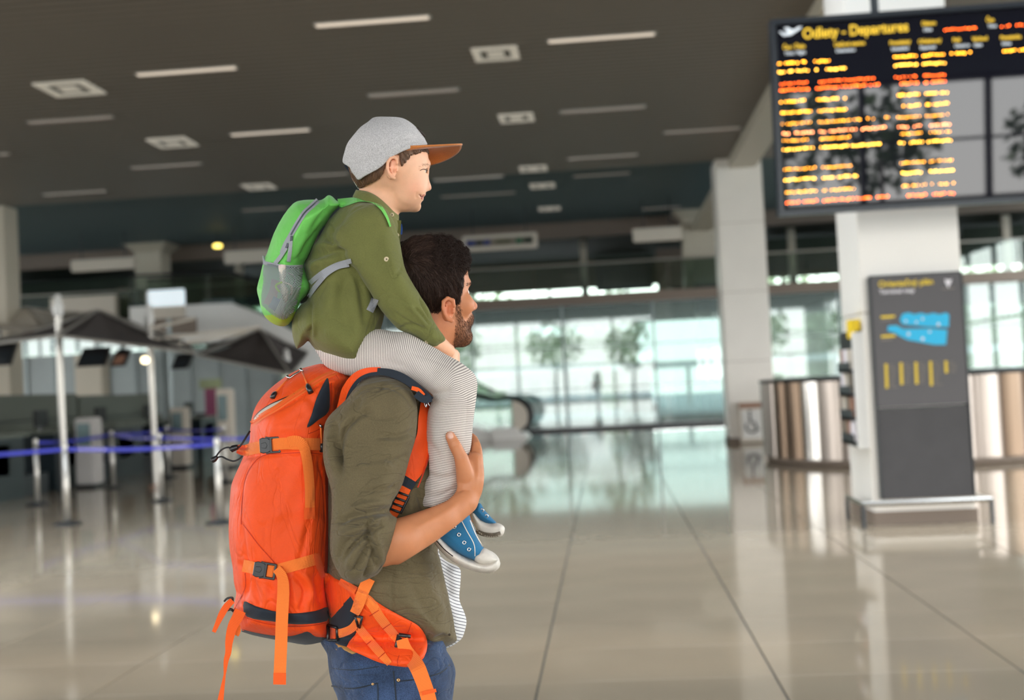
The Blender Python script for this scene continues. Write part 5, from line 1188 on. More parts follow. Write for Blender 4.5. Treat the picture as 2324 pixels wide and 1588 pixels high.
for s_ in (30, -30):
    E(h2(84, s_, 387.5), (11, 5.2, 12), 3, mode='sub'); 
hd.ell((966, 429, 8), (3.2, 2.2, 3), 1, mode='sub')
hd.chain([(862, 430, 0, 45), (852, 500, 0, 50)], 12)
hd.clip([(880, 260), (982, 320), (981.5, 340), (980.5, 357), (977.5, 376), (976, 387), (973, 397.7), (974, 408.4), (978, 420), (979.5, 427.7), (976.5, 433.5), (967.5, 435), (966, 438.8), (966.5, 442.5), (962.5, 446), (961.5, 449.5), (961, 454), (956.5, 458.5), (955, 462.5), (956, 468.4), (952.5, 477), (944.8, 481.2), (929.9, 482), (913, 481.5), (906, 488), (905, 530), (780, 560), (740, 440), (760, 300), (820, 262)], 2)
w_ = -76
hd.ell((890, 381, w_+2), (13, 27, 8), 4, tilt=.12)
hd.chain([(901, 371, w_-5, 3.4), (900, 360, w_-8, 3.7), (894, 356, w_-9, 3.8), (886, 359, w_-10, 3.8), (880, 368, w_-11, 3.8), (879, 380, w_-11, 3.6), (882, 392, w_-10, 3.6), (889, 401, w_-8, 4.2), (895, 404, w_-6, 4.4)], 2)
hd.chain([(889, 368, w_-6, 2.2), (887.5, 380, w_-7, 2.6), (892, 392, w_-6, 2.6)], 2)
hd.ell((896, 384, w_-9), (4.2, 11, 8), 2.5, mode='sub'); hd.ell((901, 387, w_-5), (3, 5, 4), 2)
hd.ell(h2(-6, -77, 380), (12, 26, 8), 4, yaw=A2)
v.merge(hd, 2)
v.chain([(845, 520, 0, 56), (800, 640, 0, 56), (780, 770, 0, 50)], 14, 1.3)
for s_ in (-1, 1):
    v.chain([(812, 520, s_*80, 30), (905, 680, s_*112, 24), (985, 768, s_*98, 20), (1002, 784, s_*93, 16)], 8)
    v.chain([(1002, 784, s_*93, 16), (1016, 796, s_*84, 17)], 6, .8)
    for j, (ey) in enumerate((796, 803, 810, 817)):
        v.chain([(1012, ey-7, s_*84, 8), (1025, ey-1, s_*70, 7.4), (1034, ey+4, s_*50, 6.8), (1038, ey+8, s_*26, 6)], 2)
    v.chain([(1008, 788, s_*80, 9), (1020, 788, s_*62, 7.5)], 2)
    v.chain([(800, 790, s_*40, 30), (900, 812, s_*88, 34), (1030, 876, s_*122, 34), (1003 if s_ < 0 else 1050, 1130, s_*124, 24)], 10)
    v.chain([(1003, 1130, -124, 24), (1010, 1200, -122, 22), (1085, 1258, -120, 14)] if s_ < 0 else [(1050, 1130, 124, 20), (1080, 1170, 122, 14), (1100, 1194, 120, 10)], 10)
V, F = v.mesh(1)
V = folds(V, F, [([(951, 441), (957, 446.5), (963, 446)], -3, 1.8), ([(947, 436), (944, 443), (946, 451)], -1.6, 3.5), ([(950, 384), (958, 381), (968, 383)], 1.4, 2.5), ([(930, 472), (905, 462), (890, 440)], -1.5, 7)])
B2 = rgb(236, 182, 148)
t = tint_of(V, B2, [((889, 380, -84), (16, 26, 12), rgb(240, 160, 130), .5), ((957, 446, -2), (5.5, 4, 16), rgb(160, 56, 52), .95), ((963, 445, 12), (8, 5, 22), rgb(206, 104, 92), .9), ((940, 425, -40), (20, 18, 30), rgb(242, 170, 140), .6), ((977, 428, 10), (8, 8, 16), rgb(240, 160, 130), .6), ((1020, 800, -80), (30, 20, 30), rgb(232, 176, 140), .5)])
boy = grow('person', V, F, M['skin2'], None, 'boy', tint=t)
tag(boy, 'boy in grey cap and green shirt sitting on the man\'s shoulders', 'person')
BV, BN = V, normals(V, F)
for s_ in (30, -30):
    c = h2(70, s_, 388); e = MB(); W_ = tw(c); bm = bmesh.new(); bmesh.ops.create_uvsphere(bm, u_segments=14, v_segments=10, radius=10.5/PM)
    e.add([(v_.co+W_)[:] for v_ in bm.verts], [[q_.index for q_ in f_.verts] for f_ in bm.faces]); bm.free(); eb = e.build('eye', M['eyew'], boy, True)
    wtube('iris', [h2(80.2, s_-2, 388), h2(81.4, s_-2, 388)], 5.4, M['iris'], eb, 12, 0)
def nearw(px, py): return hit(px, py, ['boy'])
wtube('upper_lash', [(953, 387.5, nearw(953, 387)-1), (959, 384, nearw(959, 384)-1.2), (966, 384.5, nearw(966, 384.5)-1.5), (971, 387, nearw(970, 387)-1.5)], [.4, 1.0, 1.2, .7], M['hair2'], boy)
M['lip'] = mat('lip_red', rgb(196, 96, 88), .4); M['mouth'] = mat('mouth_line', rgb(120, 36, 38), .5)
wtube('mouth_line', [(x, y, nearw(x, y)-.2) for x, y in ((953.5, 442), (955.5, 446), (958, 447), (960.5, 445.6))], [.5, 1.3, 1.5, .8], M['mouth'], boy)
wtube('lower_lip', [(x, y, nearw(x, y)+.4) for x, y in ((955.5, 448.5), (957.5, 450.3), (959.3, 451))], [.6, 1.7, 1.2], M['lip'], boy)
wtube('upper_lip', [(x, y, nearw(x, y)+.4) for x, y in ((957, 443.5), (960.5, 442.2), (963.5, 441.5))], [.5, 1.5, 1.1], M['lip'], boy)
sel = inpoly(BV, [(948, 376.5), (958, 370), (970, 370.5), (978, 377), (976, 380), (968, 374.5), (957, 374)]); strands('eyebrow', 'boy', BV, BN, sel & (BV[:, 2] < 20), lambda p: (1, .15, 0), M['hair2b'], boy, 55, 3, 2.8, .6, .28, .10, 0, 12)
# hair under the cap
hv = Vol((780, 1000, 280, 460, -110, 110), 3)
hv.ell(h2(-3, 0, 366), (97, 86, 81), 5, yaw=A2)
hv.clip([(790, 360), (800, 300), (900, 285), (978, 320), (982, 336), (981, 352), (976, 360), (971, 348), (960, 344), (945, 349), (932, 352), (926, 362), (916, 371), (911, 376), (908, 362), (905, 350), (893, 352), (879, 363), (874, 375), (872, 384), (866, 396), (860, 404), (846, 412), (828, 420), (816, 426), (809, 418), (798, 398)], 2)
V, F = hv.mesh(1); N = normals(V, F); V = V+N*(.8*np.sin(V[:, 0]*.6-V[:, 1]*.25))[:, None]; hair2 = grow('hair', V, F, M['hair2'], boy, 'hair2'); N = normals(V, F)
strands('hair_strands', 'hair2', V, N, (V[:, 1] > 335) & (V[:, 2] < 60), lambda p: (.5 if p[0] > 900 else -.15, 1, 0) if p[0] < 940 else (.1, 1, 0), M['hair2b'], hair2, 1300, 3, 6, 1.5, .7, .2, .3, 13)
strands('hair_strands', 'hair2', V, N, (V[:, 1] > 335) & (V[:, 2] < 60), lambda p: (.45 if p[0] > 900 else -.15, 1, 0) if p[0] < 940 else (-.1, 1, 0), M['hair2'], hair2, 1200, 3, 6, 2, .7, .25, .3, 14)
# cap
cv = Vol((766, 1000, 256, 420, -116, 120), 3)
cv.ell(h2(-6, 0, 372), (104, 110, 90), 5, yaw=A2); cv.ell(h2(-20, 0, 330), (84, 66, 84), 20, yaw=A2)
cap_out = [(981, 325.5), (974, 317), (968.4, 309), (960, 299), (951.3, 289), (942, 281.5), (932, 275), (919, 269.2), (899.9, 265.6), (874, 264.8), (855, 265), (845, 268), (835.6, 276), (818.5, 288), (803.5, 305), (788.5, 325), (782, 344), (777, 365.6), (783, 373), (793, 379), (799, 391), (806, 400), (814, 409), (826, 401), (840, 393.5), (861, 381.7), (877.4, 367.8), (889, 357), (904, 348.5), (915, 343), (934, 336), (955.5, 330.5), (975, 328)]
cv.clip(cap_out, 2, 3)
V, F = cv.mesh(1)
V = folds(V, F, [([(836, 276), (828, 300), (828, 340), (838, 390)], -1.6, 2.2), ([(876, 266), (905, 280), (935, 300), (955, 322)], -.6, 2.5), ([(872, 372), (890, 350), (915, 330), (945, 320), (978, 322)], -3, 4), ([(905, 322), (930, 312), (955, 314)], -3.5, 6), ([(910, 312), (925, 325), (900, 345)], 3, 5), ([(800, 390), (830, 385), (860, 370), (885, 350)], 1.2, 3), ([(866, 330), (895, 320), (915, 300)], -2, 9), ([(850, 290), (842, 330), (850, 365)], 1.5, 12)])
cap = grow('cap', V, F, M['capg'], boy, 'cap'); cap['label'] = 'grey flat-brim cap with tan suede brim'
# brim: curved sheet, near edge high, far edge lower as seen from below
n_, m_ = 26, 12; BVt = []; 
near = smooth_poly([(914, 344), (926, 336.5), (945, 330), (966, 327), (982, 325)], False, 6)
for i in range(n_+1):
    a = -1+2*i/n_            # -1 near side, +1 far side
    root = np.array([982-70*a*a*(1 if a < 0 else .75), 0]); wv = a*88+16
    ry = 335.5+8*(a if a > 0 else 0)+ (8.5*a*a if a < 0 else 4*a*a)
    for j in range(m_+1):
        u = j/m_; reach = 66*math.sqrt(max(0, 1-abs(a)**2.6))
        x = root[0]+u*(reach+(2 if a < 0 else 0)); drop = 33*max(0, a)*u+ (14*a*u if a < 0 else 0)*.3
        y = ry-8*u*(1-max(0, a))+drop+2.5*u
        BVt.append((x, y, wv))
G_ = np.array(BVt); th = 4.0; top = G_.copy(); top[:, 1] -= th; F_ = []; m1 = m_+1; o_ = len(G_)
for i in range(n_):
    for j in range(m_):
        a = i*m1+j; F_.append((a, a+1, a+m1+1, a+m1)); F_.append((o_+a+m1, o_+a+m1+1, o_+a+1, o_+a))
    a = i*m1+m_; F_.append((a, o_+a, o_+a+m1, a+m1)); a = i*m1; F_.append((a, a+m1, o_+a+m1, o_+a))
brim = mk('brim', toW(np.concatenate([G_, top])), F_, M['suede'], cap, True); brim['label'] = 'tan suede brim'
patch('front_badge', [(945, 290), (949, 287.5), (967, 308.5), (963, 312)], M['leather'], cap, ['cap'], 0, 1, 2, 5, 0)
ribbon('back_strap', [(783, 374), (795, 390), (808, 410), (814, 425)], 6, M['navyc'], cap, ws=[-10, -22, -26, -20], sm=0)
wtube('sweatband', [(800, 404, -30), (806, 415, -24), (814, 428, -18)], 1.4, M['white'], cap)
# trousers
v = Vol((696, 1096, 690, 1160, -196, 200), 3.5)
v.ell((775, 800, 0), (60, 54, 96), 10); v.chain([(785, 802, -46, 50), (860, 806, -78, 56), (910, 818, -108, 62), (1020, 872, -130, 60), (1028, 900, -130, 56), (1015, 1000, -130, 54), (1005, 1090, -128, 42), (994, 1135, -128, 38)], 14)
v.clip([(700, 780), (718, 798), (728, 815), (740, 832), (770, 846), (801, 853), (822, 840), (857, 839), (896, 844), (928, 857), (956, 876), (977, 893), (982, 904), (972, 931.6), (967, 970), (969, 1000), (970.4, 1027), (974, 1060), (973, 1080), (961.6, 1097), (956.3, 1120), (957, 1147), (977.5, 1150), (1005.7, 1144), (1030, 1128), (1040, 1110), (1050, 1062), (1066, 1030), (1072, 984), (1074, 956), (1080, 910), (1084, 872), (1082.5, 860), (1075.7, 847), (1057.6, 831), (1037, 817), (1012, 803.7), (990, 790), (965, 776), (931, 757.5), (903, 746), (869.5, 736), (800, 690), (715, 700)], 3, 3)
fl = v.sub((760, 1096, 760, 1150, 30, 200)); fl.chain([(785, 805, 62, 54), (1014, 880, 122, 46), (1030, 1000, 128, 38), (1048, 1120, 126, 32)], 10); v.merge(fl, 10)
V, F = v.mesh(1)
V = folds(V, F, [([(978, 895), (1000, 893), (1025, 885)], -5, 7), ([(985, 905), (1010, 905), (1035, 898)], 3, 8), ([(1020, 830), (1048, 850), (1060, 880), (1060, 930), (1054, 1000)], -1.8, 2.2), ([(930, 800), (980, 815), (1020, 832)], -1.6, 2.2), ([(972, 1076), (1000, 1086), (1034, 1080)], -5, 5), ([(970, 1060), (1000, 1070), (1032, 1066)], 3, 6), ([(962, 1104), (990, 1112), (1032, 1098)], 3, 5),
    ([(958, 1122), (985, 1128), (1010, 1120), (1034, 1106)], -3.5, 2.5), ([(850, 800), (880, 820), (930, 838)], -4, 8), ([(880, 770), (920, 800), (960, 840)], 3, 14), ([(968, 1000), (985, 1020), (1000, 1050)], -3, 8), ([(972, 950), (985, 980), (980, 1010)], 2.5, 8)])
axis = np.array([(730, 800), (900, 800), (985, 835), (1030, 880), (1026, 960), (1012, 1060), (995, 1160)], float); L_ = np.concatenate([[0], np.cumsum(np.linalg.norm(np.diff(axis, axis=0), axis=1))])
best = np.full(len(V), 1e9); run = np.zeros(len(V)); wsum = np.zeros(len(V))
for i in range(len(axis)-1):
    e = axis[i+1]-axis[i]; l = np.linalg.norm(e); tt = ((V[:, :2]-axis[i]) @ e)/l; d = np.linalg.norm(V[:, :2]-axis[i]-np.clip(tt/l, 0, 1)[:, None]*e/1, axis=1)
    wgt = 1/(d**4+50); run += wgt*(L_[i]+tt); wsum += wgt
trs = grow('trousers', V, F, M['trouser'], boy, 'trousers', attr={'run': run/wsum})
# shirt
v = Vol((650, 1020, 424, 856, -196, 200), 3.5)
v.pillow([(803, 447), (792, 455), (781.7, 461.6), (767.8, 475.4), (752, 492), (740, 505), (733, 522), (718, 548), (700, 578), (691, 597), (695, 625), (700, 655), (698, 680), (682, 692), (668, 713.7), (662.5, 738.6), (664.3, 763.6), (672, 790), (676, 791), (690, 782), (700, 773), (709.6, 785.8), (731.8, 808), (762, 824.5), (795.5, 836), (815, 841), (826, 832), (837, 808), (853.7, 769), (864.8, 744), (872, 712), (868, 690), (862, 650), (866, 600), (890, 560), (908, 530), (907.7, 505), (900, 488), (888, 474), (870, 462), (845, 452), (820, 447)], lambda x, y: 112+np.clip((y-640)/140, 0, 1)*30-np.clip((705-x)/50, 0, 1)*70, 62, sub=3)
sl = v.sub((740, 1020, 448, 800, -196, -20))
sl.pillow([(790, 484), (800, 473), (812, 466), (831.5, 461), (860, 464), (880, 478), (893, 502), (903, 530), (909, 556), (917.4, 603), (931, 633), (953.5, 669.4), (973, 700), (984.5, 727.6), (1000.5, 752.5), (1011.6, 768.5), (1006, 777), (997.8, 783.5), (988, 788.5), (967, 783), (948, 766), (925, 756), (903.6, 747), (876, 717.5), (856.5, 691.5), (837, 658.3), (809.4, 619.5), (798, 600), (781.7, 575), (765, 553), (757, 536), (762, 520), (770.6, 511.4)], lambda x, y: 48-np.clip((y-600)/180, 0, 1)*18, 36, lambda x, y: -92-np.clip((y-480)/140, 0, 1)*28+np.clip((y-700)/80, 0, 1)*18, sub=2)
v.merge(sl, 8)
fs = v.sub((740, 1020, 440, 800, 40, 200)); fs.chain([(810, 515, 84, 42), (905, 665, 118, 38), (985, 752, 104, 28)], 8); v.merge(fs, 10)
V, F = v.mesh(1)
V = folds(V, F, [([(758, 536), (766, 520), (775, 508), (790, 486), (812, 470), (835, 464)], -3.5, 3), ([(765, 548), (768, 528), (780, 510)], 2.5, 4), ([(740, 505), (752, 515), (756, 530)], -4, 4), ([(905, 748), (925, 738), (950, 742), (978, 752)], -3, 4), ([(953, 668), (960, 690), (972, 712), (982, 728)], -5, 4), ([(940, 700), (955, 712), (975, 735)], -4, 4), ([(925, 690), (945, 712), (968, 740)], 3.5, 5), ([(893, 705), (915, 722), (950, 742), (962, 752)], -2.2, 2.5), ([(880, 715), (905, 732), (940, 755)], 1.5, 4),
    ([(966, 775), (976, 760), (984, 742), (996, 748)], -2.5, 2.5), ([(875, 590), (885, 612), (893, 630)], -1.8, 2.5), ([(893, 630), (905, 615), (912, 610)], -3, 4), ([(695, 590), (730, 575), (765, 568), (790, 575)], -7, 7), ([(700, 560), (735, 556), (770, 560)], 5, 8), ([(705, 620), (715, 600), (745, 592), (775, 590)], 5, 8), ([(704, 680), (703, 720), (706, 765)], -7, 5), ([(716, 690), (712, 740), (716, 780)], 4, 7), ([(790, 620), (775, 680), (790, 740), (800, 800)], -5, 14), ([(800, 600), (822, 660), (830, 740)], -6, 10), ([(760, 640), (745, 700), (752, 770)], 4, 16),
    ([(868, 700), (850, 740), (835, 780), (824, 830)], 2.2, 3), ([(845, 720), (828, 770), (812, 826)], -1.4, 2), ([(740, 640), (730, 610)], 3, 8), ([(709, 779), (732, 801), (762, 817), (796, 829), (818, 834)], -1.6, 2), ([(672, 760), (668, 730), (678, 705)], 3, 5), ([(860, 520), (880, 580), (905, 640), (940, 700)], 3, 14), ([(770, 545), (790, 580), (830, 640)], 3, 6), ([(735, 530), (745, 545), (760, 556)], -5, 5), ([(690, 600), (700, 585), (725, 565)], -4, 5)], gain=1.5)
bs = grow('green_shirt', V, F, M['shirt2'], boy, 'bshirt')
# collar
low = [(800, 446, 0), (806, 452, -30), (828, 458, -62), (856, 466, -74), (880, 486, -66), (895, 506, -48), (905, 502, -16)]; upp = [(808, 430, 0), (812, 431, -24), (832, 434, -46), (854, 444, -52), (876, 462, -50), (894, 480, -36), (905, 488, -10)]
lo = smooth_poly(low, False, 5); up_ = smooth_poly(upp, False, 5)
for sgn in (1, -1):
    q = np.array([1, 1, sgn]); rows = []
    for k in range(7):
        u = k/6; rr_ = lo*(1-u)+up_*u; rr_ = rr_.copy(); rr_[:, 2] -= 6*math.sin(math.pi*u); rr_[:, 0] += 0; rows.append(rr_*q)
    inner = [r+np.array([1, 1, 5])*q*np.array([1, 1, 1]) for r in rows]; A_ = np.concatenate(rows+inner[::-1]); n_ = len(lo); F_ = []
    R_ = 14
    for i in range(R_):
        for j in range(n_-1): a = i*n_+j; b = ((i+1) % R_)*n_+j; F_.append((a, a+1, b+1, b))
    F_.append(tuple(i*n_ for i in range(R_))); F_.append(tuple(i*n_+n_-1 for i in range(R_-1, -1, -1)))
    mk('collar', toW(A_), F_, M['shirt2'], bs, True)
ribbon('placket', [(906, 500), (905, 525), (903, 556)], 9, M['shirt2'], bs, ws=[-34, -46, -60], sm=0)
ribbon('blue_lining', [(910, 508), (911.5, 518), (910, 532)], 5, mat('blue_lining', rgb(30, 70, 140), .8), bs, ws=[-30, -38, -44], sm=0)
def button(x, y, keys, r=5, par=None, w=None):
    w = hit(x, y, keys) if w is None else w; b = disc('button', (x, y, w+.5), r, M['button'], par, 2.6, 16)
    MB_ = MB()
    for dx, dy in ((-1.2, -1.2), (1.2, -1.2), (-1.2, 1.2), (1.2, 1.2)): MB_.tube([tw((x+dx, y+dy, w-1.5)), tw((x+dx, y+dy, w-2.6))], .7/PM, 6)
    o = MB_.build('thread', M['thread'], b); o['kind'] = 'stuff'
button(877.3, 588, ['bshirt'], 6, bs); button(850.4, 761.6, ['bshirt'], 6, bs); button(889.7, 487, ['bshirt'], 4.6, bs, -68); button(901, 533.6, ['bshirt'], 5, bs, -62); button(968, 776, ['bshirt'], 4, bs)
ribbon('sleeve_tab', [(877, 580), (884, 606), (897, 630)], 12, M['shirt2'], bs, ['bshirt'], .2, 1.6)
ribbon('cuff', [(982, 741), (976, 762), (966, 780)], 5, M['shirt2'], bs, ['bshirt'], .2, 1.2)
# shoes
def shoe(w0, T, sole, upper, toe, tongue, eyel, label, slip):
    b = (min(p[0] for p in sole)-16, max(p[0] for p in sole)+12, min(p[1] for p in upper)-12, max(p[1] for p in sole)+12, w0-T-12, w0+T+12)
    v = Vol(b, 2.5); v.pillow(upper, T-4, 24, w0, sub=3); V, F = v.mesh(1); u = grow('shoe', V, F, M['canvas'], boy, 'sh'+label); u['label'] = label
    v = Vol(b, 2.5); v.pillow(sole, T, 12, w0, sub=3); V, F = v.mesh(1)
    V = V+normals(V, F)*(.35*np.sin(V[:, 0]*1.3+V[:, 1]*.4)*(V[:, 0] > slip))[:, None]
    cc = np.array(sole, float); grow('sole', V, F, M['rubber'], u, 'so'+label)
    if toe: v = Vol(b, 2.5); v.pillow(toe, T-1, 16, w0, sub=3); V, F = v.mesh(1); grow('toe_cap', V, F, M['rubber'], u, 'to'+label)
    for (x, y) in eyel:
        w = hit(x, y, ['sh'+label]); 
        if w is not None: disc('eyelet', (x, y, w), 5, M['metal'], u, 1.8, 16, 2.2)
    return u
s1 = shoe(-122, 38, [(981, 1224), (998.6, 1249), (1026.8, 1274), (1062, 1291), (1097.3, 1300), (1118.5, 1298.5), (1132.6, 1288), (1135, 1274), (1128, 1266), (1112, 1274), (1092, 1277), (1060, 1266), (1030, 1248), (1005, 1224), (990, 1208), (982, 1214)],
     [(988, 1214), (998, 1195), (1020, 1175), (1045, 1160), (1062, 1158), (1069, 1180), (1083, 1214), (1096, 1240), (1108, 1262), (1095, 1276), (1060, 1266), (1030, 1250), (1005, 1230)],
     [(1074, 1262), (1082, 1252), (1096, 1243), (1111, 1248), (1126, 1258), (1134, 1272), (1122, 1282), (1100, 1284), (1080, 1276)], None, [(1031, 1195.4), (1041.6, 1213), (1053.6, 1231), (1064.6, 1246.5)], 'blue canvas shoe with white toe cap nearest the camera', 1020)
K1 = ['shblue canvas shoe with white toe cap nearest the camera']
ribbon('eyestay_seam', [(1046, 1178), (1060, 1205), (1076, 1235), (1078, 1262)], 2, M['rubber'], s1, K1, 0, 1.2, 2); ribbon('eyestay_seam', [(1067, 1180), (1080, 1212), (1096, 1240)], 2.2, M['rubber'], s1, K1, 0, 1.6, 2)
ribbon('sole_stripe', [(990, 1226), (1008, 1246), (1028, 1262)], 2.2, M['black'], s1, ['soblue canvas shoe with white toe cap nearest the camera'], 0, .8, 2)
s2 = shoe(118, 34, [(1068, 1166), (1076, 1190), (1084, 1208), (1100, 1217), (1122, 1219.5), (1139, 1216), (1145.5, 1204), (1143, 1193), (1128, 1186), (1108, 1186), (1090, 1178), (1076, 1162)],
     [(1070, 1162), (1078, 1146), (1090, 1141), (1099, 1156), (1115, 1174), (1128, 1188), (1110, 1190), (1090, 1182)], None, None, [(1094, 1158), (1104, 1171)], 'far blue canvas shoe half hidden by the forearm', 1090)
ribbon('sole_tread', [(1080, 1204), (1098, 1212), (1120, 1214), (1136, 1210)], 10, M['soleg'], s2, ['sofar blue canvas shoe half hidden by the forearm'], -1, 2.4, 3)

# ================================================================== GREEN BACKPACK
v = Vol((572, 790, 432, 750, -124, 124), 3)
GP = [(680.5, 455), (700, 453), (715, 453), (726, 454.6), (737, 449), (745.6, 442), (756, 447), (765, 456), (776, 461.6), (766, 472), (754, 484), (746, 497), (740, 508), (726, 525), (712, 555), (698, 584), (690, 599), (694, 620), (698.5, 633), (706.9, 650), (698.5, 666.6), (682, 684), (673.6, 705), (662.5, 727.6), (646, 740.5), (624, 736.5), (604, 722), (593, 702.6), (587.7, 677.7), (582.7, 655.5), (590.5, 625), (598, 592), (607, 573), (621, 531), (643, 489), (665, 462)]
v.pillow(GP, 108, 62, sub=2); V, F = v.mesh(1)
V = folds(V, F, [([(596, 590), (625, 594), (655, 598), (690, 600)], -2, 3), ([(737, 452), (736, 470), (744, 485)], -5, 4), ([(752, 450), (745, 470), (728, 490), (705, 520)], -5, 6), ([(722, 470), (712, 495), (690, 530)], 4, 9), ([(720, 520), (700, 548), (680, 590)], -6, 5), ([(700, 530), (680, 560), (668, 590)], 4, 7), ([(690, 604), (686, 640), (678, 680)], -3, 3), ([(640, 500), (620, 545), (608, 580)], 3, 8), ([(690, 575), (672, 585), (660, 600)], -3, 5), ([(733, 495), (720, 510), (700, 545)], 4, 5)], gain=.75)
cc_ = lambda c: (c[:, 1] > 716-.12*(c[:, 0]-600)).astype(int)
gb_ = grow('green_backpack', V, F, M['green'], None, 'gbag', mats=[M['lime']], matfn=cc_)
tag(gb_, 'small bright green backpack with grey mesh side pocket worn by the boy', 'backpack')
ribbon('zip_tape', [(722, 454), (708, 467), (690, 484), (672, 512), (660, 533), (648, 552), (637, 574)], [12, 12, 12, 12, 11, 9, 6], M['greyweb'], gb_, ['gbag'], 0, 1.5)
ribbon('zip_teeth', [(722, 454), (708, 467), (690, 484), (672, 512), (660, 533)], 3.4, M['zip'], gb_, ['gbag'], 1.2, 1.2, 2)
z1_ = ribbon('zip_pull', [(660, 545), (658, 570), (655, 594)], [8, 9, 9], M['greyweb'], gb_, ['gbag'], 3.5, 2.5, 2); wtube('slider', [(662, 536, hit(662, 536, ['gbag'])-4), (661, 547, hit(661, 547, ['gbag'])-5)], 3, M['zip'], z1_)
z2_ = ribbon('zip_pull', [(650, 562), (638, 580), (624, 598)], [7, 9, 9], M['greyweb'], gb_, ['gbag'], 3.5, 2.5, 2); wtube('slider', [(654, 552, hit(654, 552, ['gbag'])-4), (650, 563, hit(650, 563, ['gbag'])-5)], 3, M['zip'], z2_)
PK = [(600, 600), (640, 604), (684, 606), (686, 631), (683, 655), (678, 676), (670, 698), (661, 717), (640, 725), (615, 712), (600, 698), (593, 688), (594, 660), (597, 640)]
ribbon('pocket_trim', [(597, 596), (620, 601), (650, 606), (688, 605)], 9, M['greyweb'], gb_, ['gbag'], 10, 2)
ribbon('side_band', [(598, 580), (600, 600)], 5, M['greyweb'], gb_, ['gbag'], 1, 2, 2)
# mesh net material: small diamond holes
nm = bpy.data.materials.new('grey_pocket_net'); nm.use_nodes = True; nt = nm.node_tree; p_ = nt.nodes['Principled BSDF']; p_.inputs['Base Color'].default_value = rgb(150, 160, 158); p_.inputs['Roughness'].default_value = .7
tc = nt.nodes.new('ShaderNodeTexCoord'); sp_ = nt.nodes.new('ShaderNodeSeparateXYZ'); nt.links.new(tc.outputs['Object'], sp_.inputs[0]); lts = []
def mth(op, a, b=None):
    n = nt.nodes.new('ShaderNodeMath'); n.operation = op
    for i, q in enumerate((a, b)):
        if q is None: continue
        if isinstance(q, (int, float)): n.inputs[i].default_value = q
        else: nt.links.new(q, n.inputs[i])
    return n.outputs[0]
for sg_ in (1, -1):
    u_ = mth('ADD', mth('MULTIPLY', sp_.outputs['X'], 270.0), mth('MULTIPLY', sp_.outputs['Z'], 190.0*sg_)); lts.append(mth('LESS_THAN', mth('FRACT', u_), .30))
nt.links.new(mth('MAXIMUM', lts[0], lts[1]), p_.inputs['Alpha'])
patch('mesh_pocket', PK, nm, gb_, ['gbag'], 14, 1, 6, 7, bulge=8)
# things in the pocket
def slab(poly, th, off, m, parent, name): return patch(name, poly, M[m], parent, ['gbag'], off, th, 2, 9, 0)
M['redp'] = mat('red_print', rgb(200, 50, 50), .5); M['bluep'] = mat('royal_blue_print', rgb(40, 60, 180), .5)
jb = slab([(617, 632), (640, 640), (622, 700), (597, 688)], 9, 0, 'redp', None, 'juice_carton'); tag(jb, 'red, blue and white carton in the green backpack net pocket', 'carton')
slab([(622, 672), (636, 680), (624, 706), (608, 696)], 1.5, 9.5, 'bluep', jb, 'blue_side'); slab([(636, 676), (654, 680), (640, 718), (619, 708)], 3, 6, 'white', jb, 'white_side')
ty = wtube('toy_figure', [(641, 606, hit(641, 612, ['gbag'])-10), (642, 622, hit(642, 622, ['gbag'])-11), (641, 640, hit(641, 640, ['gbag'])-12), (646, 664, hit(646, 664, ['gbag'])-12), (648, 684, hit(648, 684, ['gbag'])-9)], [9, 8, 5, 9, 4], M['offwhite'], None); tag(ty, 'small pale toy figure in the green backpack net pocket', 'toy')
wtube('arm', [(640, 640, hit(640, 640, ['gbag'])-18), (626, 648, hit(630, 650, ['gbag'])-16), (634, 662, hit(634, 662, ['gbag'])-16)], 2.5, M['lime'], ty); wtube('arm', [(646, 640, hit(646, 640, ['gbag'])-18), (662, 650, hit(662, 650, ['gbag'])-14), (660, 668, hit(660, 668, ['gbag'])-12)], 2.5, M['offwhite'], ty)
wtube('cap', [(641, 603, hit(641, 608, ['gbag'])-10), (641, 610, hit(641, 610, ['gbag'])-12)], 8.6, M['pink'], ty)
wtube('eyewear', [(655, 620, hit(655, 622, ['gbag'])-14), (668, 628, hit(668, 628, ['gbag'])-10), (668, 644, hit(668, 644, ['gbag'])-10), (662, 652, hit(662, 652, ['gbag'])-10)], 1.6, M['white'], ty)
# straps
BS = ['bshirt']
ribbon('lower_strap', [(703, 642), (730, 620), (762, 602), (797, 592)], 11, M['greyweb'], gb_, BS, 3, 2); ribbon('lower_strap', [(700, 674), (712, 655), (724, 640), (740, 622), (765, 606), (792, 600)], [8, 11, 11, 11, 11, 11], M['greyweb'], gb_, BS, 6, 2)
ribbon('strap_end', [(851, 678), (846, 692), (839, 706)], 17, M['greyweb'], gb_, BS, 4, 2.5)
ribbon('shoulder_strap', [(768, 462), (790, 457), (812, 453), (842, 455), (864, 470), (878, 492), (886, 514)], [22, 16, 9, 9, 8, 6, 4], M['green'], gb_, BS, 3, 3.5, sm=10)
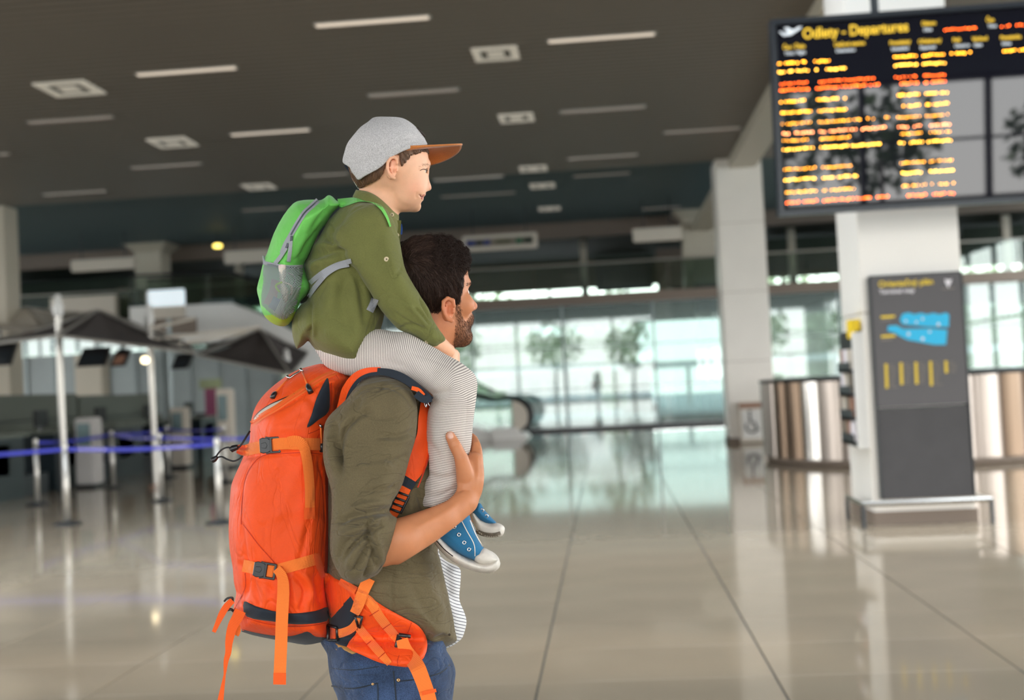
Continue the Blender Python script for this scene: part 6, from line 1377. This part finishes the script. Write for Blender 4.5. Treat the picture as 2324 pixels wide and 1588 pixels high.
# ================================================================== ORANGE BACKPACK
v = Vol((506, 812, 818, 1476, -168, 168), 4)
OPL = [(795, 857), (784, 843), (764.8, 830.5), (737, 827), (726, 825), (695.5, 833), (670.6, 841.6), (643, 858), (615, 880), (593, 902.5), (579, 924.7), (571, 949.6), (567.5, 977), (566.5, 1000), (551.4, 1038), (540.4, 1063), (529.3, 1088), (523.7, 1110), (520.5, 1160), (519, 1200), (521, 1245.4), (528, 1285), (531, 1322), (536, 1348), (530, 1376), (533, 1396), (542.4, 1412), (549, 1431), (573.6, 1441), (619, 1450.5), (658.8, 1457.5), (692.9, 1463), (721.3, 1458.6), (744, 1450), (749, 1413), (746, 1376), (742, 1330), (748, 1300), (754, 1250), (757, 1130), (758, 1000), (770, 930), (787, 890)]
v.pillow(OPL, lambda x, y: 150-np.clip((950-y)/120, 0, 1)*30, 78, lambda x, y: -2+0*x, sub=2)
V, F = v.mesh(1)
V = folds(V, F, [([(555, 1040), (590, 1032), (640, 1028), (700, 1026), (735, 1030)], -4, 6), ([(571, 962), (600, 945), (640, 925), (690, 895), (740, 862), (775, 848)], -3, 4), ([(548, 1160), (552, 1100), (566, 1062), (592, 1036)], -2.4, 2.5), ([(550, 1180), (556, 1240), (562, 1290), (560, 1350)], -4, 4), ([(536, 1090), (532, 1160), (536, 1240), (548, 1320)], 5, 9), ([(552, 1190), (585, 1235), (610, 1265), (630, 1290)], -1.6, 2),
    ([(545, 1270), (560, 1310), (556, 1360)], -6, 6), ([(700, 990), (680, 1060), (650, 1130), (625, 1200)], 3, 16), ([(724, 1040), (722, 1090), (712, 1140), (700, 1200)], -2, 3), ([(722, 1040), (735, 1100), (738, 1180), (734, 1260)], -2.5, 3), ([(700, 1190), (690, 1240), (678, 1280)], -5, 8), ([(600, 1060), (620, 1130), (640, 1180)], 2.5, 20),
    ([(575, 1310), (580, 1340), (590, 1375)], -5, 6), ([(610, 1310), (600, 1340), (605, 1370)], 4, 7), ([(665, 1300), (690, 1330), (692, 1355), (680, 1388)], -8, 6), ([(690, 1300), (706, 1340), (700, 1370)], 6, 7), ([(662, 1310), (668, 1350), (672, 1380)], 4, 7), ([(715, 1300), (722, 1340), (730, 1372)], -5, 6), ([(735, 1310), (740, 1350), (742, 1370)], -4, 4), ([(600, 1320), (620, 1345)], -4, 5), ([(560, 1400), (620, 1418), (680, 1422), (740, 1412)], -2, 4), ([(570, 1404), (640, 1424), (700, 1424), (744, 1416)], -2.4, 3),
    ([(690, 905), (700, 930), (730, 950)], 3, 12), ([(640, 960), (690, 930), (715, 900)], -2, 10), ([(745, 870), (765, 880), (785, 880)], -4, 5), ([(752, 870), (754, 900), (748, 940)], -3, 4), ([(760, 930), (770, 900), (785, 875)], -4, 6), ([(600, 990), (640, 970), (690, 975)], 3, 12), ([(600, 900), (640, 880), (680, 850), (720, 840)], 3, 14), ([(530, 1340), (545, 1350), (560, 1380)], -4, 4)])
ob = [(549, 1430), (573, 1437), (613, 1444), (656, 1446.5), (698.6, 1436), (715, 1447), (760, 1449), (760, 1500), (530, 1500)]
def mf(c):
    r = np.zeros(len(c), int); r[inpoly(c, ob)] = 1; r[(c[:, 0] > 738-np.clip((c[:, 1]-1250)*.05, 0, 5)) & (c[:, 1] > 1010) & (c[:, 1] < 1310)] = 2; return r  # deep orange strip beside the man's back is shadow put into the colour
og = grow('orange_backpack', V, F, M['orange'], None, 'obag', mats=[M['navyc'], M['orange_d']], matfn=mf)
tag(og, 'large orange hiking backpack with buckled straps on the man\'s back', 'backpack')
OB = ['obag']
for sp_ in ([(740, 1031), (690, 1027), (640, 1029), (596, 1034), (570, 1058), (556, 1090), (549, 1140), (547, 1190)], [(552, 1190), (570, 1214), (590, 1240), (612, 1264), (632, 1288)], [(528, 1390), (548, 1352), (557, 1330), (556, 1300)], [(560, 1402), (600, 1414), (650, 1421), (700, 1420), (744, 1412)], [(700, 984), (722, 975), (738, 962)], [(752, 868), (753, 900), (747, 938)]):
    ribbon('seam', sp_, 1.7, M['orange_d'], og, OB, .3, 1, 2)
patch('black_band', [(553.7, 1364.7), (579, 1375), (619, 1386), (664.5, 1391.7), (715.6, 1386), (744, 1377.5), (747.5, 1404.5), (715.6, 1414.4), (664.5, 1416), (619, 1410), (560, 1399)], M['navyc'], og, OB, 2.5, 3, 3, 5, 3)
patch('black_panel', [(738, 863), (745.4, 861), (748.5, 897), (746, 933), (723, 952.4), (697, 970), (706.6, 942), (719, 902)], M['navyc'], og, OB, 2.5, 2.5, 3, 5, 3)
patch('black_tag', [(593, 908), (598, 900), (610, 895), (606, 904)], M['navyc'], og, OB, 0, 2, 2, 5, 0)
ribbon('zip_tape', [(571, 962), (600, 941), (626, 926), (654, 907), (681.7, 889), (723, 861.5), (764.8, 842)], 14, M['ziporange'], og, OB, 0, 1.6)
ribbon('zip_teeth', [(571, 962), (600, 941), (626, 926), (654, 907), (681.7, 889), (723, 861.5), (764.8, 842)], 4, M['web2'], og, OB, 1.4, 1.6, 2)
ribbon('pale_lining', [(577, 952), (590, 938), (612, 923), (638, 911), (660, 901)], [3, 7, 8, 6, 2], M['offwhite'], og, OB, 0, 1.2)
ribbon('zip_lip', [(574, 950), (588, 934), (612, 918), (640, 905), (668, 893)], 2, M['leather'], og, OB, 0, 1.5, 2)
def pull(p0, p1, p2, big=True):
    a, b, c = [(x, y, hit(x, y, OB)-6) for x, y in (p0, p1, p2)]
    o = wtube('zip_cord', [a, b], 2.2, M['web'], og, 6, 0)
    e = [(b[0]*(1-t)+c[0]*t, b[1]*(1-t)+c[1]*t, b[2]*(1-t)+c[2]*t-2) for t in (0, .3, 1)]
    wtube('pull_tip', e, [3, 6, 6.5], M['buckle'], o, 6, 0)
    wtube('slider', [(p0[0]-4, p0[1]-6, a[2]), (p0[0]+3, p0[1]+2, a[2]-1)], 3, M['metal'], o, 8, 0)
pull((685, 842), (697, 872), (705, 890)); pull((655, 858), (626, 889), (618, 903)); pull((728, 968), (730, 1006), (732, 1024))
wtube('slider_bar', [(657, 858, hit(657, 858, OB)-5), (668, 850, hit(668, 850, OB)-6), (684, 841, hit(684, 841, OB)-6)], 2.5, M['metal'], og)
# compression straps with buckles
ribbon('compression_strap', [(539, 1018), (556, 1022), (575, 1017), (600, 1013)], [20, 26, 27, 27], M['web'], og, OB, 3, 3)
ribbon('compression_strap', [(620, 1008), (650, 1006), (690, 1007), (731, 1008)], [26, 27, 27, 27], M['web'], og, OB, 3, 3)
tl = ribbon('strap_tail', [(654, 1003), (668, 1000), (682, 1004), (692, 1022), (699, 1060), (703, 1110), (703, 1158)], [24, 24, 23, 23, 22, 22, 22], M['web'], og, OB, 8, 2.5)
ribbon('folded_end', [(702, 1152), (703, 1178)], 25, M['web2'], tl, OB, 10, 5)
ribbon('compression_strap', [(551, 1283), (566, 1286), (590, 1292)], 28, M['web'], og, OB, 3, 3)
ribbon('compression_strap', [(612, 1296), (640, 1290), (680, 1279), (722, 1267)], 26, M['web'], og, OB, 3, 3)
ribbon('strap_tab', [(718, 1256), (724, 1280), (734, 1310)], [14, 16, 10], M['web2'], og, OB, 5, 2.5)
tl = ribbon('strap_tail', [(627, 1290), (640, 1308), (643, 1340), (640, 1400), (638, 1460), (635, 1530), (634.5, 1550)], [20, 27, 28, 28, 28, 28, 28], M['web'], og, ws=[-162, -166, -167, -166, -162, -158, -156], sm=1)
ribbon('folded_end', [(635, 1527), (634.5, 1553)], 29, M['web2'], tl, ws=[-159, -157], sm=0, thick=4)
def buckle(cx, cy, w, h, rot, wv):
    """side release buckle: male half with prongs, female half, ladder frame"""
    b = empty('buckle'); b.parent = og; ca, sa = math.cos(rot), math.sin(rot)
    T_ = lambda x, y: (cx+x*ca-y*sa, cy+x*sa+y*ca)
    def pl(poly, d, th, name, m='buckle'):
        n = len(poly); q = [T_(*p) for p in poly]; V = [(x, y, wv-d-th) for x, y in q]+[(x, y, wv-d) for x, y in q]
        F = [tuple(range(n)), tuple(range(2*n-1, n-1, -1))]+[(i, i+n, (i+1) % n+n, (i+1) % n) for i in range(n)]
        o = mk(name, toW(np.array(V)), F, M[m], b); bv = o.modifiers.new('bevel', 'BEVEL'); bv.width = .0012; bv.segments = 2; return o
    pl([(-w*.5, -h*.42), (-w*.34, -h*.5), (-w*.1, -h*.46), (w*.02, -h*.36), (w*.02, h*.36), (-w*.1, h*.46), (-w*.34, h*.5), (-w*.5, h*.42)], 4, 7, 'female_half')
    pl([(-w*.42, -h*.14), (-w*.2, -h*.2), (-w*.12, 0), (-w*.2, h*.2), (-w*.42, h*.14)], 11, 1.4, 'centre_boss')
    pl([(-w*.2, -h*.56), (w*.06, -h*.5), (w*.06, -h*.36), (-w*.2, -h*.44)], 5, 5, 'prong'); pl([(-w*.2, h*.56), (w*.06, h*.5), (w*.06, h*.36), (-w*.2, h*.44)], 5, 5, 'prong')
    for (x0, x1, y0, y1) in ((0, w*.5, -h*.52, -h*.38), (0, w*.5, h*.38, h*.52), (w*.0, w*.10, -h*.45, h*.45), (w*.42, w*.53, -h*.5, h*.5)):
        pl([(x0, y0), (x1, y0), (x1, y1), (x0, y1)], 5, 6, 'ladder_bar')
    pl([(w*.12, -h*.36), (w*.40, -h*.36), (w*.40, h*.36), (w*.12, h*.36)], 5, 2.5, 'strap_loop', 'web')
buckle(612, 1010, 46, 36, -.06, hit(612, 1010, OB)); buckle(600, 1294, 50, 36, .16, hit(600, 1294, OB))
# elastic cord with toggles at the back edge
wtube('elastic_cord', [(567, 978, -70), (556, 996, -80), (545, 1012, -84), (535, 1018, -84)], 2.2, M['black'], og)
wtube('elastic_cord', [(532, 1018, -84), (516, 1015, -88), (501, 1022, -90), (490, 1038, -90), (503, 1036, -88), (516, 1042, -88), (530, 1046, -86), (543, 1041, -84), (550, 1034, -82)], 2.0, M['black'], og)
wtube('cord_toggle', [(524, 1022, -88), (530, 1017, -88), (540, 1014, -88)], [6, 8, 6], M['buckle'], og); wtube('cord_toggle', [(481, 1046, -90), (486, 1042, -90), (493, 1036, -90)], [5.5, 7, 4], M['buckle'], og)
# hanging straps at the back lower corner
ribbon('hanging_strap', [(546, 1385), (538, 1402), (527, 1424), (520, 1455), (518, 1480), (513, 1500), (510, 1530), (505, 1560), (499, 1600), (494, 1650)], [26, 24, 20, 15, 11, 5, 9, 14, 18, 18], M['web2'], og, ws=[-120, -118, -112, -110, -108, -105, -100, -100, -98, -98])
ribbon('hanging_strap', [(528, 1362), (514, 1376), (502, 1396), (492, 1418), (485, 1434)], [14, 16, 15, 11, 9], M['web2'], og, ws=[-100, -104, -108, -106, -102]); ribbon('hanging_strap', [(540, 1418), (541, 1432), (537, 1442)], [10, 11, 9], M['web'], og, ws=[-100, -98, -98])
wtube('ladder_lock', [(509, 1364, -102), (515, 1358, -104), (527, 1356, -104), (528, 1364, -102)], 2.4, M['buckle'], og); wtube('ladder_lock', [(516, 1384, -104), (524, 1382, -104), (529, 1386, -102)], 3, M['buckle'], og)
# shoulder strap over the shirt
ribbon('base_piping', [(549, 1430), (573, 1437), (613, 1444), (656, 1446.5), (684, 1440), (698.6, 1436), (715, 1447), (742, 1449)], 6, M['navyc'], og, OB, 0, 2)
ribbon('side_piping', [(731, 1012), (735, 1100), (738, 1180), (734, 1262)], 5, M['orange'], og, OB, 0, 2.5)
SK = ['torso', 'tee']
ribbon('shoulder_strap', [(766, 950), (776, 920), (788, 884), (808, 856), (834, 843), (864, 840)], [16, 20, 24, 22, 18, 14], M['orange'], og, thick=9, ws=[-120, -140, -165, -182, -192, -196])
ribbon('strap_lining', [(772, 945), (784, 918), (797, 886), (815, 862), (838, 850), (864, 847)], [7, 8, 9, 9, 8, 8], M['navyc'], og, thick=9, ws=[-124, -145, -168, -186, -196, -200])
ribbon('strap_lining', [(856, 842), (885, 846), (912, 856), (938, 873), (960, 893), (976, 910)], [15, 18, 19, 19, 20, 22], M['navyc'], og, thick=9, ws=[-199, -202, -204, -204, -202, -198])
ribbon('load_strap', [(934, 880), (950, 885), (962, 897)], [9, 10, 8], M['web2'], og, ws=[-214, -215, -213])
ribbon('strap_bridge', [(944, 893), (962, 906), (979, 903)], 17, M['navyc'], og, ws=[-215, -214, -210], thick=4)
wtube('wire_hook', [(962, 911, -196), (967, 924, -198), (969, 912, -197), (975, 921, -196)], 1.1, M['metal'], og)
ribbon('shoulder_pad', [(966, 905), (963, 950), (962, 990), (954, 1028), (944, 1060), (930, 1085)], [20, 26, 30, 42, 44, 30], M['orange'], og, SK, 6, 8)
ribbon('pad_piping', [(975, 915), (976, 950), (977, 1000), (971, 1042), (957, 1084), (948, 1106)], 3, M['orange_d'], og, SK, 14, 3, 2)
ribbon('strap_lining', [(934, 1070), (926, 1090), (918, 1112)], [34, 40, 28], M['navyc'], og, SK, 8, 5)
ribbon('adjuster_strap', [(922, 1106), (910, 1130), (898, 1156), (888, 1176)], [24, 24, 22, 20], M['web2'], og, SK, 14, 3)
for k in range(4): 
    cx_, cy_ = 916-k*6.2, 1121+k*12.5; wtube('ladder_bar', [(cx_-13, cy_-5, hit(cx_, cy_, SK)-22), (cx_+13, cy_+5, hit(cx_, cy_, SK)-22)], 2.6, M['buckle'], og, 6, 0)
for s_ in (-1, 1): wtube('ladder_side', [(916+s_*13, 1120+s_*5, hit(916, 1120, SK)-22), (905+s_*13, 1142+s_*5, hit(905, 1142, SK)-22), (897+s_*12, 1160+s_*5, hit(897, 1160, SK)-22)], 2.8, M['buckle'], og)
# hip belt
HK = ['shirt', 'jeans', 'obag']
patch('lumbar_wing', [(735, 1299), (760, 1312), (783, 1322), (808, 1338), (800, 1352), (780, 1376), (752, 1402), (744, 1376)], M['orange'], og, HK, 1, 5, 5, 8, 2)
patch('black_gusset', [(752, 1402), (778, 1366), (800, 1345), (815, 1400), (808, 1440), (786, 1467), (752, 1448)], M['navyc'], og, HK, 1, 4, 4, 8, 2)
patch('hip_belt', [(776, 1322), (800, 1330), (832, 1345), (852, 1363), (886, 1384.6), (928.6, 1407), (950, 1420), (965.5, 1441), (970, 1464), (962, 1492), (937, 1512), (903, 1512), (863.3, 1504), (823.5, 1487), (786.6, 1467), (806, 1440), (814, 1412), (806, 1370)], M['orange'], og, HK, 4, 13, 12, 8, 2, key='belt')
BK = ['belt', 'shirt', 'jeans']
ribbon('belt_webbing', [(818, 1352), (840, 1366), (862, 1400), (884, 1428), (906, 1454)], [22, 23, 22, 21, 20], M['web'], og, BK, 1, 2.5)
ribbon('belt_webbing', [(814, 1424), (834, 1448), (858, 1476), (884, 1506)], [20, 20, 20, 14], M['web'], og, BK, 1, 2.5)
for (a, b, c, d) in ((838, 1398, 860, 1384), (868, 1428, 888, 1414), (832, 1462, 850, 1448), (858, 1494, 874, 1480)): ribbon('bar_tack', [(a, b), (c, d)], 1.8, M['orange_d'], og, BK, 3.6, 1, 2)
ribbon('upper_webbing', [(838, 1312), (824, 1342), (812, 1376), (804, 1392)], [28, 27, 26, 22], M['web'], og, ['belt', 'torso', 'jeans'], 8, 3)
ribbon('upper_webbing', [(770, 1318), (790, 1330), (808, 1340)], [14, 18, 18], M['web2'], og, ['belt', 'torso', 'jeans', 'obag'], 6, 2.5)
ribbon('side_webbing', [(752, 1438), (775, 1436), (798, 1426), (812, 1410), (822, 1408)], [22, 20, 19, 18, 20], M['web'], og, BK, 6, 3)
for pts in ([(744, 1418), (744, 1452)], [(764, 1424), (766, 1452)], [(744, 1418), (764, 1424)], [(745, 1452), (766, 1452)]): wtube('ladder_bar', [(x, y, hit(x, y, HK)-14) for x, y in pts], 3, M['buckle'], og, 6, 0)
ribbon('ladder_web', [(755, 1420), (755, 1452)], 12, M['web2'], og, HK, 10, 2, 2)
for pts in ([(806, 1398), (822, 1400)], [(806, 1398), (813, 1422)], [(822, 1400), (816, 1424)]): wtube('ladder_bar', [(x, y, hit(x, y, BK)-13) for x, y in pts], 2.8, M['buckle'], og, 6, 0)
wb = hit(910, 1460, BK)-6
for pts in ([(896, 1484), (905, 1440)], [(905, 1440), (932, 1444)], [(896, 1484), (903, 1487)], [(908, 1447), (899, 1486)]): wtube('belt_buckle_bar', [(x, y, wb-5) for x, y in pts], [4.5, 4.2], M['buckle'], og, 8, 0)
ribbon('belt_tail', [(912, 1450), (922, 1478), (944, 1508), (958, 1540), (970, 1575), (978, 1610), (984, 1660)], [26, 34, 36, 34, 34, 34, 34], M['web'], og, ws=[wb-4, wb-10, -196, -196, -192, -188, -184]); ribbon('belt_tail_fold', [(958, 1574), (990, 1566)], 8, M['web2'], og, ws=[-200, -200], sm=0)
ribbon('belt_seam', [(934, 1412), (928, 1430), (925, 1436)], 1.6, M['orange_d'], og, BK, .5, 1, 2); ribbon('belt_seam', [(906, 1486), (902, 1500), (903, 1511)], 1.6, M['orange_d'], og, BK, .5, 1, 2)
